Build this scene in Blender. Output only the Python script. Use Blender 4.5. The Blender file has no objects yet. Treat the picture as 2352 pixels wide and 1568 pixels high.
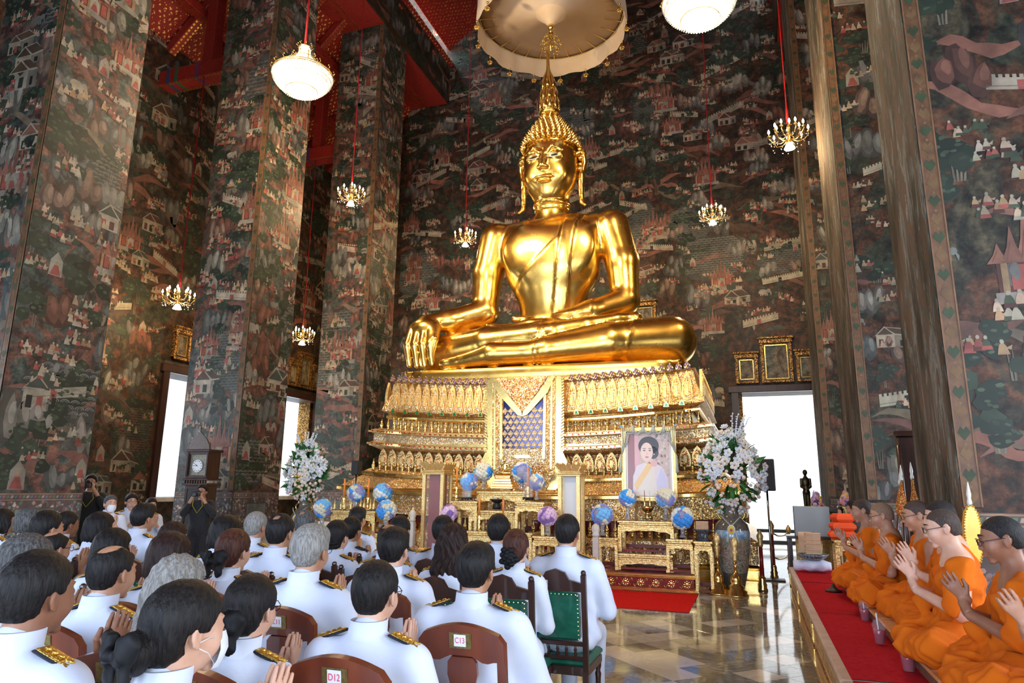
import bpy, math, random, time
import numpy as np
from mathutils import Vector, Matrix, Euler
T0 = time.time()
S = bpy.context.scene
COL = S.collection
PI = math.pi
rnd = random.Random(7)

# ------------------------------------------------------------------ camera, world, light, exposure
CAM_H = 1.55
yaw, pitch, roll = math.radians(19.2), math.radians(12.13), math.radians(0.66)
FW = Vector((-math.sin(yaw) * math.cos(pitch), math.cos(yaw) * math.cos(pitch), math.sin(pitch)))
R0 = Vector((math.cos(yaw), math.sin(yaw), 0)); U0 = R0.cross(FW)
RT = R0 * math.cos(roll) + U0 * math.sin(roll); UP = U0 * math.cos(roll) - R0 * math.sin(roll)
CAMP = Vector((0, 0, CAM_H))
cam = bpy.data.objects.new('camera', bpy.data.cameras.new('camera'))
cam.data.lens = 24; cam.data.sensor_width = 36; cam.data.clip_start = 0.05; cam.data.clip_end = 300
M = Matrix((RT, UP, -FW)).transposed().to_4x4(); M.translation = CAMP
cam.matrix_world = M
COL.objects.link(cam); S.camera = cam

def ray(x, y): return FW + RT * ((x - 1176) / 1568.0) - UP * ((y - 784) / 1568.0)
def atY(x, y, Y): d = ray(x, y); return CAMP + d * (Y / d.y)
def atX(x, y, X): d = ray(x, y); return CAMP + d * (X / d.x)
def atZ(x, y, Z): d = ray(x, y); return CAMP + d * ((Z - CAM_H) / d.z)
def atD(x, y, D): return CAMP + ray(x, y) * D

w = bpy.data.worlds.new('sky'); S.world = w; w.use_nodes = True
wn = w.node_tree.nodes; bgn = wn['Background']
bgn.inputs[0].default_value = (0.80, 0.90, 1.0, 1); bgn.inputs[1].default_value = 5.0
S.view_settings.view_transform = 'Standard'; S.view_settings.look = 'None'
S.view_settings.exposure = 0.0; S.view_settings.gamma = 1.0
S.view_settings.use_curve_mapping = False
try:
    cy = S.cycles
    cy.max_bounces = 7; cy.diffuse_bounces = 3; cy.glossy_bounces = 4; cy.transmission_bounces = 6; cy.transparent_max_bounces = 8
    cy.caustics_reflective = False; cy.caustics_refractive = False
    cy.sample_clamp_indirect = 4.0; cy.sample_clamp_direct = 0; cy.use_denoising = True
    cy.use_light_tree = True; cy.adaptive_threshold = 0.02
except Exception as e: print(e)

def lamp(name, kind, loc, power, col, size=0.3, sizey=None, look=None, spot=None):
    L = bpy.data.lights.new(name, kind); L.energy = power; L.color = col
    if kind == 'AREA':
        L.size = size
        if sizey: L.shape = 'RECTANGLE'; L.size_y = sizey
    elif kind == 'SPOT':
        L.spot_size = math.radians(spot or 40); L.spot_blend = 0.6; L.shadow_soft_size = size
    else: L.shadow_soft_size = size
    o = bpy.data.objects.new(name, L); COL.objects.link(o); o.location = loc
    if look is not None:
        o.rotation_euler = (Vector(look) - Vector(loc)).to_track_quat('-Z', 'Y').to_euler()
    return o
DAY = (0.62, 0.76, 1.0); WARM = (1.0, 0.66, 0.34)
# daylight through the three tall doors of the entrance wall behind the photographer
lamp('entrance_daylight', 'AREA', (-4.1, -6.6, 3.0), 900, DAY, 3.2, 5.4, look=(-4.1, 4, 1.6))
lamp('entrance_daylight', 'AREA', (-9.3, -6.6, 3.0), 600, DAY, 2.6, 5.0, look=(-8, 4, 1.6))
lamp('entrance_daylight', 'AREA', (1.1, -6.6, 3.0), 560, DAY, 2.6, 5.0, look=(1, 4, 1.6))
# daylight through the tall side windows
for yy in (-5.0, -0.4, 4.6, 9.2):
    lamp('window_daylight', 'AREA', (5.25, yy, 2.7), 260, (0.78, 0.87, 1.0), 1.7, 2.8, look=(-3, yy, 2.2))
for yy in (0.0, 4.6, 9.2, 13.8, 18.2):
    lamp('window_daylight', 'AREA', (-13.3, yy, 2.7), 110, (0.78, 0.87, 1.0), 1.7, 2.8, look=(-3, yy, 2.2))
# floodlights for the statue
lamp('statue_floodlight', 'SPOT', (-9.0, 5.0, 11.5), 3600, (1.0, 0.80, 0.52), 0.35, look=(-4.1, 14.2, 6.8), spot=44)
lamp('statue_floodlight', 'SPOT', (1.2, 5.0, 11.5), 3600, (1.0, 0.80, 0.52), 0.35, look=(-4.1, 14.2, 6.2), spot=44)
lamp('statue_floodlight', 'SPOT', (-4.1, 3.0, 8.5), 1900, (1.0, 0.84, 0.60), 0.4, look=(-4.1, 13.5, 4.0), spot=50)

lamp('umbrella_fill_light', 'SPOT', (-8.6, 7.5, 9.0), 1500, (1.0, 0.80, 0.52), 0.2, look=(-4.1, 14.45, 13.0), spot=20)  # added fill spot that brightens the umbrella lining, not a fitting of the hall

# ------------------------------------------------------------------ helpers
def tag(o, label=None, cat=None, group=None, kind=None):
    if label: o['label'] = label
    if cat: o['category'] = cat
    if group: o['group'] = group
    if kind: o['kind'] = kind
    return o
def empty(name, loc=(0, 0, 0), rz=0.0, label=None, cat=None, group=None, parent=None, scale=1.0):
    o = bpy.data.objects.new(name, None); COL.objects.link(o)
    o.empty_display_size = 0.1
    o.location = loc; o.rotation_euler = (0, 0, rz); o.scale = (scale,) * 3 if not isinstance(scale, tuple) else scale
    if parent: o.parent = parent
    return tag(o, label, cat, group)
def link(name, me, parent=None, loc=(0, 0, 0), rot=(0, 0, 0), scale=None):
    o = bpy.data.objects.new(name, me); COL.objects.link(o); o.location = loc; o.rotation_euler = rot
    if scale: o.scale = scale if isinstance(scale, tuple) else (scale,) * 3
    if parent: o.parent = parent
    return o
def copy_tree(o, parent=None):
    c = o.copy(); COL.objects.link(c); c.parent = parent
    for ch in o.children: copy_tree(ch, c)
    return c

class MB:
    """collects shapes; build() links them as one mesh object"""
    def __init__(s): s.v = []; s.f = []; s.m = []; s.col = []; s.cur = 0; s.c = None; s.sm = []; s.smooth = False
    def add(s, vs, fs, X=None):
        b = len(s.v)
        if X is not None: vs = [X @ Vector(p) for p in vs]
        s.v += [tuple(p) for p in vs]
        for f in fs:
            s.f.append(tuple(i + b for i in f)); s.m.append(s.cur); s.sm.append(s.smooth)
            if s.c is not None: s.col.append(s.c)
        return s
    def box(s, c, d, X=None, bev=0.0, taper=1.0):
        x, y, z = c; a, b, h = d[0] / 2, d[1] / 2, d[2] / 2; t = taper
        if bev <= 0:
            vs = [(x-a, y-b, z-h), (x+a, y-b, z-h), (x+a, y+b, z-h), (x-a, y+b, z-h), (x-a*t, y-b*t, z+h), (x+a*t, y-b*t, z+h), (x+a*t, y+b*t, z+h), (x-a*t, y+b*t, z+h)]
            return s.add(vs, [(3, 2, 1, 0), (4, 5, 6, 7), (0, 1, 5, 4), (1, 2, 6, 5), (2, 3, 7, 6), (3, 0, 4, 7)], X)
        vs = []; e = min(bev, a * .9, b * .9, h * .9)
        for (zz, k) in ((z-h, e), (z-h+e, 0), (z+h-e, 0), (z+h, e)):
            A, B = a-k, b-k
            q = 0 if k else e
            if k: vs += [(x-A, y-B, zz), (x+A, y-B, zz), (x+A, y+B, zz), (x-A, y+B, zz)]
            else: vs += [(x-A, y-B, zz), (x+A, y-B, zz), (x+A, y+B, zz), (x-A, y+B, zz)]
        fs = [(3, 2, 1, 0), (12, 13, 14, 15)]
        for r in range(3):
            for i in range(4):
                j = (i+1) % 4; fs.append((r*4+i, r*4+j, r*4+4+j, r*4+4+i))
        return s.add(vs, fs, X)
    def lathe(s, prof, n=16, c=(0, 0, 0), X=None, cap=True, a0=0, sx=1, sy=1):
        vs = []; fs = []
        for r, z in prof:
            for i in range(n):
                a = a0 + 2*PI*i/n; vs.append((c[0]+r*math.cos(a)*sx, c[1]+r*math.sin(a)*sy, c[2]+z))
        for k in range(len(prof)-1):
            for i in range(n):
                j = (i+1) % n; fs.append((k*n+i, k*n+j, (k+1)*n+j, (k+1)*n+i))
        if cap:
            fs.append(tuple(reversed(range(n)))); fs.append(tuple((len(prof)-1)*n+i for i in range(n)))
        return s.add(vs, fs, X)
    def tube(s, pts, r, n=8, X=None, cap=True):
        pts = [Vector(p) for p in pts]; rs = r if isinstance(r, (list, tuple)) else [r]*len(pts)
        vs = []; fs = []; prev = None
        for k, p in enumerate(pts):
            t = (pts[min(k+1, len(pts)-1)] - pts[max(k-1, 0)]).normalized()
            a = prev if prev is not None else (Vector((0, 0, 1)) if abs(t.z) < .9 else Vector((1, 0, 0)))
            u = (a - t*a.dot(t)).normalized(); prev = u; v = t.cross(u)
            for i in range(n):
                q = 2*PI*i/n; vs.append(p + (u*math.cos(q) + v*math.sin(q))*rs[k])
        for k in range(len(pts)-1):
            for i in range(n):
                j = (i+1) % n; fs.append((k*n+i, k*n+j, (k+1)*n+j, (k+1)*n+i))
        if cap: fs.append(tuple(reversed(range(n)))); fs.append(tuple((len(pts)-1)*n+i for i in range(n)))
        return s.add(vs, fs, X)
    def ball(s, c, r, n=10, m=6, X=None):
        rx, ry, rz = r if isinstance(r, (tuple, list)) else (r, r, r)
        vs = [(c[0], c[1], c[2]-rz)]; fs = []
        for k in range(1, m):
            t = PI*k/m
            for i in range(n):
                a = 2*PI*i/n; vs.append((c[0]+rx*math.sin(t)*math.cos(a), c[1]+ry*math.sin(t)*math.sin(a), c[2]-rz*math.cos(t)))
        vs.append((c[0], c[1], c[2]+rz)); L = len(vs)-1
        for i in range(n):
            j = (i+1) % n; fs.append((0, 1+j, 1+i)); fs.append((L, L-n+i, L-n+j))
            for k in range(m-2): fs.append((1+k*n+i, 1+k*n+j, 1+(k+1)*n+j, 1+(k+1)*n+i))
        return s.add(vs, fs, X)
    def prism(s, poly, d, X=None):
        """poly in xz, extruded along y by d (from 0 to d)"""
        n = len(poly)
        vs = [(p[0], 0, p[1]) for p in poly] + [(p[0], d, p[1]) for p in poly]
        fs = [tuple(range(n)), tuple(reversed(range(n, 2*n)))]
        for i in range(n):
            j = (i+1) % n; fs.append((j, i, n+i, n+j))
        return s.add(vs, fs, X)
    def mesh(s, name, mats, smooth=None):
        me = bpy.data.meshes.new(name); me.from_pydata(s.v, [], s.f)
        mats = mats if isinstance(mats, (list, tuple)) else [mats]
        for m in mats: me.materials.append(m)
        if len(mats) > 1: me.polygons.foreach_set('material_index', s.m)
        if smooth is None: me.polygons.foreach_set('use_smooth', s.sm)
        else: me.polygons.foreach_set('use_smooth', [smooth]*len(s.f))
        if s.col:
            a = me.color_attributes.new('col', 'FLOAT_COLOR', 'CORNER')
            n = np.array([len(f) for f in s.f]); c = np.repeat(np.array(s.col, dtype=np.float32), n, axis=0)
            c = np.hstack([c, np.ones((len(c), 1), np.float32)]); a.data.foreach_set('color', c.ravel())
        me.update(); return me
    def build(s, name, mats, parent=None, smooth=None, loc=(0, 0, 0), rot=(0, 0, 0)):
        return link(name, s.mesh(name, mats, smooth), parent, loc, rot)

def T(x=0, y=0, z=0, rx=0, ry=0, rz=0, s=1.0):
    m = Matrix.Translation((x, y, z)) @ Euler((rx, ry, rz)).to_matrix().to_4x4()
    if s != 1.0: m = m @ (Matrix.Diagonal((*s, 1)) if isinstance(s, tuple) else Matrix.Scale(s, 4))
    return m

# ------------------------------------------------------------------ materials
def hexc(h):
    v = [int(h[i:i+2], 16)/255 for i in (0, 2, 4)]
    return tuple(c/12.92 if c <= .04045 else ((c+.055)/1.055)**2.4 for c in v)
def c4(c): return tuple(c) + (1.0,) if len(c) == 3 else c
class Mat:
    def __init__(s, name, base=(0.5, 0.5, 0.5), rough=0.5, metal=0.0, **kw):
        s.m = bpy.data.materials.new(name); s.m.use_nodes = True; s.t = s.m.node_tree; s.n = s.t.nodes
        s.b = s.n['Principled BSDF']; s.b.inputs['Base Color'].default_value = c4(base)
        s.b.inputs['Roughness'].default_value = rough; s.b.inputs['Metallic'].default_value = metal
        for k, v in kw.items():
            k = {'ior': 'IOR', 'trans': 'Transmission Weight', 'alpha': 'Alpha', 'coat': 'Coat Weight', 'sheen': 'Sheen Weight', 'spec': 'Specular IOR Level', 'sss': 'Subsurface Weight', 'em': 'Emission Strength', 'emc': 'Emission Color', 'coatr': 'Coat Roughness'}[k]
            s.b.inputs[k].default_value = c4(v) if k == 'Emission Color' else v
        if 'sss' in kw: s.b.inputs['Subsurface Radius'].default_value = (1.0, .35, .2); s.b.inputs['Subsurface Scale'].default_value = .01
        s._co = None
    def N(s, typ, **kw):
        n = s.n.new(typ)
        for k, v in kw.items():
            if hasattr(n, k): setattr(n, k, v)
            elif k in n.inputs: n.inputs[k].default_value = v
        return n
    def L(s, a, b): s.t.links.new(a, b)
    def co(s, kind='Object', scale=(1, 1, 1)):
        tc = s.N('ShaderNodeTexCoord'); mp = s.N('ShaderNodeMapping'); mp.inputs['Scale'].default_value = scale
        s.L(tc.outputs[kind], mp.inputs[0]); return mp.outputs[0]
    def noise(s, co, scale, detail=3, rough=0.55, dist=0.0):
        n = s.N('ShaderNodeTexNoise'); n.inputs['Scale'].default_value = scale; n.inputs['Detail'].default_value = detail
        n.inputs['Roughness'].default_value = rough; n.inputs['Distortion'].default_value = dist
        if co is not None: s.L(co, n.inputs['Vector'])
        return n
    def voro(s, co, scale, feature='F1'):
        n = s.N('ShaderNodeTexVoronoi'); n.feature = feature; n.inputs['Scale'].default_value = scale
        if co is not None: s.L(co, n.inputs['Vector'])
        return n
    def ramp(s, fac, stops, interp='LINEAR'):
        r = s.N('ShaderNodeValToRGB'); e = r.color_ramp; e.interpolation = interp
        while len(e.elements) > 1: e.elements.remove(e.elements[0])
        e.elements[0].position = stops[0][0]; e.elements[0].color = c4(stops[0][1])
        for p, c in stops[1:]:
            x = e.elements.new(p); x.color = c4(c)
        s.L(fac, r.inputs[0]); return r.outputs[0]
    def mix(s, fac, a, b, typ='MIX'):
        n = s.N('ShaderNodeMix'); n.data_type = 'RGBA'; n.blend_type = typ
        for sock, v in ((n.inputs[0], fac), (n.inputs[6], a), (n.inputs[7], b)):
            if hasattr(v, 'is_output') or isinstance(v, bpy.types.NodeSocket): s.L(v, sock)
            elif isinstance(v, (int, float)): sock.default_value = v
            else: sock.default_value = c4(v)
        return n.outputs[2]
    def math(s, op, a, b=0.0, clamp=False):
        n = s.N('ShaderNodeMath'); n.operation = op; n.use_clamp = clamp
        for sock, v in ((n.inputs[0], a), (n.inputs[1], b)):
            if isinstance(v, bpy.types.NodeSocket): s.L(v, sock)
            else: sock.default_value = v
        return n.outputs[0]
    def base(s, sock): s.L(sock, s.b.inputs['Base Color']); return s
    def bump(s, h, strength=0.3, dist=0.01):
        n = s.N('ShaderNodeBump'); n.inputs['Strength'].default_value = strength; n.inputs['Distance'].default_value = dist
        s.L(h, n.inputs['Height']); s.L(n.outputs[0], s.b.inputs['Normal']); return s
def vary(name, c1, c2, scale=8, rough=0.5, metal=0.0, bump=0.0, bscale=None, stretch=(1, 1, 1), dist=0.005, **kw):
    m = Mat(name, c1, rough, metal, **kw); co = m.co('Object', stretch)
    n = m.noise(co, scale, 4); m.base(m.ramp(n.outputs[0], [(.35, c1), (.65, c2)]))
    if bump:
        n2 = m.noise(co, bscale or scale*3, 3); m.bump(n2.outputs[0], bump, dist)
    return m.m
def vcol(name, rough=0.6, metal=0.0, noise=0.35, scale=9, **kw):
    m = Mat(name, (.5, .5, .5), rough, metal, **kw); a = m.N('ShaderNodeAttribute'); a.attribute_name = 'col'
    n = m.noise(m.co(), scale, 5); f = m.ramp(n.outputs[0], [(.3, (1-noise,)*3), (.7, (1+noise*.4,)*3)])
    m.base(m.mix(1.0, a.outputs[0], f, 'MULTIPLY')); return m.m

GOLDC = (0.98, 0.61, 0.15)
def gold_mat(name, col=GOLDC, rough=0.2, bump=.15, scale=3, fine=60):
    m = Mat(name, col, rough, 1.0); co = m.co()
    n = m.noise(co, scale, 4); m.base(m.ramp(n.outputs[0], [(.3, tuple(c*.80 for c in col)), (.7, tuple(min(1, c*1.04) for c in col))]))
    r = m.noise(co, scale*2.3, 3); m.L(m.ramp(r.outputs[0], [(.35, (rough*.92,)*3), (.7, (rough*1.12,)*3)]), m.b.inputs['Roughness'])
    f = m.noise(co, fine, 2); m.bump(f.outputs[0], bump, .004); return m.m
M_STATUE = gold_mat('gilded_statue', (1.0, 0.62, 0.15), .25, .05, 2.2, 20)
M_GOLD = gold_mat('polished_gold', (0.98, 0.66, 0.22), .22, .12, 6, 60)
# carved gilt: relief of scrolls
def carved(name, col, dark, scale=45, depth=.006, red=0.0):
    m = Mat(name, col, .36, .72); co = m.co()
    v = m.voro(co, scale); n = m.noise(co, scale*.6, 3, .6, 1.5)
    h = m.math('ADD', m.math('MULTIPLY', v.outputs['Distance'], -.8), n.outputs[0])
    fac = m.ramp(h, [(.02, (0, 0, 0)), (.22, (1, 1, 1))])
    m.base(m.mix(fac, dark, col)); m.bump(h, 1.0, depth); return m.m
M_CARVE = carved('carved_gilt', (1.0, 0.78, 0.36), (.82, .50, .15), 46, .004)
M_CARVE2 = carved('carved_gilt_fine', (1.0, 0.80, 0.38), (.84, .53, .17), 80, .0025)
def mosaic(name, stops, scale=42, tilt=.5, gold=(1.0, .68, .2)):
    m = Mat(name, gold, .34, .70); co = m.co(); v = m.voro(co, scale); v.inputs['Randomness'].default_value = .9
    sep = m.N('ShaderNodeSeparateColor'); m.L(v.outputs['Color'], sep.inputs[0])
    c = m.ramp(sep.outputs[0], stops, 'CONSTANT')
    e = m.voro(co, scale, 'DISTANCE_TO_EDGE'); ed = m.ramp(e.outputs[0], [(.04, (0, 0, 0)), (.10, (1, 1, 1))])
    m.base(m.mix(ed, (.45, .20, .04), c))
    g = m.N('ShaderNodeNewGeometry'); sub = m.N('ShaderNodeVectorMath'); sub.operation = 'SUBTRACT'; sub.inputs[1].default_value = (.5, .5, .5)
    m.L(v.outputs['Color'], sub.inputs[0]); sc = m.N('ShaderNodeVectorMath'); sc.operation = 'SCALE'; sc.inputs['Scale'].default_value = tilt
    m.L(sub.outputs[0], sc.inputs[0]); ad = m.N('ShaderNodeVectorMath'); ad.operation = 'ADD'; m.L(sc.outputs[0], ad.inputs[0]); m.L(g.outputs['Normal'], ad.inputs[1])
    nm = m.N('ShaderNodeVectorMath'); nm.operation = 'NORMALIZE'; m.L(ad.outputs[0], nm.inputs[0]); m.L(nm.outputs[0], m.b.inputs['Normal'])
    return m.m
GG = (1.0, .66, .2)
M_MOSAIC = mosaic('glass_mosaic_gilt', [(0, GG), (.34, (1, .60, .18)), (.58, (1, .85, .50)), (.74, (.50, .05, .02)), (.80, (.95, .90, .78)), (.90, (.06, .25, .09)), (.925, (1, .75, .3)), (.98, (.08, .10, .45))], 72, .6)
M_MOSRED = mosaic('glass_mosaic_red', [(0, GG), (.48, (.5, .03, .015)), (.64, (1, .8, .4)), (.86, (.42, .02, .015)), (.94, (.9, .9, .9))], 66, .6)
M_MOSLIGHT = mosaic('glass_mosaic_pale', [(0, (1, .78, .36)), (.45, (1, .92, .75)), (.62, (1, .66, .22)), (.8, (.9, .88, .8)), (.94, (.40, .08, .04))], 72, .65)
M_NAVY = Mat('navy_glass', (.012, .012, .10), .12, .3).m
M_RED = vary('red_lacquer', (.32, .008, .010), (.22, .006, .008), 5, .35, coat=.3)
M_WOODD = vary('dark_wood', (.028, .010, .007), (.055, .020, .012), 10, .32, bump=.1, stretch=(1, 1, .15), coat=.25)
M_WOODR = vary('reddish_wood', (.115, .022, .009), (.19, .042, .016), 9, .30, bump=.06, stretch=(1, 1, .12), coat=.4)
M_WOODL = vary('honey_wood', (.50, .20, .06), (.62, .28, .10), 9, .35, bump=.06, stretch=(1, 1, .12), coat=.3)
M_BLACK = Mat('black_plastic', (.012, .012, .013), .45).m
M_CLOTHB = vary('black_cloth', (.008, .008, .010), (.016, .016, .018), 30, .85, bump=.3, sheen=.1)
M_GREEN = vary('green_leather', (.004, .085, .048), (.006, .13, .075), 20, .35, bump=.15, bscale=120, coat=.2)
M_GLASS = Mat('clear_glass', (1, 1, 1), .02, 0, trans=1.0, ior=1.45).m
M_WHITE = Mat('white_paint', (.8, .8, .8), .5).m
M_STONE = vary('pale_marble', (.62, .55, .45), (.78, .72, .62), 4, .35, bump=.05)
M_METAL = Mat('steel', (.6, .6, .62), .25, 1.0).m
M_VC = vcol('painted_colours', .55, noise=.15, scale=30)

# ------------------------------------------------------------------ murals: flat painted motifs as real coloured shapes on the plaster
M_MURAL = vcol('mural_pigment', .62, noise=.45, scale=5)
def mural_ground(name, cols, spec=.35):
    m = Mat(name, (.03, .03, .02), .55, spec=spec); co = m.co()
    n = m.noise(co, 1.3, 6, .62, .8); n2 = m.noise(co, 5.5, 5, .6, .5); n3 = m.noise(co, 26, 3, .6)
    a = m.ramp(n.outputs[0], [(.30, cols[0]), (.42, cols[1]), (.50, cols[2]), (.57, cols[0]), (.66, cols[3])])
    b = m.ramp(n2.outputs[0], [(.35, (.35, .35, .35)), (.5, (1, 1, 1)), (.68, (1.9, 1.8, 1.6))])
    c = m.ramp(n3.outputs[0], [(.3, (.6, .6, .6)), (.7, (1.35, 1.35, 1.35))])
    m.base(m.mix(1, m.mix(1, a, b, 'MULTIPLY'), c, 'MULTIPLY')); return m.m
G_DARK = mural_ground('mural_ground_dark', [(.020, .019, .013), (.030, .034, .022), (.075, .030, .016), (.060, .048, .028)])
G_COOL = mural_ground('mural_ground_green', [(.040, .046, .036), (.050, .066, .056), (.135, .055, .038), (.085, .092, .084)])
def worn_mat():
    m = Mat('worn_painted_plaster', (.1, .1, .1), .85, spec=.15); co = m.co('Object', (1, 1, .20))
    n = m.noise(co, 6, 8, .72, 1.2); n2 = m.noise(m.co('Object', (1, 1, .35)), 2.2, 5, .6)
    a = m.ramp(n.outputs[0], [(.30, (.035, .035, .028)), (.40, (.075, .085, .072)), (.46, (.15, .08, .048)), (.52, (.07, .08, .066)), (.58, (.24, .22, .185)), (.64, (.10, .105, .09)), (.72, (.30, .29, .26))])
    b = m.ramp(n2.outputs[0], [(.38, (.35, .38, .34)), (.60, (1.15, 1.1, 1.05))])
    m.base(m.mix(1, a, b, 'MULTIPLY')); m.bump(n.outputs[0], .3, .01); return m.m
G_WORN = worn_mat()

CREAM = (.36, .30, .20); PALE = (.28, .25, .19); TERRA = (.24, .075, .036); REDM = (.34, .045, .025); GRN = (.018, .034, .016)
GRN2 = (.045, .070, .032); BRN = (.085, .042, .020); GREY = (.17, .17, .15); SKIN = (.46, .30, .17); DKR = (.10, .022, .014); BLK = (.010, .010, .008); OCH = (.36, .20, .07); TEAL = (.03, .09, .085)
def jit(c, r, k=.25):
    f = 1 + r.uniform(-k, k); return tuple(max(0, x*f*(1+r.uniform(-.06, .06))) for x in c)
class Mural:
    def __init__(s, seed, W, H, dens=1.0, bright=1.0, scale=1.0):
        s.r = random.Random(seed); s.W, s.H = W, H; s.P = []; s.z = 0; s.b = bright; s.sc = scale
    def poly(s, pts, c, lay=1):
        q = [(min(max(x, 0.0), s.W), min(max(y, 0.0), s.H)) for x, y in pts]
        xs = [p[0] for p in q]; ys = [p[1] for p in q]
        if max(xs)-min(xs) < .006 or max(ys)-min(ys) < .006: return
        ar = sum(q[i][0]*q[(i+1) % len(q)][1]-q[(i+1) % len(q)][0]*q[i][1] for i in range(len(q)))
        if abs(ar) < 2e-5: return
        if ar < 0: q = q[::-1]
        g = sum(c)/3; s.P.append((q, tuple((v*.72+g*.28)*s.b*w for v, w in zip(c, (1.0, .97, .90))), lay))
    def blob(s, x, y, rx, ry, c, n=9, k=.25, lay=1, rot=0):
        r = s.r; ca, sa = math.cos(rot), math.sin(rot); pts = []
        for i in range(n):
            a = 2*PI*i/n; q = 1+r.uniform(-k, k); u, v = rx*q*math.cos(a), ry*q*math.sin(a)
            pts.append((x+u*ca-v*sa, y+u*sa+v*ca))
        s.poly(pts, c, lay)
    def rect(s, x, y, w, h, c, lay=2, sh=0.0): s.poly([(x, y), (x+w, y+w*sh), (x+w, y+h+w*sh), (x, y+h)], c, lay)
    def tree(s, x, y, q):
        r = s.r
        for i in range(r.randint(2, 4)):
            s.poly([(x+i*.03*q-.01, y-.35*q), (x+i*.03*q+.008, y-.35*q), (x+i*.06*q-.02, y+.1*q)], jit((.16, .14, .09), r), 2)
        for i in range(r.randint(6, 10)):
            bx, by = x+r.gauss(0, .17*q), y+r.gauss(0, .13*q)
            s.blob(bx, by, .13*q, .10*q, jit(GRN, r, .5), 8, .3, 2)
            for j in range(2): s.blob(bx+r.gauss(0, .05*q), by+.03*q+r.gauss(0, .04*q), .035*q, .022*q, jit(GRN2, r, .5), 6, .4, 3)
    def rock(s, x, y, q):
        r = s.r; base = r.choice([TERRA, PALE, GREY, PALE, GREY, (.28, .16, .10)]); 
        for i in range(r.randint(2, 4)):
            bx = x+i*.16*q; by = y+r.gauss(0, .08*q); hh = r.uniform(.16, .36)*q; t = r.uniform(-.3, .3)
            s.blob(bx, by, .13*q, hh, jit(tuple(v*.28 for v in base), r), 9, .2, 1, t)
            s.blob(bx+.02*q, by+.03*q, .085*q, hh*.78, jit(tuple(v*.6 for v in base), r), 9, .2, 2, t)
            s.blob(bx+.035*q, by+.07*q, .045*q, hh*.5, jit(base, r), 8, .2, 3, t)
    def fig(s, x, y, q, c=None):
        r = s.r; c = c or jit(r.choice([SKIN, SKIN, CREAM, REDM, OCH, GRN2]), r, .2)
        s.poly([(x-.045*q, y), (x+.05*q, y), (x+.03*q, y+.07*q), (x+.012*q, y+.1*q), (x-.02*q, y+.1*q), (x-.035*q, y+.06*q)], c, 4)
        s.blob(x-.003*q, y+.118*q, .019*q, .022*q, jit(CREAM, r, .15), 6, .1, 4)
        if r.random() < .6: s.poly([(x+.02*q, y+.06*q), (x+.075*q, y+.095*q+r.uniform(-.03, .03)*q), (x+.06*q, y+.04*q)], c, 4)
        if r.random() < .5: s.poly([(x-.05*q, y-.015*q), (x+.055*q, y-.015*q), (x+.045*q, y+.025*q), (x-.04*q, y+.03*q)], jit(r.choice([REDM, CREAM, GRN2, DKR]), r), 5)
    def crowd(s, x, y, q, n=None):
        r = s.r; n = n or r.randint(4, 9); sl = r.uniform(-.35, .35)
        for i in range(n): s.fig(x+(i % 5)*.085*q+r.gauss(0, .012), y+(i//5)*.10*q+(i % 5)*.085*q*sl+r.gauss(0, .015), q*r.uniform(.85, 1.1))
    def seated(s, x, y, q):
        s.poly([(x-.10*q, y), (x+.10*q, y), (x+.09*q, y+.22*q), (x, y+.34*q), (x-.09*q, y+.22*q)], jit(PALE, s.r), 3)
        s.poly([(x-.08*q, y+.01*q), (x+.08*q, y+.01*q), (x+.05*q, y+.09*q), (x+.03*q, y+.15*q), (x-.03*q, y+.15*q), (x-.05*q, y+.09*q)], REDM, 4)
        s.blob(x, y+.185*q, .024*q, .03*q, OCH, 7, .05, 5)
    def roof(s, x, y, w, h, c, lay=3):
        s.poly([(x-.06*w, y), (x+w*1.06, y), (x+w*.86, y+h*.45), (x+w*.5, y+h), (x+w*.14, y+h*.45)], CREAM, lay)
        s.poly([(x+.02*w, y+.04*h), (x+w*.98, y+.04*h), (x+w*.80, y+h*.42), (x+w*.5, y+h*.86), (x+w*.20, y+h*.42)], c, lay+1)
    def house(s, x, y, q):
        r = s.r; w, h = r.uniform(.30, .5)*q, r.uniform(.2, .3)*q; sd = r.uniform(.15, .4)*q; sh = r.uniform(-.25, .25)
        wc = jit(CREAM, r, .2); rc = jit(r.choice([DKR, TERRA, BRN, BRN, (.05, .07, .05)]), r, .25)
        s.rect(x, y, w, h, wc, 2); s.poly([(x+w, y), (x+w+sd, y+sd*sh), (x+w+sd, y+h+sd*sh), (x+w, y+h)], tuple(v*.55 for v in wc), 2)
        for i in range(2): s.rect(x+w*(.14+.42*i), y+.1*h, w*.24, h*.6, r.choice([REDM, BLK, DKR, GRN]), 3)
        s.rect(x+w+sd*.3, y+h*.15+sd*sh*.5, sd*.3, h*.5, BLK, 3)
        s.poly([(x+w*.5, y+h+w*.55), (x+w*1.05, y+h), (x+w+sd*1.05, y+h+sd*sh), (x+w*.5+sd, y+h+w*.55+sd*sh)], CREAM, 3)
        s.poly([(x+w*.54, y+h+w*.5), (x+w*1.05, y+h+.03*q), (x+w+sd, y+h+sd*sh+.03*q), (x+w*.54+sd*.93, y+h+w*.5+sd*sh)], rc, 4)
        s.poly([(x-.06*w, y+h), (x+w*1.06, y+h), (x+w*.5, y+h+w*.6)], CREAM, 4); s.poly([(x+.05*w, y+h+.02*q), (x+w*.95, y+h+.02*q), (x+w*.5, y+h+w*.5)], rc, 5)
        if r.random() < .5: s.fig(x+w*.3, y+.08*h, q*.9)
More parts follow.
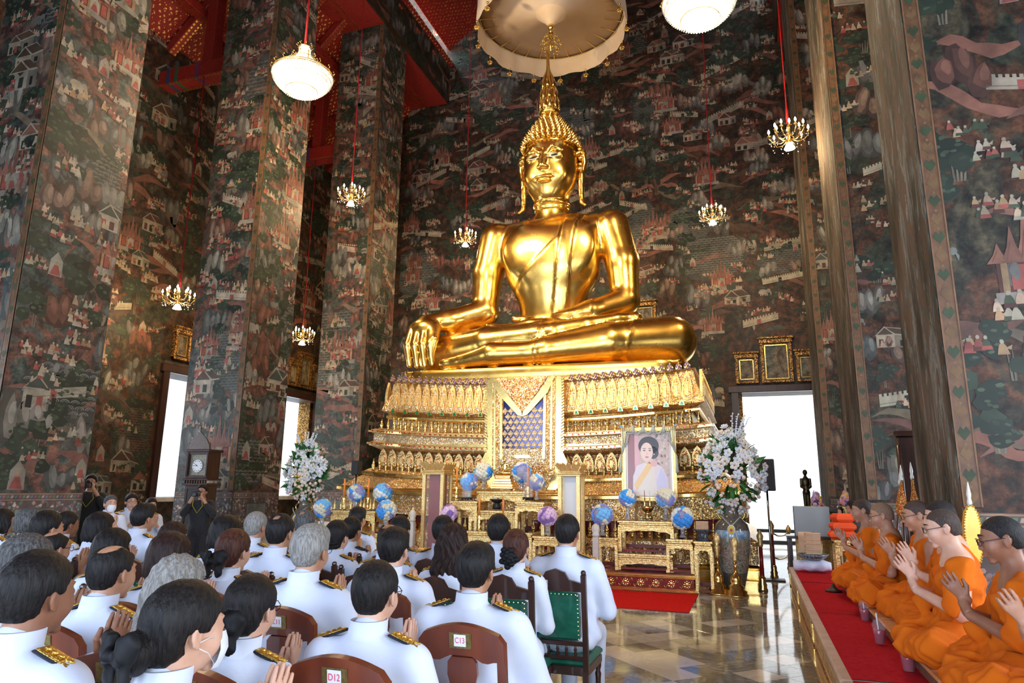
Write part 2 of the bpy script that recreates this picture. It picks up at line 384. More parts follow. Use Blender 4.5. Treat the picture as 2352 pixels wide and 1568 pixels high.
    def palace(s, x, y, q):
        r = s.r; w = .75*q
        s.rect(x, y, w, .10*q, jit(PALE, r), 2); s.rect(x+.03*q, y+.10*q, w-.06*q, .28*q, DKR, 2)
        for i in range(4): s.rect(x+.06*q+i*.185*q, y+.10*q, .05*q, .28*q, jit(OCH, r), 3)
        for i in range(3): s.rect(x+.13*q+i*.185*q, y+.12*q, .10*q, .22*q, REDM, 3)
        s.seated(x+w*.5, y+.1*q, .9*q)
        for i in range(7):
            k = 3-abs(i-3); cx = x+w*(i+.5)/7; hh = (.16+.13*k)*q
            s.poly([(cx-.09*q, y+.36*q), (cx+.09*q, y+.36*q), (cx+.035*q, y+.36*q+hh*.5), (cx, y+.36*q+hh*1.15), (cx-.035*q, y+.36*q+hh*.5)], jit((.26, .085, .045), r), 3+k % 2)
            s.poly([(cx-.045*q, y+.38*q), (cx+.045*q, y+.38*q), (cx, y+.36*q+hh*.7)], jit(TERRA, r), 5)
        s.crowd(x, y-.13*q, q*.9, 8)
    def wall(s, x, y, q):
        r = s.r; L = r.uniform(.8, 1.5)*q; sh = r.choice([-1, 1])*r.uniform(.1, .5); h = .16*q; c = jit(CREAM, r, .25)
        s.rect(x, y, L, h, c, 2, sh); n = int(L/(.07*q))
        for i in range(n): s.rect(x+i*.07*q, y+h+i*.07*q*sh, .042*q, .045*q, c, 2, sh)
        s.rect(x+L*.4, y+L*.4*sh, .10*q, h*.8, REDM if r.random() < .5 else BLK, 3, sh)
        s.rect(x, y+h*.25, L, .012*q, tuple(v*.5 for v in c), 3, sh)
        if r.random() < .7: s.crowd(x+.1*q, y+h+.12*q, q*.9, 5)
    def waves(s, x, y, w, h, q=1.0):
        r = s.r; d = .125*q; rows = int(h/(d*.5)); c = jit((.19, .19, .15), r, .2); ph = r.uniform(0, 6)
        s.blob(x+w/2, y+h/2, w*.56, h*.56, jit((.055, .062, .052), r), 14, .12, 1)
        for j in range(rows):
            yy = y+j*d*.5; nn = int(w/d)
            for i in range(nn+1):
                xx = x+i*d+(j % 2)*d*.5; e = ((xx-x-w/2)/(w/2))**2+((yy-y-h/2)/(h/2))**2
                if e > 1+.25*math.sin(xx*9+ph)*math.cos(yy*7): continue
                for (ra, t) in ((.5, .10), (.30, .07)):
                    R1, R2 = d*ra, d*(ra-t); o = []; n = 5 if ra > .4 else 4
                    for k in range(n+1): a = PI*(.08+.84*k/n); o.append((xx+R1*math.cos(a), yy+R1*.72*math.sin(a)))
                    for k in range(n, -1, -1): a = PI*(.08+.84*k/n); o.append((xx+R2*math.cos(a), yy+R2*.72*math.sin(a)))
                    s.poly(o, jit(c, r, .15), 2)
    def elephant(s, x, y, q):
        r = s.r; c = jit(r.choice([CREAM, PALE, GREY]), r, .1)
        s.blob(x, y+.1*q, .12*q, .075*q, c, 9, .06, 3); s.blob(x+.13*q, y+.13*q, .05*q, .055*q, c, 8, .06, 4)
        for dx in (-.08, -.03, .04, .08): s.rect(x+dx*q, y, .03*q, .09*q, c, 3)
        s.poly([(x+.15*q, y+.14*q), (x+.20*q, y+.06*q), (x+.185*q, y-.01*q), (x+.165*q, y+.05*q)], c, 4)
    def ribbon(s, x, y, q):
        r = s.r; c = jit(r.choice([TERRA, BRN, (.20, .07, .04), (.16, .11, .06)]), r, .3); L = r.uniform(.8, 1.8)*q; o = []; u = []; sl = r.uniform(-.5, .3)
        for i in range(9):
            t = i/8; yy = y+L*t*sl+.06*math.sin(t*7+x); wd = .11*q*math.sin(PI*(t*.96+.02))*(1+r.uniform(-.3, .3))
            o.append((x+L*t, yy+wd)); u.append((x+L*t, yy-wd*.6))
        s.poly(o+u[::-1], c, 1)
    def fill(s, n_per_m2=3.2, mix=None, q=1.0, waves=.05, y0=0):
        r = s.r; W, H = s.W, s.H
        mix = mix or dict(ribbon=2, tree=6, rock=5, crowd=9, house=1.0, palace=.8, wall=1.2, seated=1, elephant=.8)
        for i in range(int(W*H*waves*1.2)+1):
            w, h = r.uniform(.8, 1.9), r.uniform(.7, 1.7); s.waves(r.uniform(-.4, W-.3), r.uniform(y0, H), min(w, W*.9), h, r.uniform(.9, 1.5))
        ks = list(mix); ws = [mix[k] for k in ks]; N = int(W*H*n_per_m2)
        for k in ('ribbon',):
            for i in range(int(W*H*.7)): s.ribbon(r.uniform(-.3, W), r.uniform(y0, H), q)
        pts = []
        for i in range(N):                      # best-candidate scatter
            best = None
            for t in range(5):
                p = (r.uniform(0, W), r.uniform(y0, H)); dd = min([(p[0]-a)**2+(p[1]-b)**2 for a, b in pts[-60:]] or [9])
                if best is None or dd > best[0]: best = (dd, p)
            pts.append(best[1])
        order = {'tree': 0, 'rock': 1, 'ribbon': 0}
        items = [(r.choices(ks, ws)[0], p) for p in pts]; items.sort(key=lambda t: (order.get(t[0], 2), -t[1][1]))
        for k, (x, y) in items: getattr(s, k)(x, y, q*r.uniform(.8, 1.25))
        return s
    def build(s, O, U, V, parent, name='mural_painting', holes=()):
        """O origin, U and V unit axes of the wall plane, paint lies in front along U x V"""
        O, U, V = Vector(O), Vector(U), Vector(V); N = U.cross(V); mb = MB()
        off = {}
        for k, (q, c, lay) in enumerate(s.P):
            x0, x1 = min(p[0] for p in q), max(p[0] for p in q); y0, y1 = min(p[1] for p in q), max(p[1] for p in q)
            if any(h[0] < x1 and x0 < h[1] and h[2] < y1 and y0 < h[3] for h in holes): continue
            d = .0010*lay+.0000080*(k % 97); mb.c = c
            mb.add([O+U*x+V*y+N*d for x, y in q], [tuple(range(len(q)))])
        o = mb.build(name, M_MURAL, parent); o['kind'] = 'stuff'; return o

# ------------------------------------------------------------------ shell
XL, XR, YB, YF = -13.5, 5.4, 20.2, -7.0
ZT = 12.6
CL, CR = -9.6, 1.5
def struct(o): o['kind'] = 'structure'; return o

def panel_wall(name, O, U, V, L, H, holes, thick, mat, nrm):
    """wall slab with rectangular openings, holes = (u0,u1,v0,v1)"""
    us = sorted({0, L} | {h[0] for h in holes} | {h[1] for h in holes}); vs = sorted({0, H} | {h[2] for h in holes} | {h[3] for h in holes})
    O, U, V, Nn = Vector(O), Vector(U), Vector(V), Vector(nrm); mb = MB()
    def solid(i, j):
        if i < 0 or j < 0 or i >= len(us)-1 or j >= len(vs)-1: return False
        cu, cv = (us[i]+us[i+1])/2, (vs[j]+vs[j+1])/2
        return not any(h[0] < cu < h[1] and h[2] < cv < h[3] for h in holes)
    P = lambda u, v, d: O+U*u+V*v+Nn*d
    for i in range(len(us)-1):
        for j in range(len(vs)-1):
            if not solid(i, j): continue
            a, b, c, d = us[i], us[i+1], vs[j], vs[j+1]
            mb.add([P(a, c, 0), P(b, c, 0), P(b, d, 0), P(a, d, 0)], [(0, 1, 2, 3)])
            mb.add([P(a, c, thick), P(b, c, thick), P(b, d, thick), P(a, d, thick)], [(3, 2, 1, 0)])
            for (ii, jj, q) in ((i-1, j, ((a, c), (a, d))), (i+1, j, ((b, c), (b, d))), (i, j-1, ((a, c), (b, c))), (i, j+1, ((a, d), (b, d)))):
                if not solid(ii, jj):
                    mb.add([P(*q[0], 0), P(*q[1], 0), P(*q[1], thick), P(*q[0], thick)], [(0, 1, 2, 3)])
    return struct(mb.build(name, mat))
# windows of the left wall (u runs along +Y from YF)
WZ0, WZ1 = 1.24, 4.25
winY = [-4.6, 0.0, 4.6, 9.2, 13.85, 18.35]
holesL = [(y-.9-YF, y+.9-YF, WZ0, WZ1) for y in winY]
wall_left = panel_wall('wall_left', (XL, YF, 0), (0, 1, 0), (0, 0, 1), YB-YF, ZT, holesL, .75, G_DARK, (-1, 0, 0))
wall_right = panel_wall('wall_right', (XR, YF, 0), (0, 1, 0), (0, 0, 1), YB-YF, ZT, [(y-.9-YF, y+.9-YF, WZ0, WZ1) for y in (-4.6, 0, 4.6)], .75, G_DARK, (1, 0, 0))
door_hole = (-.25-XL, 2.25-XL, 0.0, 4.25)
HB = 22.5
wall_back = panel_wall('wall_back', (XL-.7, YB, 0), (1, 0, 0), (0, 0, 1), XR-XL+1.4, HB, [(door_hole[0]+.7, door_hole[1]+.7, 0, 4.25)], .9, G_DARK, (0, 1, 0))
wall_front = panel_wall('wall_front', (XL-.7, YF, 0), (1, 0, 0), (0, 0, 1), XR-XL+1.4, HB, [], .5, G_DARK, (0, -1, 0))

# murals on the visible walls
mw = Mural(1, YB-7.0, ZT-1.0, bright=.85); mw.fill(5.0, waves=.05)
mw.build((XL, 7.0, 1.0), (0, 1, 0), (0, 0, 1), wall_left, holes=[(y-1.15-7.0, y+1.15-7.0, 0, 5.1) for y in winY])
mb_ = Mural(2, 15.0, 17.0, bright=1.15); mb_.fill(5.6, waves=.055, q=.9)
mb_.build((-11.2, YB, 1.2), (1, 0, 0), (0, 0, 1), wall_back, holes=[(-.6+11.2, 2.6+11.2, 0, 4.8)])
mr = Mural(3, 12, ZT-1, bright=.8); mr.fill(3.2, dict(tree=6, rock=4, crowd=3, house=1, elephant=2, seated=1), waves=.05)
mr.build((XR, 19.9, 1.0), (0, -1, 0), (0, 0, 1), wall_right)

def dado(mb, x0, x1, z0, z1, seed):
    """painted dado of flower heads between two border bands, x along u"""
    r = random.Random(seed); h = z1-z0
    P = []
    def rect(a, b, c, d, col, lay): P.append(([(a, c), (b, c), (b, d), (a, d)], col, lay))
    rect(x0, x1, z0, z1, (.10, .07, .06), 1)
    for zz in (z0, z0+.13*h, z1-.14*h, z1-.03*h): rect(x0, x1, zz, zz+.015, (.28, .17, .10), 3)
    n = int((x1-x0)/.055)
    for i in range(n):
        for zz in (z0+.065*h, z1-.07*h):
            a = x0+i*.055; c = [(.30, .10, .08), (.10, .17, .10), (.34, .28, .20), (.12, .14, .22)][i % 4]
            P.append(([(a, zz-.018), (a+.035, zz-.018), (a+.05, zz+.018), (a+.015, zz+.018)], c, 2))
    for i in range(int((x1-x0)*h*260)):
        a, b = r.uniform(x0, x1), r.uniform(z0+.17*h, z1-.17*h); q = r.uniform(.012, .03); c = jit(r.choice([(.36, .22, .19), (.42, .36, .30), (.16, .20, .14), (.22, .12, .10), (.13, .15, .2)]), r)
        P.append(([(a+q*math.cos(t*PI/3), b+q*math.sin(t*PI/3)) for t in range(6)], c, 2))
    mid = (x0+x1)/2
    rect(mid-.3, mid+.3, z0+.28*h, z1-.28*h, (.10, .08, .06), 4); rect(mid-.28, mid+.28, z0+.31*h, z1-.31*h, (.16, .18, .15), 5)
    for q, c, lay in P: mb.P.append((q, c, lay))

M_TRIM = vary('painted_border', (.10, .045, .022), (.16, .075, .03), 12, .5)
def column(x, y, w, d, H, side, seed, name_n):
    """square painted column; (x,y) is the corner nearest the nave and the entrance; side=-1 left row (body extends to -x)"""
    x0, x1 = (x-w, x) if side < 0 else (x, x+w); b = MB(); b.box(((x0+x1)/2, y+d/2, H/2), (w, d, H))
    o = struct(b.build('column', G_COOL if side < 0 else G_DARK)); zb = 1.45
    bm = MB(); bm.box(((x0+x1)/2, y+d/2, .33), (w+.05, d+.05, .66), bev=.01); bm.build('marble_base', M_STONE, o)
    # entrance-facing side
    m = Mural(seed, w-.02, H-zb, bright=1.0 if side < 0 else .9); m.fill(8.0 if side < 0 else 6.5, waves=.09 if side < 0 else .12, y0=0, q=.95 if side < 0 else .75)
    m.build((x0+.01, y, zb), (1, 0, 0), (0, 0, 1), o)
    dd = Mural(seed, w, 3); dado(dd, .02, w-.02, .02, zb-.66-.04, seed); dd.build((x0, y-.001, .66), (1, 0, 0), (0, 0, 1), o, 'painted_dado')
    # nave-facing side
    if side < 0:
        m = Mural(seed+50, d-.02, H-zb, bright=.95); m.fill(8.0, waves=.07, q=.95); m.build((x, y+.01, zb), (0, 1, 0), (0, 0, 1), o)
        dd = Mural(seed, d, 3); dado(dd, .02, d-.02, .02, zb-.66-.04, seed+9); dd.build((x+.001, y, .66), (0, 1, 0), (0, 0, 1), o, 'painted_dado')
    else:
        bb = MB(); bb.box((x-.004, y+d/2, H/2+.35), (.008, d, H-.7)); bb.build('worn_plaster_face', G_WORN, o)
    # border running up the corner
    bb = MB(); tw = .13
    bb.box((x+side*tw/2, y-.006, zb+(H-zb)/2), (tw, .012, H-zb)); bb.build('corner_border', M_TRIM, o)
    lf = MB(); nn = int((H-zb)/.16)
    for i in range(nn):
        z = zb+.08+i*.16; xx = x+side*tw/2
        lf.c = (.040, .060, .022) if i % 2 else (.16, .085, .032)
        for sg in (-1, 1):
            lf.add([(xx, y-.0135, z-.06), (xx+sg*.045, y-.0135, z+.0), (xx+sg*.02, y-.0135, z+.05), (xx, y-.0135, z+.02)], [(0, 1, 2, 3)])
        lf.c = (.18, .11, .045); lf.add([(xx+.012*math.cos(t*PI/3), y-.014, z+.07+.012*math.sin(t*PI/3)) for t in range(6)], [tuple(range(6))])
    for sg in (0, 1):
        lf.c = (.20, .10, .045); xx = x+side*(sg*tw); lf.box((xx-side*.006*(1 if sg else -1), y-.008, zb+(H-zb)/2), (.012, .016, H-zb))
    q = lf.build('border_leaves', M_MURAL, o); q['kind'] = 'stuff'
    return o
HC = 15.05
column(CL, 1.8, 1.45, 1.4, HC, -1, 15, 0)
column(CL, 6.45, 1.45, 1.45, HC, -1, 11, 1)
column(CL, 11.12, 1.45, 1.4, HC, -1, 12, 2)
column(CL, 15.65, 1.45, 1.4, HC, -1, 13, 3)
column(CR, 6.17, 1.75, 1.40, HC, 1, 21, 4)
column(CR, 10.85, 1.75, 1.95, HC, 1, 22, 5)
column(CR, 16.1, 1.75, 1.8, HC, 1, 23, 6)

# ------------------------------------------------------------------ ceiling
def ceil_mat(name, gold, scale=1.0, amt=1.0, red=(.30, .018, .010)):
    m = Mat(name, red, .55); co = m.co('Object', (1, 1, 1))
    sp = m.N('ShaderNodeSeparateXYZ'); m.L(co, sp.inputs[0])
    # diaper pattern: two families of sine waves
    k = 2*PI/(.42*scale)
    fx = m.math('SINE', m.math('MULTIPLY', m.math('ADD', sp.outputs[0], sp.outputs[1]), k)); fy = m.math('SINE', m.math('MULTIPLY', m.math('SUBTRACT', sp.outputs[1], sp.outputs[0]), k))
    p = m.math('MULTIPLY', fx, fy); p2 = m.math('ABSOLUTE', p)
    v = m.voro(co, 15/scale); q = m.math('MULTIPLY', p2, m.math('SUBTRACT', 1.0, m.math('MULTIPLY', v.outputs['Distance'], 1.3)))
    f = m.ramp(q, [(.30, (0, 0, 0)), (.36, (1, 1, 1))]); m.base(m.mix(f, red, gold)); return m.m, f
M_CEIL, _ = ceil_mat('red_gilt_ceiling', (.95, .58, .16), .8)
M_CEIL2, _ = ceil_mat('red_gilt_ceiling_fine', (.50, .22, .06), .8)
M_BEAM = vary('red_beam', (.26, .014, .010), (.34, .030, .018), 14, .5)
M_BEAMD = vary('dark_gilt_beam', (.012, .010, .008), (.05, .032, .012), 3, .5)
def slab(name, pts, th, mat, parent=None):
    a, b, c, d = [Vector(p) for p in pts]; n = (b-a).cross(d-a).normalized()*th; mb = MB()
    mb.add([a, b, c, d, a+n, b+n, c+n, d+n], [(0, 1, 2, 3), (7, 6, 5, 4), (0, 4, 5, 1), (1, 5, 6, 2), (2, 6, 7, 3), (3, 7, 4, 0)])
    return mb.build(name, mat, parent)
ceil = struct(slab('ceiling', [(-9.6, YF, 17.2), (-4.1, YF, 21.2), (-4.1, YB, 21.2), (-9.6, YB, 17.2)], .2, M_CEIL2))
struct(slab('ceiling', [(-4.1, YF, 21.2), (1.5, YF, 17.2), (1.5, YB, 17.2), (-4.1, YB, 21.2)], .2, M_CEIL2))
ca = struct(slab('ceiling', [(XL-.2, YF, 12.5), (-9.4, YF, 16.6), (-9.4, YB, 16.6), (XL-.2, YB, 12.5)], .2, M_CEIL))
struct(slab('ceiling', [(1.3, YF, 16.6), (XR+.2, YF, 12.5), (XR+.2, YB, 12.5), (1.3, YB, 16.6)], .2, M_CEIL))
M_GSTUD = Mat('gilt_studs', (.9, .5, .12), .3, 1.0).m
def beam(name, a, b, w, h, mat, parent, studs=True):
    a, b = Vector(a), Vector(b); d = (b-a); L = d.length; X = Matrix.Translation((a+b)/2) @ d.to_track_quat('Y', 'Z').to_matrix().to_4x4()
    mb = MB(); mb.box((0, 0, 0), (w, L, h), X, bev=.015); o = mb.build(name, mat, parent)
    if studs:
        s_ = MB(); n = int(L/.10)
        for i in range(n):
            for sg in (-1, 1): s_.box((sg*(w/2-.035), -L/2+(i+.5)*L/n, -h/2-.008), (.045, .055, .016), X)
        q = s_.build('gilt_studs', M_GSTUD, parent or o); q['kind'] = 'stuff'
    return o
nx = 3.9; zs = 4.1/4.1
for i, yy in enumerate([3.0+.0, 4.6, 7.0, 8.2, 9.3, 10.4, 11.8, 13.0, 14.1, 15.2, 16.4, 17.6, 18.8]):
    beam('rafter', (XL, yy, 12.38), (-9.55, yy, 16.28), .20, .24, M_BEAM, ca)
for k in range(1, 4):
    t = k/4; beam('purlin', (XL+3.95*t, 2, 12.38+3.9*t-.14), (XL+3.95*t, YB-.1, 12.38+3.9*t-.14), .26, .26, M_BEAM, ca)
# diagonal braces and king posts above the tie beams of the left aisle
for yy in (7.1, 11.8, 16.35):
    beam('tie_beam', (XL, yy, 11.5), (-9.9, yy, 11.5), .42, .40, M_BEAM, ca)
    beam('post', (-12.1, yy, 11.7), (-12.1, yy, 13.9), .30, .30, M_BEAM, ca)
    for q, c in ((-13.2, (.05, .06, .16)), (-12.95, (.05, .12, .06)), (-12.3, (.12, .04, .12))):
        bb = MB(); bb.box((q, yy, 11.5), (.10, .43, .41)); bb.build('painted_band', Mat('band_pigment', c, .5).m, ca)
for sg, xx in ((-1, CL-.72), (1, CR+.72)):
    q = struct(beam('ceiling_beam', (xx, YF, 15.35), (xx, YB, 15.35), 1.5, .6, M_BEAM, None, False))
    bb = MB(); bb.box((CL+.04 if sg < 0 else CR-.04, (YF+YB)/2, 15.9), (.06, YB-YF, 1.7)); bb.build('architrave_panel', M_BEAMD, q)
    mm = Mural(70+sg, YB-12, 1.5, bright=.9); mm.fill(5, dict(ribbon=1, rock=2, tree=1), waves=.02)
    if sg < 0: mm.build((CL+.071, 12, 15.2), (0, 1, 0), (0, 0, 1), q)
for yy in (11.8, 16.4):
    q = struct(beam('ceiling_beam', (CL-.2, yy, 16.95), (CR+.2, yy, 16.95), .62, .55, M_BEAM, None))
    for xx in np.arange(-9.2, 1.4, 1.1):
        bb = MB(); bb.box((xx, yy, 16.95), (.16, .635, .565)); bb.build('painted_band', Mat('band_pigment', [(.05, .06, .16), (.05, .14, .06), (.14, .05, .12)][int(xx*3) % 3], .5).m, q)

# ------------------------------------------------------------------ floor of diagonal marble tiles
def tile_mat():
    m = Mat('marble_tile', (.4, .4, .4), .07, spec=.5); co = m.co('Object'); oi = m.N('ShaderNodeObjectInfo')
    ad = m.N('ShaderNodeVectorMath'); ad.operation = 'ADD'; sc = m.N('ShaderNodeVectorMath'); sc.operation = 'SCALE'; sc.inputs['Scale'].default_value = 1
    cm = m.N('ShaderNodeCombineXYZ')
    for i in range(3): m.L(m.math('MULTIPLY', oi.outputs['Random'], (37.0, 91.0, 13.0)[i]), cm.inputs[i])
    rot = m.N('ShaderNodeVectorRotate'); rot.rotation_type = 'Z_AXIS'; m.L(co, rot.inputs['Vector']); m.L(m.math('MULTIPLY', m.math('FLOOR', m.math('MULTIPLY', oi.outputs['Random'], 16)), .785), rot.inputs['Angle'])
    st = m.N('ShaderNodeMapping'); st.inputs['Scale'].default_value = (1, 3.2, 1); m.L(rot.outputs[0], st.inputs[0])
    m.L(st.outputs[0], ad.inputs[0]); m.L(cm.outputs[0], ad.inputs[1])
    n = m.noise(ad.outputs[0], 3.2, 5, .6, 1.6)
    dark = m.ramp(n.outputs[0], [(.34, (.11, .105, .085)), (.47, (.26, .25, .20)), (.53, (.19, .18, .15)), (.66, (.50, .47, .40))])
    pale = m.ramp(n.outputs[0], [(.3, (.60, .54, .44)), (.7, (.74, .69, .60))])
    isd = m.ramp(oi.outputs['Random'], [(0, (1, 1, 1)), (.64, (0, 0, 0)), (.82, (.35, .35, .35))], 'CONSTANT')
    m.base(m.mix(isd, pale, dark)); n2 = m.noise(co, 3, 2); m.bump(n2.outputs[0], .05, .01); return m.m
M_TILE = tile_mat()
M_GROUT = Mat('floor_grout', (.16, .145, .115), .35).m
b = MB(); b.box(((XL+XR)/2, (YF+YB)/2, -.06), (XR-XL+1.5, YB-YF+1.8, .104)); floor = struct(b.build('floor', M_GROUT))
b = MB(); ts = .322; g = .0025; b.box((0, 0, 0), (ts-g, ts-g, .012), bev=.001); tme = b.mesh('tile', M_TILE)
dg = ts*math.sqrt(2)/2; cx0, cy0 = -1.18, 6.48
cnt = []
for i in range(-60, 60):
    for j in range(-60, 60):
        x, y = cx0+(i+j)*dg, cy0+(i-j)*dg
        if not (-5.5 < x < .42 and 2.3 < y < 13.0): continue
        d = Vector((x, y, 0))-CAMP; z = d.dot(FW)
        if z < .5: continue
        px = 1176+1568*d.dot(RT)/z; py = 784-1568*d.dot(UP)/z
        if px < 1240 or px > 1890 or py > 1640: continue
        cnt.append((z, x, y))
cnt.sort()
for z, x, y in cnt[:300]: link('tile', tme, floor, (x, y, -.006), (0, 0, PI/4))
rest = MB()
keep = {(round(x, 3), round(y, 3)) for z, x, y in cnt[:300]}
for i in range(-60, 60):
    for j in range(-60, 60):
        x, y = cx0+(i+j)*dg, cy0+(i-j)*dg
        if (round(x, 3), round(y, 3)) in keep or not (XL < x < XR+.0 and YF < y < YB): continue
        rest.box((0, 0, 0), (ts-g, ts-g, .012), T(x, y, -.006, rz=PI/4))
M_TILEW = (lambda: (lambda m: (m.base(m.ramp(m.noise(m.co(), 2.0, 5, .6, 1.2).outputs[0], [(.35, (.16, .15, .12)), (.5, (.42, .39, .32)), (.65, (.66, .6, .5))])), m.m)[1])(Mat('marble_tile_field', (.4, .4, .4), .08)))()
q = rest.build('tile_field', M_TILEW, floor); q['kind'] = 'stuff'
print('shell', time.time()-T0, 'tiles', len(cnt))

# ------------------------------------------------------------------ sculpting toolkit: smooth solid fields turned into one continuous surface
class Field:
    def __init__(s, lo, hi, h):
        s.lo = np.array(lo, float); s.h = h; s.n = np.ceil((np.array(hi, float)-s.lo)/h).astype(int)+1
        s.d = np.full(s.n, .5, np.float32)
        s.ax = [(s.lo[i]+h*np.arange(s.n[i])).astype(np.float32) for i in range(3)]
    def reg(s, lo, hi, pad):
        i0 = np.maximum(0, np.floor((np.array(lo)-pad-s.lo)/s.h).astype(int)); i1 = np.minimum(s.n, np.ceil((np.array(hi)+pad-s.lo)/s.h).astype(int)+1)
        if (i1 <= i0).any(): return None, None
        sl = tuple(slice(a, b) for a, b in zip(i0, i1))
        return sl, (s.ax[0][sl[0]][:, None, None], s.ax[1][sl[1]][None, :, None], s.ax[2][sl[2]][None, None, :])
    def merge(s, sl, d, k, op):
        a = s.d[sl]
        if op == '+':
            if k > 0:
                h = np.clip(.5+.5*(a-d)/k, 0, 1); s.d[sl] = a+(d-a)*h-k*h*(1-h)
            else: s.d[sl] = np.minimum(a, d)
        else:
            d = -d
            if k > 0:
                h = np.clip(.5-.5*(a-d)/k, 0, 1); s.d[sl] = a+(d-a)*h+k*h*(1-h)
            else: s.d[sl] = np.maximum(a, d)
    def cap(s, a, b, r1, r2=None, k=.02, op='+', flat=None):
        r2 = r1 if r2 is None else r2; a = np.array(a, float); b = np.array(b, float); R = max(r1, r2)
        sl, g = s.reg(np.minimum(a, b)-R, np.maximum(a, b)+R, k+s.h*2)
        if sl is None: return s
        ba = b-a; L = max(ba@ba, 1e-9); f = flat or (1, 1, 1)
        t = np.clip(((g[0]-a[0])*ba[0]+(g[1]-a[1])*ba[1]+(g[2]-a[2])*ba[2])/L, 0, 1)
        q = np.sqrt(((g[0]-a[0]-ba[0]*t)/f[0])**2+((g[1]-a[1]-ba[1]*t)/f[1])**2+((g[2]-a[2]-ba[2]*t)/f[2])**2)
        s.merge(sl, (q-(r1+(r2-r1)*t)).astype(np.float32), k, op); return s
    def chain(s, pts, rs, k=.02, flat=None):
        for i in range(len(pts)-1): s.cap(pts[i], pts[i+1], rs[i], rs[i+1], k, '+', flat)
        return s
    def ell(s, c, r, k=.02, op='+', rz=0.0, rx=0.0):
        c = np.array(c, float); r = np.array(r, float); R = max(r) if (rz or rx) else r
        sl, g = s.reg(c-R, c+R, k+s.h*2)
        if sl is None: return s
        x, y, z = g[0]-c[0], g[1]-c[1], g[2]-c[2]
        if rz: x, y = x*math.cos(rz)+y*math.sin(rz), -x*math.sin(rz)+y*math.cos(rz)
        if rx: y, z = y*math.cos(rx)+z*math.sin(rx), -y*math.sin(rx)+z*math.cos(rx)
        k0 = np.sqrt((x/r[0])**2+(y/r[1])**2+(z/r[2])**2); k1 = np.sqrt((x/r[0]**2)**2+(y/r[1]**2)**2+(z/r[2]**2)**2)
        s.merge(sl, (k0*(k0-1)/np.maximum(k1, 1e-6)).astype(np.float32), k, op); return s
    def box(s, c, d, r=.01, k=0.0, op='+'):
        c = np.array(c, float); e = np.array(d, float)/2-r; sl, g = s.reg(c-e-r, c+e+r, k+s.h*2)
        if sl is None: return s
        q = [np.abs(g[i]-c[i])-e[i] for i in range(3)]
        o = np.sqrt(sum(np.maximum(x, 0)**2 for x in q))+np.minimum(np.maximum(np.maximum(q[0], q[1]), q[2]), 0)-r
        s.merge(sl, o.astype(np.float32), k, op); return s
    def apply(s, f):
        g = (s.ax[0][:, None, None], s.ax[1][None, :, None], s.ax[2][None, None, :]); s.d = f(s.d, *g).astype(np.float32); return s
    def surf(s, smooth=1):
        d = s.d; sg = d < 0
        for a in range(3):
            sl = [slice(None)]*3; sl[a] = 0; sg[tuple(sl)] = False; sl[a] = -1; sg[tuple(sl)] = False
        d = np.where(sg, np.minimum(d, -1e-5), np.maximum(d, 1e-5))
        nx, ny, nz = s.n; c = sg.astype(np.int8)
        tot = sum(c[i:nx-1+i, j:ny-1+j, k:nz-1+k] for i in (0, 1) for j in (0, 1) for k in (0, 1))
        act = np.argwhere((tot > 0) & (tot < 8)); idx = np.full((nx-1, ny-1, nz-1), -1, np.int64); idx[tuple(act.T)] = np.arange(len(act))
        acc = np.zeros((len(act), 3)); cnt = np.zeros(len(act))
        cor = [(i, j, k) for i in (0, 1) for j in (0, 1) for k in (0, 1)]
        val = {q: d[tuple((act+np.array(q)).T)] for q in cor}
        for q in cor:
            for a in range(3):
                if q[a] == 0:
                    p = list(q); p[a] = 1; p = tuple(p); v0, v1 = val[q], val[p]; m = (v0 < 0) != (v1 < 0)
                    t = np.where(m, v0/np.where(m, v0-v1, 1), 0); pos = np.array(q, float)[None, :].repeat(len(act), 0); pos[:, a] += t
                    acc[m] += pos[m]; cnt[m] += 1
        V = (act+acc/cnt[:, None])*s.h+s.lo; F = []
        for a in range(3):
            b, c_ = (a+1) % 3, (a+2) % 3; sl0 = [slice(None)]*3; sl1 = [slice(None)]*3; sl0[a] = slice(0, -1); sl1[a] = slice(1, None)
            A = sg[tuple(sl0)]; B = sg[tuple(sl1)]; E = np.argwhere(A != B); E = E[(E[:, b] > 0) & (E[:, c_] > 0) & (E[:, b] < s.n[b]-1) & (E[:, c_] < s.n[c_]-1)]
            ins = A[tuple(E.T)]; q = []
            for (u, v) in ((-1, -1), (0, -1), (0, 0), (-1, 0)):
                Z = E.copy(); Z[:, b] += u; Z[:, c_] += v; q.append(idx[tuple(Z.T)])
            q = np.stack(q, 1); q[~ins] = q[~ins][:, ::-1]; F.append(q)
        F = np.concatenate(F)
        for _ in range(smooth):
            n = np.zeros((len(V), 3)); w = np.zeros(len(V))
            for i in range(4):
                a, b = F[:, i], F[:, (i+1) % 4]
                for ax in range(3):
                    n[:, ax] += np.bincount(a, V[b, ax], len(V))+np.bincount(b, V[a, ax], len(V))
                w += np.bincount(a, minlength=len(V))+np.bincount(b, minlength=len(V))
            V = V*.4+(n/w[:, None])*.6
        return V, F
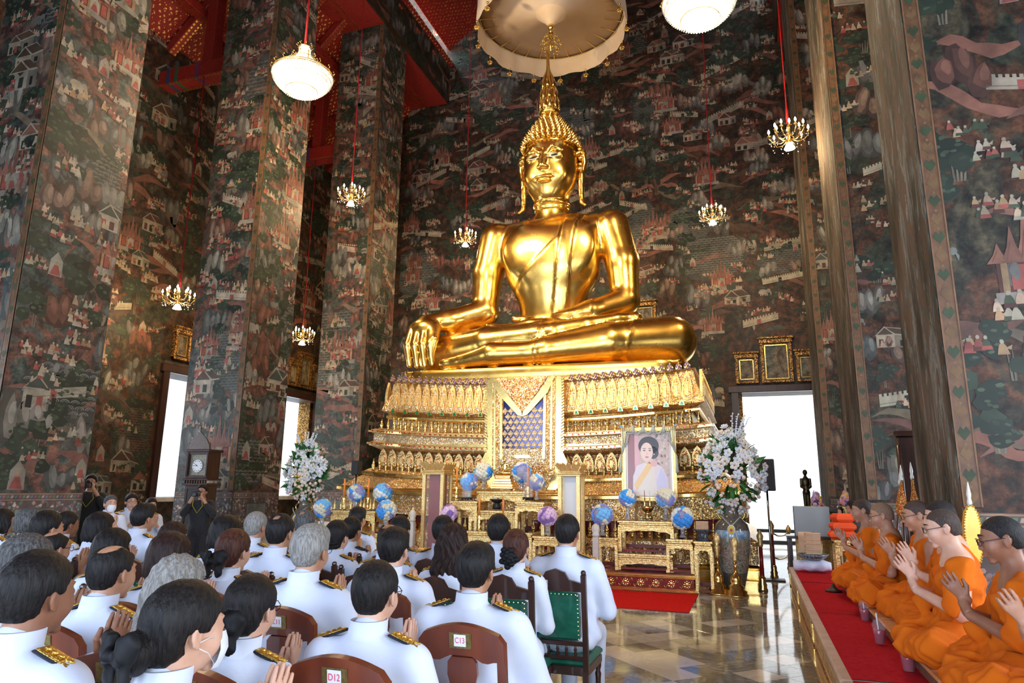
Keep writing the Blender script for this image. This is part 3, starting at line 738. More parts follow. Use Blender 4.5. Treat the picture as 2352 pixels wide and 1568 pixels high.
def mesh_of(name, V, F, mat, smooth=True):
    me = bpy.data.meshes.new(name); me.vertices.add(len(V)); me.vertices.foreach_set('co', V.astype(np.float32).ravel())
    n = len(F); me.loops.add(n*4); me.loops.foreach_set('vertex_index', F.astype(np.int32).ravel()); me.polygons.add(n)
    me.polygons.foreach_set('loop_start', np.arange(0, n*4, 4, dtype=np.int32))
    try: me.polygons.foreach_set('loop_total', np.full(n, 4, np.int32))
    except Exception: pass
    me.polygons.foreach_set('use_smooth', np.full(n, smooth))
    for m in (mat if isinstance(mat, (list, tuple)) else [mat]): me.materials.append(m)
    me.update(calc_edges=True); return me

# ------------------------------------------------------------------ the great seated statue
BX, BY, BZ = -4.10, 14.45, 4.02
h = .034
f = Field((-3.7, -1.75, -.12), (3.7, 1.45, 4.35), h)
f.ell((0, .25, .55), (1.35, .85, .62), .1)                    # seat
f.ell((0, .18, 1.3), (.76, .48, .95), .28)
f.ell((0, .12, 2.55), (1.12, .60, 1.0), .40)
f.ell((0, .18, 3.2), (1.40, .50, .55), .35)
f.cap((-1.26, .18, 3.46), (1.26, .18, 3.46), .28, .28, .22)
f.cap((0, .15, 3.6), (0, .05, 4.35), .40, .37, .16)
for s_ in (-1, 1): f.ell((s_*.48, -.24, 2.85), (.52, .18, .48), .40)
# his right arm (image left), hand over the knee
f.chain([(-1.40, .15, 3.38), (-1.60, .12, 2.5), (-1.62, .02, 1.62)], [.40, .36, .30], .08)
f.chain([(-1.62, .0, 1.55), (-2.25, -.45, 1.28), (-2.72, -.80, 1.18)], [.32, .27, .20], .10)
f.ell((-2.72, -.92, 1.02), (.36, .22, .24), .08)
for i in range(4):
    x = -2.98+i*.165; f.chain([(x, -1.0, 1.02), (x-.02+.02*i, -1.16, .62), (x+.04*i*.5+.05, -1.13, .12+.02*abs(i-1.5))], [.098, .088, .066], .015)
f.chain([(-2.42, -.92, 1.05), (-2.36, -1.12, .72), (-2.42, -1.14, .34)], [.12, .10, .075], .03)
# his left arm, hand resting palm up in the lap
f.chain([(1.40, .15, 3.38), (1.62, .12, 2.5), (1.68, .05, 1.62)], [.40, .37, .32], .08)
f.chain([(1.66, .0, 1.55), (1.05, -.50, 1.22), (.35, -.80, 1.02)], [.33, .26, .17], .10)
f.ell((-.05, -.88, .98), (.48, .26, .10), .05)
for i in range(4): f.chain([(-.25, -1.06+i*.11, .96), (-.75, -1.04+i*.11, .90), (-1.15, -.98+i*.11, 1.0)], [.07, .062, .05], .012)
f.chain([(.0, -.70, 1.04), (-.35, -.78, 1.10), (-.62, -.82, 1.12)], [.08, .07, .05], .02)
# legs
f.cap((-.7, .25, .62), (-2.70, -.15, .52), .58, .50, .12); f.cap((.7, .25, .62), (2.62, -.15, .56), .60, .54, .12)
f.chain([(-2.72, -.28, .50), (-1.2, -.85, .60), (.0, -1.02, .68), (.45, -1.0, .74)], [.46, .38, .27, .24], .05)      # upper shin
f.chain([(.45, -1.02, .74), (1.0, -.90, .84), (1.62, -.62, 1.0), (1.90, -.48, 1.04)], [.24, .20, .15, .13], .05)
f.ell((1.95, -.48, 1.04), (.17, .16, .15), .03); f.ell((.38, -1.10, .70), (.24, .2, .2), .05)
f.chain([(2.66, -.30, .54), (1.5, -.95, .44), (.3, -1.28, .30), (-.1, -1.30, .26)], [.53, .42, .28, .24], .05)      # lower shin
f.chain([(-.1, -1.30, .26), (-.9, -1.34, .27), (-1.6, -1.26, .17), (-1.95, -1.22, .14)], [.24, .25, .15, .13], .05)
f.ell((-2.0, -1.20, .13), (.18, .17, .14), .03)
# robe: raised diagonal cloth and the hanging sash
def robe(d, x, y, z):
    front = y < .25
    dd = d.copy()
    edge = (x-(1.05-(3.45-z)*.0)); 
    diag = x > (-.95+(z-1.9)*1.05)                # covers his left chest
    m = (z > 1.15) & (z < 3.75) & (x < 1.75) & diag & (d < .1) & ~((x > 1.15) & (z < 3.0) & (y > -.9) & (x > 1.28))
    dd = d-.024*np.clip((x-(-.95+(z-1.9)*1.05))/.07, 0, 1)*((z > 1.15) & (z < 3.75) & (x < 1.10) & (y < .2))
    sx = .28+(z-1.4)*.14
    ms = (z > 1.25) & (z < 3.66) & (np.abs(x-sx) < .19) & (y < .45)
    dd = np.where((z > 1.25) & (z < 3.7) & (y < .5), np.minimum(dd, d-.06*np.clip((.19-np.abs(x-sx))/.05, 0, 1)), dd)
    for c in ((-.02, .62), (.55, .3)):
        pass
    return dd
f.apply(robe)
f.apply(lambda d, x, y, z: np.where((z < 1.35) & (z > -.1) & (np.abs(np.abs(x-.12)-.055) < .022) & (y < -.6), d-.018, d))
f.apply(lambda d, x, y, z: np.where((z < 1.05) & (np.abs(x-1.95-(z-.5)*.2) < .02) & (y < -.1), d-.02, d))
f.box((0, -.25, -.06), (5.9, 2.2, .10), .05)
V, F = f.surf(2)
statue = empty('statue', (BX, BY, BZ), 0, 'colossal gilded cross-legged statue with one hand over its knee on the tiered throne', 'statue')
link('body', mesh_of('statue_body', V, F, M_STATUE), statue)
# plinth
b = MB(); b.smooth = True
def stadium(hw, hd, n=10, ex=.55):
    pts = []
    for cx, cy, a0 in ((hw-ex, hd-ex, 0), (-hw+ex, hd-ex, PI/2), (-hw+ex, -hd+ex, PI), (hw-ex, -hd+ex, 1.5*PI)):
        for i in range(n+1): a = a0+PI/2*i/n; pts.append((cx+ex*math.cos(a), cy+ex*math.sin(a)))
    return pts
def loft(mb, rings, cap=True, X=None, closed=True):
    n = len(rings[0]); vs = [p for r in rings for p in r]; fs = []
    for k in range(len(rings)-1):
        for i in range(n if closed else n-1):
            j = (i+1) % n; fs.append((k*n+i, k*n+j, (k+1)*n+j, (k+1)*n+i))
    if cap: fs.append(tuple(reversed(range(n)))); fs.append(tuple((len(rings)-1)*n+i for i in range(n)))
    mb.add(vs, fs, X)
loft(b, [[(x, y-.18, z) for x, y in stadium(3.02+o, 1.25+o)] for z, o in ((-.32, .03), (-.30, .05), (-.10, .0), (-.04, .0), (-.02, -.03))])
b.build('seat_plate', M_STATUE, statue)

# head
hz = 4.93
f = Field((-.95, -1.0, -1.05), (.95, .85, 1.3), .021)
f.ell((0, .0, .12), (.64, .66, .80), .1); f.ell((0, -.10, -.38), (.52, .52, .56), .3)
f.ell((0, -.36, -.72), (.20, .17, .14), .15)
for s_ in (-1, 1):
    f.ell((s_*.30, -.44, -.25), (.20, .14, .22), .15)
    f.ell((s_*.26, -.70, .16), (.20, .09, .10), .06, '-')
    f.ell((s_*.26, -.565, .13), (.19, .09, .12), .03)
    f.cap((s_*.08, -.645, .20), (s_*.22, -.66, .33), .035, .035, .05); f.cap((s_*.22, -.655, .33), (s_*.46, -.54, .23), .035, .02, .05)
    f.ell((s_*.085, -.74, -.17), (.065, .07, .05), .03)
f.chain([(0, -.62, .22), (0, -.70, .02), (0, -.79, -.14)], [.06, .062, .08], .06)
f.ell((0, -.665, -.375), (.23, .065, .036), .02); f.ell((0, -.655, -.45), (.17, .06, .038), .02); f.cap((-.24, -.62, -.40), (.24, -.62, -.40), .012, .012, .01, '-')
f.cap((0, -.08, -.6), (0, -.02, -1.1), .40, .42, .06)
f.apply(lambda d, x, y, z: np.where((z < -.84) & (z > -.93), d-.03, d))
for s_ in (-1, 1):
    f.chain([(s_*.66, .0, .30), (s_*.76, .10, .36), (s_*.78, .14, .12), (s_*.72, .06, -.25)], [.06, .07, .07, .06], .04)
    f.chain([(s_*.72, .05, -.2), (s_*.70, .02, -.55), (s_*.72, -.02, -.88), (s_*.80, -.08, -.97)], [.075, .065, .06, .04], .03)
    f.cap((s_*.70, -.01, -.35), (s_*.69, -.05, -.75), .02, .02, .01, '-')
V, F = f.surf(1)
head = link('head', mesh_of('statue_head', V, F, M_STATUE), statue, (0, .0, hz), (math.radians(7), 0, 0))
for s_ in (-1, 1):
    b = MB(); b.smooth = True; b.ball((s_*.26, -.675, .100), (.095, .025, .020), 12, 6); b.build('eye', Mat('black_inlay', (.01, .01, .012), .2).m, head)
    b = MB(); b.smooth = True; b.tube([(s_*(.09+.34*t), -.700+.13*t*t, .085+.03*math.sin(PI*t)*-1+.05*t*t) for t in np.linspace(0, 1, 9)], .009, 6)
    b.tube([(s_*(.09+.34*t), -.700+.13*t*t, .125+.03*math.sin(PI*t)+.02*t*t) for t in np.linspace(0, 1, 9)], .006, 6); b.build('eyelid', Mat('pearl_inlay', (.8, .8, .75), .2).m, head)
b = MB(); b.smooth = True; b.ball((0, -.665, .30), .03, 8, 6); b.build('forehead_mark', M_STATUE, head)
# snail-shell curls: cone shaped dome
curl = MB(); curl.smooth = True; curl.lathe([(.062, -.03), (.062, .02), (.045, .055), (.02, .09), (.004, .12)], 7)
cb = MB(); cb.smooth = True; cb.ball((0, .06, .55), (.62, .62, .42), 24, 12)
cb.lathe([(.60, .55), (.57, .75), (.42, 1.0), (.25, 1.22), (.14, 1.36)], 20, (0, .06, 0)); cb.build('hair_dome', M_STATUE, head)
M_CURL = gold_mat('gilt_curls', (1.0, .66, .2), .24, .2, 5, 30)
hc = MB(); hc.smooth = True
def dome(t):      # t 0 = hairline, 1 = top; returns radius, z
    P = [(.665, -.05), (.69, .2), (.68, .42), (.64, .62), (.55, .80), (.42, .98), (.30, 1.14), (.20, 1.28), (.13, 1.38)]
    q = t*(len(P)-1); i = min(int(q), len(P)-2); k = q-i; return P[i][0]+(P[i+1][0]-P[i][0])*k, P[i][1]+(P[i+1][1]-P[i][1])*k
rows = 17
for r_ in range(rows):
    t = r_/(rows-1); R, z = dome(t); R2, z2 = dome(min(1, t+.05)); n = max(8, int(2*PI*R/.125)); sl = math.atan2(R-R2+1e-4, z2-z+1e-4)
    for i in range(n):
        a = 2*PI*(i+.5*(r_ % 2))/n; x, y = R*math.cos(a), R*math.sin(a)
        if z < .50 and y < -.12 - (0 if z > .3 else -.10): 
            if not (z > .47): continue
        if z < .62 and y < -.35 and abs(x) < .5 and z < .56+(.04 if abs(x) < .08 else 0): continue
        k = .75+.25*(1-t)
        hc.add(curl.v, curl.f, Matrix.Translation((x, y+.06, z)) @ Euler((0, 0, a)).to_matrix().to_4x4() @ Euler((0, PI/2-sl*.7-.25, 0)).to_matrix().to_4x4() @ Matrix.Scale(k, 4))
o = hc.build('hair_curls', M_CURL, head, True); o['kind'] = 'stuff'
# flame finial
fl = MB(); fl.smooth = True
fl.lathe([(.20, 0), (.25, .05), (.22, .12), (.26, .16), (.19, .24)], 14, (0, .06, 1.36))
fl.lathe([(.15, .22), (.17, .40), (.13, .62), (.085, .85), (.05, 1.15), (.035, 1.5), (.012, 1.85)], 12, (0, .06, 1.36))
fl.build('finial_core', M_STATUE, head)
b = MB(); b.smooth = True
for lvl, (rr, z0, L, n) in enumerate(((.21, .10, .62, 10), (.17, .35, .62, 8), (.12, .65, .55, 6))):
    for i in range(n):
        a = 2*PI*i/n+lvl*.3; c, s_ = math.cos(a), math.sin(a)
        b.tube([((rr+.05*math.sin(t*5))*c*(1-.45*t), .06+(rr+.05*math.sin(t*5))*s_*(1-.45*t), 1.36+z0+L*t) for t in np.linspace(0, 1, 7)], [.045, .05, .045, .035, .026, .016, .004], 6)
b.build('finial_flames', M_CURL, head)

# ------------------------------------------------------------------ tiered throne, bowed upwards at its ends
throne = empty('throne', (BX, 0, 0), 0, 'tall tiered mosaic throne with bowed gilt ledges carrying the gilded statue', 'throne')
YC = 15.2
def sag(x, hw, amt): return amt*(abs(x)/hw)**2
def tier(mb, prof, amt=.12, nx=24, redent=True):
    """prof: (half width, front y, z); three sides; ends lifted"""
    rings = []
    for hw, fy, z in prof:
        r = []
        yb = 17.3
        for i in range(5): r.append((-hw, yb+(fy-yb)*i/5, z+amt))
        for i in range(nx+1):
            x = -hw+2*hw*i/nx; y = fy+ (0.16 if abs(x) > hw*.90 else (.08 if abs(x) > hw*.78 else 0)); r.append((x, y, z+sag(x, hw, amt)))
        for i in range(5): r.append((hw, fy+(yb-fy)*(i+1)/5, z+amt))
        rings.append(r)
    loft(mb, rings, False, closed=False)
    top = rings[-1]; n = len(top); mb.add(top, [tuple(range(n))]); 
SG = .17
b = MB(); tier(b, [(3.10, 12.98, 2.86), (3.36, 12.78, 2.98), (3.32, 12.80, 3.10), (3.20, 12.92, 3.35), (3.16, 12.96, 3.6), (3.20, 12.90, 3.64)], SG); b.build('lotus_tier', M_MOSAIC, throne)
b = MB(); tier(b, [(3.12, 12.96, 2.60), (3.12, 12.96, 2.86)], SG); b.build('waist', M_MOSLIGHT, throne)
b = MB(); tier(b, [(3.22, 12.86, 2.80), (3.26, 12.82, 2.83), (3.26, 12.82, 2.87), (3.20, 12.88, 2.90)], SG); b.build('ledge', M_GOLD, throne)
b = MB(); tier(b, [(3.38, 12.62, 2.20), (3.50, 12.56, 2.24), (3.50, 12.56, 2.30), (3.42, 12.62, 2.33), (3.42, 12.62, 2.48), (3.48, 12.56, 2.52), (3.46, 12.58, 2.57), (3.30, 12.7, 2.60)], SG); b.build('middle_tier', M_MOSLIGHT, throne)
b = MB(); tier(b, [(3.44, 12.60, 2.25), (3.53, 12.53, 2.26), (3.53, 12.53, 2.30), (3.44, 12.6, 2.31)], SG); b.build('ledge', M_GOLD, throne)
b = MB(); tier(b, [(3.45, 12.58, 2.50), (3.51, 12.53, 2.51), (3.51, 12.53, 2.55), (3.44, 12.6, 2.565)], SG); b.build('ledge', M_GOLD, throne)
b = MB(); tier(b, [(3.42, 12.80, 1.80), (3.24, 12.86, 1.95), (3.28, 12.8, 2.15), (3.40, 12.62, 2.22)], SG*.9); b.build('petal_recess', M_MOSRED, throne)
b = MB(); tier(b, [(4.02, 12.42, 1.38), (4.05, 12.40, 1.42), (3.62, 12.62, 1.66), (3.60, 12.62, 1.74), (3.52, 12.66, 1.78), (3.46, 12.8, 1.82)], SG*.85); b.build('sloping_roof_tier', M_MOSAIC, throne)
b = MB(); tier(b, [(4.0, 12.42, 1.34), (4.08, 12.36, 1.36), (4.08, 12.36, 1.41), (4.0, 12.42, 1.44)], SG*.85); tier(b, [(3.60, 12.60, 1.66), (3.66, 12.57, 1.68), (3.66, 12.57, 1.72), (3.58, 12.64, 1.74)], SG*.85); b.build('ledge', M_GOLD, throne)
b = MB(); tier(b, [(3.98, 12.44, .98), (3.98, 12.44, 1.36)], .12); b.build('lower_frieze', M_MOSAIC, throne)
b = MB(); tier(b, [(3.80, 12.62, .72), (3.80, 12.62, 1.0)], .1); b.build('red_recess', M_RED, throne)
b = MB(); tier(b, [(4.12, 12.36, .30), (4.12, 12.36, .66), (4.02, 12.46, .72), (3.9, 12.6, .78)], .06); b.build('base_tier', M_MOSAIC, throne)
b = MB(); tier(b, [(4.20, 12.28, 0), (4.20, 12.28, .10), (4.16, 12.32, .14), (4.16, 12.32, .26), (4.20, 12.28, .30), (4.1, 12.4, .34)], .0); b.build('base_moulding', M_GOLD, throne)
M_MOSNAVY = mosaic('glass_mosaic_navy', [(0, (.05, .06, .4)), (.4, GG), (.7, (.03, .03, .2)), (.9, (.9, .9, .9))], 44, .7)
# repeated pieces
def petal_mesh(name, w, hh, mat, rim, d=.05, amt=0):
    mb = MB()
    def shape(k): return [(0, 0), (-.42*w*k, .02*hh), (-.5*w*k, .25*hh), (-.44*w*k, .55*hh), (-.25*w*k, .82*hh), (0, hh*(.5+.5*k)), (.25*w*k, .82*hh), (.44*w*k, .55*hh), (.5*w*k, .25*hh), (.42*w*k, .02*hh)]
    mb.cur = 1; mb.prism([(x, z) for x, z in shape(1)], d); mb.cur = 0
    mb.prism([(x*1, z*.86+.05*hh) for x, z in shape(.74)], d*.6, T(0, -d*.45, 0)); mb.cur = 1
    mb.prism([(x, z*.5+.18*hh) for x, z in shape(.3)], d*.5, T(0, -d*.8, 0))
    return mb.mesh(name, [mat, rim])
pm = petal_mesh('lotus_petal', .20, .62, M_MOSAIC, M_CARVE2)
n = 32
for i in range(n):
    x = -3.14+6.28*(i+.5)/n
    if abs(x) < .74: continue
    yy = 12.80+(0.16 if abs(x) > 3.16*.90 else (.08 if abs(x) > 3.16*.78 else 0))
    link('lotus_petal', pm, throne, (x, yy-.04, 2.99+sag(x, 3.16, SG)), (math.radians(-10), 0, 0))
for sg, hw in ((-1, 3.3), (1, 3.3)):
    for i in range(14): link('lotus_petal', pm, throne, (sg*(hw+.02), 13.1+i*.25, 2.99+SG), (0, 0, sg*PI/2))
gm = MB(); gm.cur = 1; gm.prism([(-.085, 0), (.085, 0), (.06, .09), (0, .17), (-.06, .09)], .03); gm.cur = 0; gm.prism([(-.05, .01), (.05, .01), (.035, .07), (0, .12), (-.035, .07)], .02, T(0, -.015, 0)); M_GGREEN = Mat('green_glass_inlay', (.01, .22, .06), .15, .3).m
gme = gm.mesh('green_gable', [M_GGREEN, M_GOLD])
for i in range(22):
    x = -3.1+6.2*(i+.5)/22
    if abs(x) < .8: continue
    link('green_gable', gme, throne, (x, 12.72, 2.93+sag(x, 3.3, SG)), scale=.62)
tipm = MB(); tipm.cur = 0; tipm.prism([(-.05, 0), (.05, 0), (.06, .06), (0, .15), (-.06, .06)], .03); tme2 = tipm.mesh('petal_tip', [M_MOSNAVY])
for i in range(40):
    x = -3.15+6.3*(i+.5)/40
    if abs(x) < .72: continue
    link('petal_tip', tme2, throne, (x, 12.84, 3.60+sag(x, 3.2, SG)), (math.radians(8), 0, 0))
bm_ = MB(); bm_.smooth = True; bm_.lathe([(.05, 0), (.05, .03), (.03, .05), (.042, .09), (.045, .13), (.02, .17), (.026, .19), (.012, .24), (.004, .30)], 8); bme = bm_.mesh('spire', M_GOLD)
bl = MB(); bl.smooth = True; bl.lathe([(.035, 0), (.02, .04), (.018, .16), (.034, .2), (.034, .24)], 6); blm = bl.mesh('baluster', M_GOLD)
def row(me, name, n, hw, y, z, amt, skip=.72, s=1.0, both=True):
    for i in range(n):
        x = -hw+2*hw*(i+.5)/n
        if abs(x) < skip: continue
        link(name, me, throne, (x, y+(.08 if abs(x) > hw*.8 else 0), z+sag(x, hw, amt)), scale=s)
row(blm, 'baluster', 54, 3.12, 12.88, 2.60, SG)
row(bme, 'spire', 44, 3.32, 12.70, 2.58, SG, s=.8)
row(bme, 'spire', 48, 3.46, 12.70, 1.76, SG*.85, .3, s=.8)
row(bme, 'spire', 52, 3.95, 12.45, .72, .06, .2, s=1.0)
am = petal_mesh('arched_petal', .21, .36, M_MOSRED, M_CARVE2, .04)
row(am, 'arched_petal', 30, 3.3, 12.72, 1.84, SG*.9, .7)
row(am, 'arched_petal', 34, 3.9, 12.36, .32, .06, .1, s=.85)
st_ = MB(); st_.box((0, 0, 0), (.026, .02, .026)); stm = st_.mesh('jewel', Mat('ruby_glass', (.5, .01, .01), .1, .3).m)
row(stm, 'jewel', 60, 3.40, 12.51, 2.53, SG); row(stm, 'jewel', 60, 3.40, 12.51, 2.28, SG)
# central hanging apron
ap = MB(); ap.cur = 0
AY = 12.50
def pan(poly, y, d, mat): ap.cur = mat; ap.prism([(x, z) for x, z in poly], d, T(0, y, 0))
pan([(-.76, 3.66), (-.74, 2.3), (-.86, 2.05), (-.72, 1.62), (-.42, 1.30), (0, 1.18), (.42, 1.30), (.72, 1.62), (.86, 2.05), (.74, 2.3), (.76, 3.66)], AY, .2, 1)
pan([(-.64, 3.66), (-.62, 1.85), (-.40, 1.42), (0, 1.30), (.40, 1.42), (.62, 1.85), (.64, 3.66)], AY-.03, .05, 0)
pan([(-.40, 3.22), (-.40, 2.30), (.40, 2.30), (.40, 3.22), (.0, 2.93)], AY-.05, .03, 3)
pan([(-.50, 3.66), (-.05, 3.02), (0, 3.0), (.05, 3.02), (.50, 3.66)], AY-.07, .03, 2)
for sg in (-1, 1):
    pan([(sg*.66, 3.68), (sg*.60, 3.68), (sg*.02, 3.0), (sg*.0, 2.90), (sg*.10, 2.93), (sg*.42, 3.26), (sg*.5, 3.34)][::sg], AY-.085, .03, 1)
    pan([(sg*.42, 3.3), (sg*.47, 3.3), (sg*.45, 2.1), (sg*.40, 2.1)][::-sg], AY-.07, .04, 1); pan([(sg*.56, 3.5), (sg*.60, 3.6), (sg*.58, 1.9), (sg*.54, 1.9)][::-sg], AY-.06, .04, 1)
pan([(-.50, 2.28), (-.46, 2.0), (.46, 2.0), (.50, 2.28)], AY-.05, .03, 4); pan([(-.15, 2.17), (-.15, 2.11), (.15, 2.11), (.15, 2.17)], AY-.07, .03, 1)
pan([(-.42, 1.96), (-.42, 1.62), (0, 1.40), (.42, 1.62), (.42, 1.96)], AY-.05, .03, 2)
pan([(-.74, 3.6), (-.70, 1.9), (.70, 1.9), (.74, 3.6)], AY+.15, .3, 1)
ap.build('apron_panel', [M_MOSAIC, M_GOLD, M_MOSRED, M_NAVY, M_MOSLIGHT], throne)
# gilt rosettes on the navy field
ro = MB(); ro.cur = 0
for k in range(4):
    X = T(0, 0, 0) @ Euler((0, k*PI/2, 0)).to_matrix().to_4x4(); ro.prism([(0, .0), (-.026, .032), (0, .072), (.026, .032)], .014, X)
ro.smooth = False; rom = ro.mesh('rosette', [M_MOSLIGHT])
for j in range(8):
    for i in range(7):
        x = -.36+i*.12+(j % 2)*.06; z = 2.36+j*.108
        if x > .38 or z > 3.16-(.26*(1-min(1, abs(x)/.38))): continue
        link('rosette', rom, throne, (x, AY-.056, z))
sr = MB(); sr.prism([(0, 0), (.05, .03), (.055, .0), (.0, -.035)], .05, T(0, 0, 0)); srm = sr.mesh('serrated_leaf', M_GOLD)
for sg in (-1, 1):
    for i in range(26): link('serrated_leaf', srm, throne, (sg*.75, AY, 2.25+i*.055), scale=(sg, 1, 1))

# ------------------------------------------------------------------ tiered umbrella over the statue
M_SILK = vary('cream_silk', (.74, .52, .30), (.80, .60, .38), 2, .6, sheen=.3)
M_SILK2 = vary('cream_silk_lining', (.80, .58, .38), (.86, .66, .46), 2, .6)
um = empty('royal_umbrella', (BX, BY, 12.66), 0, 'large cream cloth umbrella with gold fringe drops hanging over the statue', 'umbrella')
b = MB(); b.smooth = True; R = 1.84; n = 72; rings = []
for z, o in ((0, .0), (.12, .01), (.35, .0), (.6, -.02)):
    rings.append([((R+o+.022*math.sin(i*1.7)+.018*math.sin(i*.9+1)*(1-z))*math.cos(2*PI*i/n), (R+o+.022*math.sin(i*1.7))*math.sin(2*PI*i/n), z-.02+.03*math.sin(i*.8)*(z == 0)) for i in range(n)])
loft(b, rings, False); b.build('valance', M_SILK, um)
b = MB(); b.smooth = True
loft(b, [[(r*math.cos(2*PI*i/48), r*math.sin(2*PI*i/48), z) for i in range(48)] for r, z in ((1.80, .50), (1.3, .60), (.7, .72), (.3, .76))], True); b.build('lining', M_SILK2, um)
b = MB(); b.smooth = True
for k in range(3):
    loft(b, [[(r*math.cos(2*PI*i/48), r*math.sin(2*PI*i/48), z) for i in range(48)] for r, z in ((1.84-.45*k, .56+.75*k), (1.84-.45*k, .9+.75*k), (1.45-.45*k, 1.15+.75*k), (1.40-.45*k, 1.3+.75*k))], False)
b.build('canopy_tiers', M_SILK, um)
b = MB(); b.smooth = True; b.lathe([(.02, .12), (.10, .22), (.24, .38), (.40, .52), (.46, .64), (.44, .74)], 28); b.build('silk_bag', M_SILK, um)
for i in range(28):
    a = 2*PI*i/28; b = MB(); b.tube([(.42*math.cos(a), .42*math.sin(a), .60), (1.79*math.cos(a), 1.79*math.sin(a), .47)], .011, 5); b.build('rib', M_GOLD, um)
b = MB(); b.tube([(1.80*math.cos(2*PI*i/60), 1.80*math.sin(2*PI*i/60), .485) for i in range(61)], .012, 5); b.build('hoop', M_GOLD, um)
dr = MB(); dr.smooth = True
dr.lathe([(.005, 0), (.03, -.02), (.035, -.05), (.01, -.07)], 8); dr.ball((0, 0, -.10), .012, 6, 4); dr.ball((0, 0, -.135), .016, 6, 4)
for i in range(8):
    a = 2*PI*i/8; dr.tube([(0, 0, -.15), (.045*math.cos(a), .045*math.sin(a), -.20), (.085*math.cos(a), .085*math.sin(a), -.225)], [.02, .024, .004], 5)
    dr.tube([(0, 0, -.17), (.03*math.cos(a+.4), .03*math.sin(a+.4), -.24), (.055*math.cos(a+.4), .055*math.sin(a+.4), -.275)], [.016, .02, .004], 5)
drm = dr.mesh('gold_drop', M_CURL)
for i in range(16):
    a = 2*PI*(i+.35)/16; link('gold_drop', drm, um, (1.86*math.cos(a), 1.86*math.sin(a), .03), scale=.9)
b = MB(); b.smooth = True; b.lathe([(.07, .20), (.09, .14), (.07, .08), (.035, .05), (.05, .0), (.01, -.03)], 12)
for lv, (z, rr, n, q) in enumerate(((-.18, .17, 10, .7), (-.33, .25, 10, .8), (-.48, .16, 8, .8))):
    for i in range(n):
        a = 2*PI*i/n+lv*.3; b.tube([(0, 0, z+.16), (rr*.7*math.cos(a), rr*.7*math.sin(a), z+.10), (rr*math.cos(a), rr*math.sin(a), z)], .008, 4); b.ball((rr*math.cos(a), rr*math.sin(a), z-.03), .034*q, 8, 6)
        b.tube([(rr*math.cos(a), rr*math.sin(a), z-.05), (rr*math.cos(a), rr*math.sin(a), z-.13)], [.018, .002], 5)
b.tube([(0, 0, .1), (0, 0, -.55)], .02, 6); b.build('hanging_ornament', M_CURL, um)
b = MB(); b.tube([(0, 0, 2.6), (0, 0, 4.5)], .02, 6); b.build('suspension_rope', M_RED, um)
print('statue', time.time()-T0)

# ------------------------------------------------------------------ people
def skin_mat(name, c1, c2):
    m = Mat(name, c1, .45, spec=.4, sss=.06); co = m.co(); n = m.noise(co, 14, 4); m.base(m.ramp(n.outputs[0], [(.35, c1), (.65, c2)])); n2 = m.noise(co, 160, 2); m.bump(n2.outputs[0], .12, .002); return m.m
SK1 = skin_mat('skin_light', (.60, .33, .22), (.68, .40, .28)); SK2 = skin_mat('skin_tan', (.42, .20, .11), (.50, .26, .16)); SK3 = skin_mat('skin_brown', (.26, .11, .06), (.33, .15, .085))
def hair_mat(name, c1, c2, rough=.5, sc=130, spec=.22):
    m = Mat(name, c1, rough, spec=spec); co = m.co('Object', (1, 1, .12)); n = m.noise(co, sc, 4, .6, .4)
    m.base(m.ramp(n.outputs[0], [(.40, c1), (.62, c2)])); m.bump(n.outputs[0], .9, .006); return m.m
HBLK = hair_mat('black_hair', (.006, .005, .005), (.016, .013, .012)); HBRN = hair_mat('dark_brown_hair', (.012, .006, .005), (.035, .015, .011))
HRED = hair_mat('reddish_brown_hair', (.035, .010, .006), (.10, .035, .02)); HGREY = hair_mat('grey_hair', (.17, .16, .145), (.34, .32, .29), .6)
HSALT = hair_mat('salt_and_pepper_hair', (.04, .04, .04), (.13, .125, .12), .6); HSHAVE = hair_mat('shaven_stubble', (.045, .032, .026), (.10, .065, .05), .65, 200)
M_UNI = vary('white_uniform', (.66, .71, .84), (.72, .77, .90), 6, .8, bump=.2, bscale=25, dist=.006)
M_NAVYC = Mat('navy_cloth', (.01, .01, .02), .7).m
M_BRAID = gold_mat('gold_braid', (.75, .48, .10), .42, 1.0, 60, 130)
M_ROBE = vary('saffron_robe', (.60, .115, .004), (.72, .16, .006), 3, .9, bump=.45, bscale=16, dist=.012, spec=.2)
M_LENS = Mat('spectacle_frame', (.02, .02, .025), .25, .6).m
M_BROW = Mat('eyebrow_hair', (.015, .010, .008), .7).m
M_EYEW = Mat('eye_white', (.7, .68, .65), .3).m
M_LIP = Mat('lip', (.42, .14, .11), .45).m
M_MASKM = vary('white_mask_paper', (.72, .74, .78), (.8, .82, .86), 40, .8)

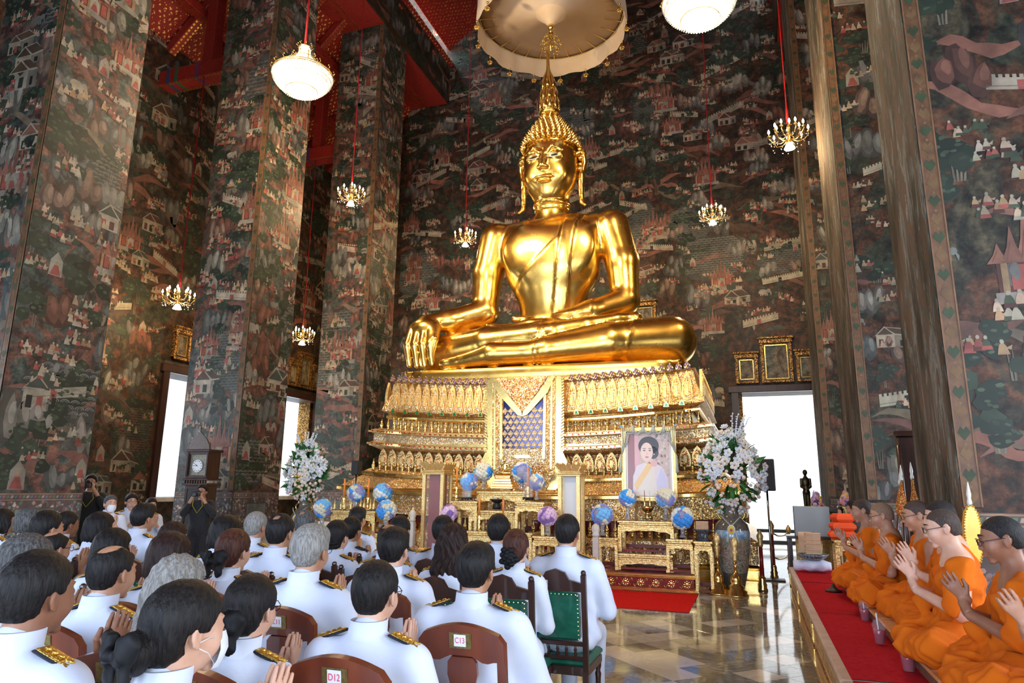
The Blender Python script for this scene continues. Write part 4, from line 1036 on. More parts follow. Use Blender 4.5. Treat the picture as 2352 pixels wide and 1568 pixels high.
def head_field(f, cx, cy, cz, pitchd=0.0, neck_to=None):
    """adds a head centred at (cx,cy,cz), facing +y"""
    ca, sa = math.cos(pitchd), math.sin(pitchd)
    def P(x, y, z): return (cx+x, cy+y*ca+z*sa, cz-y*sa+z*ca)
    f.ell(P(0, -.014, .028), (.074, .094, .088), .01, rx=-0.0)
    f.ell(P(0, .020, -.045), (.056, .066, .066), .03); f.ell(P(0, .052, -.012), (.056, .042, .070), .02)
    f.ell(P(0, .074, -.098), (.020, .016, .015), .02)
    for s in (-1, 1):
        f.ell(P(s*.033, .058, -.030), (.024, .024, .026), .02)
        f.ell(P(s*.031, .100, .010), (.018, .014, .012), .012, '-'); f.ell(P(s*.031, .078, .008), (.016, .013, .011), .006)
        f.cap(P(s*.012, .092, .032), P(s*.046, .078, .034), .006, .004, .012)
        f.ell(P(s*.011, .098, -.030), (.008, .009, .007), .007)
        f.ell(P(s*.077, -.012, -.006), (.009, .019, .031), .008, rz=s*.35); f.ell(P(s*.086, -.006, -.004), (.006, .010, .018), .004, '-')
        f.ell(P(s*.076, -.004, -.034), (.006, .008, .010), .006)
    f.chain([P(0, .088, .022), P(0, .098, -.004), P(0, .105, -.026)], [.006, .007, .009], .014)
    f.ell(P(0, .093, -.056), (.022, .009, .0055), .008); f.ell(P(0, .091, -.067), (.018, .009, .006), .008)
    nt = neck_to or (0, -.045, -.19)
    f.cap(P(0, -.020, -.05), (cx+nt[0], cy+nt[1], cz+nt[2]), .052, .058, .02)
    return P
def face_bits(parent, cx, cy, cz, pitchd=0.0, open_eyes=True, hair=M_BROW):
    ca, sa = math.cos(pitchd), math.sin(pitchd)
    def P(x, y, z): return (cx+x, cy+y*ca+z*sa, cz-y*sa+z*ca)
    for s in (-1, 1):
        b = MB(); b.smooth = True; b.tube([P(s*(.013+.034*t), .0925-.020*t*t, .0335+.006*math.sin(PI*t)) for t in np.linspace(0, 1, 6)], [.0022, .0036, .004, .0036, .003, .0012], 5); b.build('eyebrow', hair, parent)
        b = MB(); b.smooth = True
        if open_eyes: b.cur = 1; b.ball(P(s*.031, .0835, .0085), (.0125, .008, .0048), 10, 6); b.cur = 0; b.ball(P(s*.031, .0885, .0085), (.0050, .004, .0048), 8, 6)
        b.cur = 0; b.tube([P(s*(.018+.027*t), .0915-.010*abs(t-.4), (.0125 if open_eyes else .004)+.003*math.sin(PI*t)*(1 if open_eyes else -1)) for t in np.linspace(0, 1, 6)], .0014, 4); b.build('eye', [M_BROW, M_EYEW], parent)
    b = MB(); b.smooth = True; b.ball(P(0, .0985, -.0565), (.020, .0085, .0042), 12, 6); b.ball(P(0, .0965, -.0665), (.017, .0085, .0048), 12, 6); b.build('lips', M_LIP, parent)
def hand_wai(f, cx, cy, cz, tilt=.6, n=1.0, spread=.0):
    """two palms pressed together, fingers pointing up and forward; centre of palms at c"""
    ct, st = math.cos(tilt), math.sin(tilt)
    def P(x, v, u):  # u along fingers, v across the palm
        return (cx+x, cy+u*st+v*ct, cz+u*ct-v*st)
    for s in (-1, 1):
        f.chain([P(s*.013, -.012, -.045), P(s*.013, .0, .03)], [.026, .034], .008, flat=(.45, 1, 1))
        for i in range(4):
            v = -.031+i*.0205; L = (.060, .072, .067, .050)[i]; w_ = v*1.06
            f.chain([P(s*.012, v*.95, .035), P(s*(.012+spread), (v+w_)/2, .035+L*.55), P(s*(.010+spread*.5), w_, .035+L)], [.0092, .0084, .0066], .002)
        f.chain([P(s*.016, -.030, -.02), P(s*.014, -.052, .012), P(s*.011, -.055, .042)], [.013, .011, .008], .006)
    return P

def join_hand(V, F, y, z, tilt, spread=0.0):
    g = Field((-.07, y-.16, z-.14), (.07, y+.16, z+.18), .0034)
    hand_wai(g, 0, y, z, tilt, spread=spread)
    for s in (-1, 1): g.cap((s*.05, y-.03, z-.09), (s*.016, y-.02, z-.045), .024, .022, .02)
    V2, F2 = g.surf(1); return np.vstack([V, V2]), np.vstack([F, F2+len(V)])
def seated_skin(name, mat, female=False, hands=True, pitchd=0.05, hz=.95):
    f = Field((-.33, -.24, .42), (.33, .56, 1.36), .0062); cz = 1.195
    head_field(f, 0, .03, cz, pitchd, (0, -.055, -.20))
    f.cap((0, -.02, 1.0), (0, -.02, .6), .07, .09, .05); f.ell((0, -.01, .88), (.15, .08, .12), .05); f.ell((0, 0, .56), (.13, .10, .08), .04)
    for s in (-1, 1):
        f.chain([(s*.16, -.01, .95), (s*.225, .06, .71), (s*.05, .29, hz-.09)], [.040, .032, .024], .02)
        f.cap((s*.05, .29, hz-.09), (s*.018, .305, hz-.05), .023, .021, .01)
    V, F = f.surf(1)
    if hands: V, F = join_hand(V, F, .32, hz, .35)
    return mesh_of(name, V, F, mat)
def jacket(name, wx=1.0, lift=0.0, wide=0.0, female=False):
    f = Field((-.36*wx-.02, -.26, .40), (.36*wx+.02, .46, 1.14), .0105)
    W = wx
    f.ell((0, .0, .56), (.19*W+wide, .155+wide, .12), .04); f.ell((0, .0, .70), (.165*W+wide, .125+wide, .16), .08)
    f.ell((0, -.01, .86), (.185*W+wide*.5, .125+wide*.5, .16), .08)
    f.cap((-.155*W, -.018, .985), (.155*W, -.018, .985), .062, .062, .06); f.cap((0, -.02, 1.0), (0, -.025, 1.065), .095, .066, .06)
    if female: f.ell((0, .09, .85), (.13, .07, .07), .05)
    for s in (-1, 1):
        f.chain([(s*.175*W, -.015, .965), (s*.232*W+s*wide*.6, .04, .72)], [.066+wide*.2, .056+wide*.2], .035)
        f.chain([(s*.232*W+s*wide*.6, .04, .715), (s*.075, .265, .85)], [.056+wide*.2, .041], .02)
        f.cap((s*.15*W, -.01, .90), (s*.19*W, .0, .80), .04, .03, .03)
    def folds(d, x, y, z):
        return d+.0035*np.sin(38*z+9*np.abs(x)+22*y+2*np.sin(14*x+6*z))*np.clip((.93-z)*6, 0, 1)+.002*np.sin(55*x+30*z)*np.clip((.8-z)*5, 0, 1)+np.where((np.abs(x) < .0025) & (y < 0), .0022, 0)
    f.apply(folds)
    V, F = f.surf(1); return mesh_of(name, V, F, M_UNI)
J_M = jacket('jacket_m'); J_L = jacket('jacket_l', 1.10, wide=.018); J_F = jacket('jacket_f', .88, female=True); J_XL = jacket('jacket_xl', 1.16, wide=.045)
def trousers():
    f = Field((-.26, -.20, .05), (.26, .60, .68), .0125)
    for s in (-1, 1):
        f.chain([(s*.085, .02, .545), (s*.10, .42, .51)], [.098, .072], .03); f.chain([(s*.10, .43, .50), (s*.10, .43, .10)], [.070, .055], .03)
    f.ell((0, 0, .55), (.17, .14, .10), .03); f.apply(lambda d, x, y, z: d+.003*np.sin(30*y+20*z+12*x))
    V, F = f.surf(1); return mesh_of('trousers', V, F, M_UNI)
TR = trousers()
def skirt():
    b = MB(); b.smooth = True
    f = Field((-.26, -.22, .36), (.26, .60, .70), .0125); f.ell((0, 0, .55), (.18, .15, .11), .03)
    f.cap((-.07, .05, .54), (-.08, .44, .50), .10, .078, .08); f.cap((.07, .05, .54), (.08, .44, .50), .10, .078, .08); f.box((0, .45, .46), (.24, .16, .14), .03, .04)
    V, F = f.surf(1); return mesh_of('skirt', V, F, M_UNI)
SKT = skirt()
sh = MB(); sh.smooth = True
for s in (-1, 1): sh.ball((s*.10, .49, .045), (.045, .13, .045), 12, 8); sh.box((s*.10, .48, .008), (.08, .24, .016))
SHO = sh.mesh('shoes', M_BLACK)
lg = MB(); lg.smooth = True
for s in (-1, 1): lg.tube([(s*.085, .45, .48), (s*.085, .46, .3), (s*.085, .46, .06)], [.052, .05, .034], 10)
LEGS = {m.name: lg.mesh('legs', m) for m in (SK1, SK2, SK3)}
co = MB(); co.smooth = True
for (r, z, y) in ((0, 0, 0),):
    ring = []
    for rr, zz in ((.074, 1.050), (.0705, 1.112), (.0665, 1.114), (.066, 1.05)): ring.append([(rr*math.cos(2*PI*i/24), -.028+rr*1.02*math.sin(2*PI*i/24)+(zz-1.05)*.18, zz) for i in range(24)])
    loft(co, ring, False)
COLL = co.mesh('collar', M_UNI)
def epaulette(mat_top):
    b = MB(); b.cur = 0; b.box((0, 0, 0), (.128, .056, .010), bev=.004); b.cur = 1; b.box((0, 0, .006), (.118, .044, .008), bev=.003)
    for i in range(4): b.ball((-.04+i*.026, 0, .012), (.011, .012, .006), 8, 4)
    b.ball((-.052, 0, .012), (.008, .008, .006), 8, 4); return b.mesh('epaulette', [M_NAVYC, mat_top])
EP = epaulette(M_BRAID); EPB = epaulette(M_NAVYC)
# hair, modelled around a head centred at the origin
def strands(f, amp=.0028, k=60):
    f.apply(lambda d, x, y, z: d+amp*np.sin(k*np.arctan2(x, -y+.0001)*.35+3*np.sin(30*z)+5*x*10)+amp*.6*np.sin(110*x+70*z+90*y)); return f
def cutter(d, keep): return np.maximum(d, keep)
def hair(kind, name, mat):
    lo, hi = (-.13, -.19, -.32), (.13, .13, .16)
    f = Field(lo, hi, .0058)
    if kind in ('short', 'thin', 'bald', 'flat'):
        t = {'short': .013, 'thin': .008, 'bald': .008, 'flat': .010}[kind]
        f.ell((0, -.016, .030), (.075+t, .096+t, .090+t*1.15), 0); f.ell((0, -.055, -.02), (.062+t*.5, .052+t*.6, .065), .02)
        if kind == 'short': f.ell((.0, .03, .085), (.065, .06, .04), .03)
        strands(f, .0016); f.apply(lambda d, x, y, z: d+np.clip(.01-z, 0, .1)*.11)
        def cut(d, x, y, z):
            zc = np.where(y < -.03, -.066+.0*x, np.where(y < .035, -.066+(y+.03)*1.62, .040+(y-.035)*.95)); zc = np.where((np.abs(x) > .06) & (y > -.035) & (y < .015), np.maximum(zc, .005), zc)
            return np.maximum(d, (zc-z)*.8)
        f.apply(cut)
        if kind == 'bald': f.ell((0, .035, .115), (.058, .075, .05), .004, '-'); f.ell((0, -.055, .118), (.052, .062, .042), .004, '-')
        if kind == 'thin': f.ell((0, -.075, .105), (.030, .03, .025), .006, '-')
    elif kind == 'bob':
        f.ell((0, -.016, .034), (.094, .112, .102), 0); f.ell((0, -.04, -.045), (.100, .088, .085), .04); f.cap((-.085, .01, 0), (-.088, .0, -.085), .022, .018, .03); f.cap((.085, .01, 0), (.088, .0, -.085), .022, .018, .03)
        strands(f, .002)
        f.apply(lambda d, x, y, z: np.maximum(d, np.where((y > .035), (.045+(y-.035)*.5-z)*.8, (-.115-z)*.8)))
        f.ell((0, .07, -.05), (.062, .075, .09), .004, '-')
    elif kind == 'long':
        f.ell((0, -.016, .034), (.092, .110, .102), 0); f.chain([(-.05, -.05, -.02), (-.062, -.065, -.16), (-.045, -.07, -.25)], [.055, .055, .03], .05); f.chain([(.05, -.05, -.02), (.062, -.065, -.16), (.05, -.07, -.23)], [.055, .055, .03], .05)
        f.cap((0, -.07, -.02), (0, -.085, -.24), .06, .04, .04)
        strands(f, .004, 40); f.apply(lambda d, x, y, z: np.maximum(d, np.where((y > .035), (.045+(y-.035)*.5-z)*.8, -1)))
        f.ell((0, .075, -.05), (.06, .075, .09), .004, '-')
    elif kind in ('bun', 'braid'):
        f.ell((0, -.018, .034), (.088, .110, .100), 0); f.ell((0, -.065, -.03), (.068, .05, .06), .03)
        if kind == 'bun': f.ell((0, -.135, -.045), (.055, .045, .055), .01)
        else:
            for i in range(7): a = -1.25+i*.42; f.ell((.062*math.sin(a), -.118+.03*abs(math.sin(a)), -.055-.018*math.cos(a)), (.024, .022, .02), .008)
        strands(f, .0013)
        def cut(d, x, y, z):
            zc = np.where(y < -.03, -.13, np.where(y < .045, -.085+(y+.03)*1.6, .035+(y-.045)*.9)); zc = np.where((np.abs(x) > .06) & (y > -.035) & (y < .02), np.maximum(zc, .0), zc)
            return np.maximum(d, (zc-z)*.8)
        f.apply(cut)
    elif kind == 'shaved':
        f.ell((0, -.0145, .029), (.0765, .0965, .0905), 0); f.ell((0, -.055, -.02), (.060, .050, .060), .02)
        def cut(d, x, y, z):
            zc = np.where(y < -.03, -.055, np.where(y < .035, -.055+(y+.03)*1.6, .05+(y-.035)*.55)); zc = np.where((np.abs(x) > .062) & (y > -.035) & (y < .015), np.maximum(zc, .005), zc)
            return np.maximum(d, (zc-z)*.8)
        f.apply(cut)
    V, F = f.surf(1); return mesh_of(name, V, F, mat)
HM = {k: hair(k, 'hair_'+k, HBLK) for k in ('short', 'flat', 'thin', 'bald', 'bob', 'long', 'bun', 'braid', 'shaved')}
def bow_mesh():
    b = MB(); b.smooth = True; f = Field((-.11, -.06, -.13), (.11, .07, .09), .006)
    for s in (-1, 1):
        f.ell((s*.045, 0, .02), (.045, .022, .036), .01, rz=s*.3); f.ell((s*.035, .0, -.04), (.032, .014, .055), .01); f.ell((s*.03, -.015, .0), (.03, .014, .03), .004)
    f.ell((0, -.02, .0), (.018, .018, .022), .006); f.apply(lambda d, x, y, z: d+.006*np.abs(np.sin(50*z+60*np.abs(x)))+.003*np.sin(90*x))
    V, F = f.surf(1); return mesh_of('hair_bow', V, F, Mat('black_satin', (.006, .006, .007), .62, spec=.25).m)
BOW = bow_mesh()
def flower_bow():
    b = MB(); b.smooth = True; r = random.Random(4)
    for i in range(16):
        a = i*2.4; q = .012+.0026*i; b.ball((q*math.cos(a), -.02-.001*(16-i)*1.0, q*math.sin(a)), (.020, .009, .017), 8, 5, T(0, 0, 0))
    return b.mesh('hair_flower', BOW.materials[0])
HFL = flower_bow()
def glasses_mesh():
    b = MB(); b.smooth = True
    for s in (-1, 1):
        b.tube([(s*.033+.024*math.cos(a), .108-.012*abs(math.cos(a))*0-.01*(s*math.cos(a) > .5), .006+.018*math.sin(a)) for a in np.linspace(0, 2*PI, 15)], .0016, 5)
        b.tube([(s*.057, .103, .010), (s*.078, .06, .012), (s*.080, -.005, .012), (s*.080, -.02, -.002)], .0017, 5)
    b.tube([(-.009, .110, .010), (.009, .110, .010)], .0016, 5); return b.mesh('glasses', M_LENS)
GLM = glasses_mesh()
def mask_mesh():
    b = MB(); b.smooth = True
    rings = []
    for z, wv in ((-.005, .050), (-.025, .060), (-.05, .062), (-.075, .058), (-.10, .040)):
        rings.append([(wv*math.sin(a), .040+(.085-abs(z+.045)*.35)*math.cos(a)**.8*1.0, z) for a in np.linspace(-1.25, 1.25, 11)])
    loft(b, rings, False, closed=False)
    for s in (-1, 1):
        for zz in (-.02, -.085): b.tube([(s*.056, .062, zz), (s*.072, .03, zz*.6), (s*.084, -.005, -.02 if zz > -.05 else -.035)], .0012, 4)
    me = b.mesh('face_mask', M_MASKM); return me
MSK = mask_mesh()
WM = {}
def skin_for(mat):
    if mat.name not in WM: WM[mat.name] = seated_skin('body', mat)
    return WM[mat.name]
_b = skin_for(SK1)
for mm in (SK2, SK3):
    q = _b.copy(); q.materials.clear(); q.materials.append(mm); WM[mm.name] = q
def remat(me, mat):
    key = me.name+'|'+mat.name
    if key not in _rm:
        q = me.copy(); q.materials.clear(); q.materials.append(mat); _rm[key] = q
    return _rm[key]
_rm = {}

# chairs -------------------------------------------------------------
PLQ = vary('brass_plaque', (.20, .15, .05), (.34, .26, .10), 60, .4, .8); M_CARD = Mat('white_card', (.82, .82, .84), .6).m
M_PINK = Mat('pink_ink', (.75, .05, .14), .6).m; M_BLUE = Mat('blue_ink', (.03, .09, .35), .6).m; M_BLK = Mat('black_ink', (.01, .01, .01), .6).m; M_STUD = Mat('brass_stud', (.7, .5, .2), .3, 1.0).m
def text_mesh(body, size, mat, ext=.0006):
    cu = bpy.data.curves.new('number', 'FONT'); cu.body = body; cu.size = size; cu.extrude = ext; cu.align_x = 'CENTER'; cu.align_y = 'CENTER'
    o = bpy.data.objects.new('number', cu); COL.objects.link(o); dg_ = bpy.context.evaluated_depsgraph_get(); me = bpy.data.meshes.new_from_object(o.evaluated_get(dg_))
    bpy.data.objects.remove(o); me.materials.clear(); me.materials.append(mat); return me
def chair_parts_brown():
    R = {}
    b = MB(); b.box((0, 0, .455), (.43, .42, .05), bev=.015); b.cur = 0; R['seat'] = b.mesh('seat', [vary('brown_leather', (.06, .02, .012), (.10, .035, .02), 20, .4)])
    b = MB(); b.box((0, 0, .415), (.42, .41, .05), bev=.006); R['seat_frame'] = b.mesh('seat_frame', M_WOODR)
    def poly_bar(p, q, w0, w1, d):
        mb = MB(); mb.prism([(p[0]-w0, p[1]), (p[0]+w0, p[1]), (q[0]+w1, q[1]), (q[0]-w1, q[1])], d); return mb
    for s in (-1, 1):
        b = MB(); b.tube([(s*.195, -.19, 0), (s*.195, -.205, .42)], .021, 8); b.smooth = False; R['rear_leg%d' % s] = b.mesh('rear_leg', M_WOODR)
        b = MB(); b.tube([(s*.19, .18, 0), (s*.19, .18, .40)], [.017, .023], 8); R['front_leg%d' % s] = b.mesh('front_leg', M_WOODR)
        b = MB(); X = T(s*.205, -.205, .42, rx=math.radians(9)); b.box((0, 0, .29), (.042, .030, .60), X, bev=.008); R['post%d' % s] = b.mesh('back_post', M_WOODR)
    X = T(0, -.205, .42, rx=math.radians(9))
    top = []; bot = []
    for i in range(17):
        t = -1+i/8; x = t*.222; top.append((x, .605+.045*math.cos(t*PI/2)-(.02 if abs(t) > .93 else 0))); bot.append((x, .50+.030*math.cos(t*PI/2*.8)-(.018*math.cos((abs(t)-.55)*PI*2) if .3 < abs(t) < .8 else 0)))
    b = MB(); n = len(top); vs = []; 
    for y in (-.018, .014): vs += [(x, y, z) for x, z in top]+[(x, y, z) for x, z in bot]
    fs = []
    for i in range(n-1):
        fs += [(i, n+i, n+i+1, i+1), (2*n+i, 2*n+i+1, 3*n+i+1, 3*n+i), (i, i+1, 2*n+i+1, 2*n+i), (n+i, 3*n+i, 3*n+i+1, n+i+1)]
    fs += [(0, 2*n, 3*n, n), (n-1, 2*n-1, 4*n-1, 3*n-1)]
    b.add(vs, fs, X); R['crest_rail'] = b.mesh('crest_rail', M_WOODR)
    sp = [(.055, .52), (.075, .50), (.078, .45), (.052, .37), (.040, .30), (.045, .22), (.060, .14), (.055, .06), (.045, .02)]
    poly = [(x, z) for x, z in sp]+[(-x, z) for x, z in sp[::-1]]
    b = MB(); m_ = len(sp)
    for i in range(m_-1):
        a, c = sp[i], sp[i+1]; b.add([(-a[0], -.01, a[1]), (a[0], -.01, a[1]), (c[0], -.01, c[1]), (-c[0], -.01, c[1]), (-a[0], .008, a[1]), (a[0], .008, a[1]), (c[0], .008, c[1]), (-c[0], .008, c[1])], [(0, 3, 2, 1), (4, 5, 6, 7), (1, 2, 6, 5), (0, 4, 7, 3)], X)
    R['splat'] = b.mesh('splat', M_WOODR)
    b = MB(); b.box((0, 0, .045), (.38, .024, .035), X, bev=.004); R['lower_rail'] = b.mesh('lower_rail', M_WOODR)
    b = MB(); b.box((0, -.0195, .588), (.115, .004, .062), X, bev=.001); R['plaque'] = b.mesh('plaque', PLQ)
    return R
def chair_parts_green():
    R = {}
    b = MB(); b.smooth = False; b.box((0, 0, .455), (.45, .43, .055), bev=.02); R['seat'] = b.mesh('seat', M_GREEN)
    b = MB(); b.box((0, 0, .405), (.44, .42, .055), bev=.005); R['seat_frame'] = b.mesh('seat_frame', M_WOODD)
    for s in (-1, 1):
        b = MB(); b.box((s*.20, -.205, .20), (.038, .034, .42), bev=.004); R['rear_leg%d' % s] = b.mesh('rear_leg', M_WOODD)
        b = MB(); b.smooth = True; b.lathe([(.012, 0), (.02, .02), (.016, .06), (.022, .10), (.015, .13), (.020, .28), (.024, .31), (.016, .33), (.025, .36), (.025, .40)], 10, (s*.195, .185, 0)); R['front_leg%d' % s] = b.mesh('front_leg', M_WOODD)
        b = MB(); X = T(s*.205, -.205, .40, rx=math.radians(6)); b.box((0, 0, .30), (.036, .032, .62), X, bev=.004); b.ball((0, 0, .62), (.02, .018, .018), 8, 6, X); R['post%d' % s] = b.mesh('back_post', M_WOODD)
    X = T(0, -.205, .40, rx=math.radians(6))
    b = MB(); b.prism([(-.185, .50), (.185, .50), (.185, .555), (.10, .575), (.07, .62), (.0, .64), (-.07, .62), (-.10, .575), (-.185, .555)], .024, X @ T(0, -.012, 0)); R['crest_rail'] = b.mesh('crest_rail', M_WOODD)
    b = MB(); b.box((0, 0, .345), (.345, .050, .30), X, bev=.018); R['back_pad'] = b.mesh('back_pad', M_GREEN)
    b = MB()
    for i in range(11):
        for sx in (-1, 1): b.ball((sx*.162, -.026, .21+i*.027), (.005, .004, .005), 6, 4, X)
        b.ball((-.15+i*.03, -.026, .485), (.005, .004, .005), 6, 4, X)
    R['studs'] = b.mesh('brass_studs', M_STUD)
    for k, z in enumerate((.175, .085)):
        b = MB(); b.box((0, 0, z), (.375, .024, .028), X, bev=.004); R['rail%d' % k] = b.mesh('rail', M_WOODD)
    for i in range(5):
        b = MB(); b.smooth = True; b.lathe([(.007, .095), (.012, .11), (.007, .125), (.013, .135), (.007, .150), (.009, .165)], 8, ((i-2)*.065, 0, 0), X); R['spindle%d' % i] = b.mesh('spindle', M_WOODD)
    b = MB(); b.box((0, .18, .12), (.36, .02, .025)); b.box((.195, 0, .14), (.02, .36, .025)); b.box((-.195, 0, .14), (.02, .36, .025)); R['stretcher'] = b.mesh('stretcher', M_WOODD)
    return R
CH_B, CH_G = chair_parts_brown(), chair_parts_green()
def chair_parts_honey():
    R = {}
    b = MB(); b.box((0, 0, .455), (.43, .42, .05), bev=.012); R['seat'] = b.mesh('seat', vary('grey_fabric', (.35, .34, .30), (.45, .43, .38), 60, .8))
    for s in (-1, 1):
        for y in (-.19, .18):
            b = MB(); b.box((s*.195, y, .21), (.035, .035, .43), bev=.004); R['leg%d%d' % (s, y > 0)] = b.mesh('leg', M_WOODL)
        b = MB(); b.box((s*.21, -.2, .72), (.045, .03, .60), bev=.005); R['post%d' % s] = b.mesh('back_post', M_WOODL)
    b = MB(); b.box((0, -.2, .985), (.46, .03, .09), bev=.008); R['crest_rail'] = b.mesh('crest_rail', M_WOODL)
    b = MB(); b.box((0, -.2, .75), (.36, .03, .34), bev=.008); R['back_pad'] = b.mesh('back_pad', R['seat'].materials[0])
    return R
CH_H = chair_parts_honey()
def chair(kind, x, y, rz, label, num=None, ink=None):
    R = {'B': CH_B, 'G': CH_G, 'H': CH_H}[kind]; t = empty('dining_chair' if kind != 'G' else 'padded_chair', (x, y, 0), rz, label, 'chair', 'chairs of the seated audience')
    for k, me in R.items(): link(me.name.split('.')[0], me, t)
    t.scale = (.80, .95, .97) if kind == 'B' else (.92, 1, 1)
    if kind == 'B': t.location.x += .085
    if num:
        if kind == 'B': X = T(0, -.205, .42, rx=math.radians(9)); p = (.0, -.0235, .590)
        else: X = T(0, -.205, .40, rx=math.radians(6)); p = (-.085, -.0155, .545)
        b = MB(); b.box((0, 0, 0), (.062, .0015, .046), X @ T(*p)); c = b.build('number_card', M_CARD, t)
        me = text_mesh(num, .031, ink or M_PINK); o = link('number', me, c, (X @ Vector((p[0], p[1]-.0016, p[2]))), (math.radians(90+(9 if kind == 'B' else 6)), 0, 0))
    return t

def person(x, y, ztop, rz, label, hairk='short', hm=HBLK, skin=SK2, jk='M', female=False, glasses=False, bow=None, mask=False, raised=False, ep=True, face=False, group='officials in white uniform seated in rows', hands=True):
    s = ztop/1.318; t = empty('person', (x, y, 0), rz, label, 'person', group, scale=s)
    link('body', seated_skin('body', skin, hz=1.0) if raised else WM[skin.name], t)
    link('jacket', {'M': J_M, 'L': J_L, 'F': J_F, 'XL': J_XL}[jk], t); c = link('collar', COLL, t)
    if female: link('skirt', SKT, t); link('legs', LEGS[skin.name], t)
    else: link('trousers', TR, t)
    link('shoes', SHO, t)
    hx, hz_ = (0, .03), 1.195
    hp = (0, .03, 1.195); hr = (-.05, 0, 0)
    link('hair', remat(HM[hairk], hm), t, hp, hr)
    if ep:
        W = {'M': 1, 'L': 1.10, 'F': .88, 'XL': 1.16}[jk]
        for sg in (-1, 1): link('epaulette', EP if not ep == 'black' else EPB, t, (sg*.142*W, -.02, 1.048), (0, sg*math.radians(19), 0), scale=(-sg*1.0, 1, 1) if True else 1)
    if bow == 'bow': link('hair_bow', BOW, t, (0, -.145, 1.165), (0, 0, 0), 1.05)
    if bow == 'flower': link('hair_flower', HFL, t, (0, -.15, 1.155), (0, 0, 0), 1.15)
    if glasses: link('glasses', GLM, t, hp, hr)
    if mask: link('face_mask', MSK, t, hp, hr)
    if face: face_bits(t, 0, .03, 1.195, .05)
    return t
BUD = (-4.1, 14.4)
def place(px, py, D, label, chairk=None, clabel=None, num=None, ink=None, rz=None, back=.0, **kw):
    a = atD(px, py, D)
    if rz is None: rz = math.atan2(-(BUD[0]-a.x), BUD[1]-a.y)*.45
    p = person(a.x, a.y, a.z, rz, label, **kw)
    if chairk: chair(chairk, a.x, a.y-.03-back, rz*(.6 if abs(rz) < 1 else 1), clabel, num, ink)
    return p
W_ = 'white uniform'
place(80, 1268, 2.02, 'dark-skinned man in '+W_+', largest head at the lower left edge, hands raised', None, hairk='flat', skin=SK3, jk='L', rz=.06, raised=True)
place(415, 1340, 1.82, 'woman with face mask and big black bow on her low bun', None, hairk='bun', skin=SK1, jk='F', female=True, bow='bow', mask=True, rz=-.30)
place(255, 1250, 2.95, 'man with bald patch across his crown and large black side hair', 'B', 'brown splat-back chair under the man with the bald crown', hairk='bald', skin=SK2, jk='M')
place(405, 1280, 2.55, 'woman with long loose grey hair', 'B', 'brown splat-back chair under the long grey-haired woman', hairk='long', hm=HGREY, skin=SK2, jk='F', female=True)
place(575, 1323, 2.40, 'woman in glasses with black ponytail and black ribbon bow', 'B', 'brown splat-back chair with card D13', 'D13', hairk='bun', skin=SK1, jk='F', female=True, bow='bow', glasses=True, back=.04)
place(860, 1290, 2.55, 'young man in glasses with short cropped hair, on the chair with card D12', 'B', 'brown splat-back chair with card D12', 'D12', hairk='flat', skin=SK1, jk='L', glasses=True, rz=.02, back=.03)
place(711, 1207, 3.40, 'man with swept silver-grey hair and glasses', 'B', 'brown splat-back chair with card C11', 'C11', hairk='short', hm=HGREY, skin=SK2, jk='L', glasses=True)
place(535, 1217, 3.9, 'brown-haired woman with black bow at her nape', 'B', 'brown splat-back chair with card C10', 'C10', hairk='bun', hm=HRED, skin=SK1, jk='F', female=True, bow='bow')
place(1090, 1248, 3.08, 'stout man with tousled black hair on the chair with card C13', 'B', 'brown splat-back chair with card C13', 'C13', hairk='short', skin=SK2, jk='XL', rz=.03, back=.02)
place(903, 1213, 3.95, 'tall man in round glasses with thick black hair', 'B', 'brown splat-back chair behind the round-glasses man', hairk='short', skin=SK1, jk='L', glasses=True)
place(1040, 1205, 4.40, 'woman with wavy dark red shoulder-length hair', 'G', 'green padded chair behind the wavy red-haired woman', hairk='long', hm=HBRN, skin=SK2, jk='F', female=True)
place(1017, 1184, 5.4, 'man with round black crop before the left gilt post', 'G', 'green padded chair before the left gilt post', hairk='flat', skin=SK2, jk='M')
place(1144, 1181, 5.2, 'man with thick neck and dense black crop beside the chestnut-haired woman', 'G', 'green padded chair of the dense-cropped man', hairk='flat', skin=SK2, jk='M')
place(1184, 1217, 4.5, 'woman with chestnut hair and black silk flower at her bun', 'G', 'green padded chair of the woman with the silk flower', hairk='bun', hm=HRED, skin=SK1, jk='F', female=True, bow='flower', rz=.08)
place(1301, 1182, 4.85, 'man at the right end of the front row on the chair with card A13', 'G', 'green padded chair with card A13 at the row end', 'A13', M_BLUE, hairk='flat', skin=SK2, jk='L', rz=.0)
place(918, 1185, 5.7, 'man with black crop behind the balding man', 'G', 'green padded chair of the cropped man past the balding man', hairk='flat', skin=SK2)
place(893, 1202, 4.9, 'balding man with brown scalp half hidden by the round-glasses man', 'G', 'green padded chair of the balding brown-scalped man', hairk='bald', hm=HBRN, skin=SK3)
place(820, 1165, 7.4, 'man with glossy swept black hair on the honey-coloured chair', 'H', 'honey-coloured wooden chair with grey back pad', hairk='short', skin=SK2, jk='M')
place(773, 1196, 5.2, 'woman with black hair in a braided roll', 'G', 'green padded chair of the woman with braided roll', hairk='braid', skin=SK1, jk='F', female=True)
place(806, 1187, 5.9, 'man with black hair just beyond the braided-roll woman', 'G', 'green padded chair beyond the braided-roll woman', hairk='flat', skin=SK2, ep='black')
place(699, 1172, 6.1, 'man with very short greying crop near the left blue flower ball', 'G', 'green padded chair of the short grey-cropped man', hairk='thin', hm=HSALT, skin=SK2)
place(643, 1180, 4.6, 'man with thinning black crown in the middle rows', 'G', 'green padded chair of the thin-crowned man', hairk='thin', skin=SK2, jk='L')
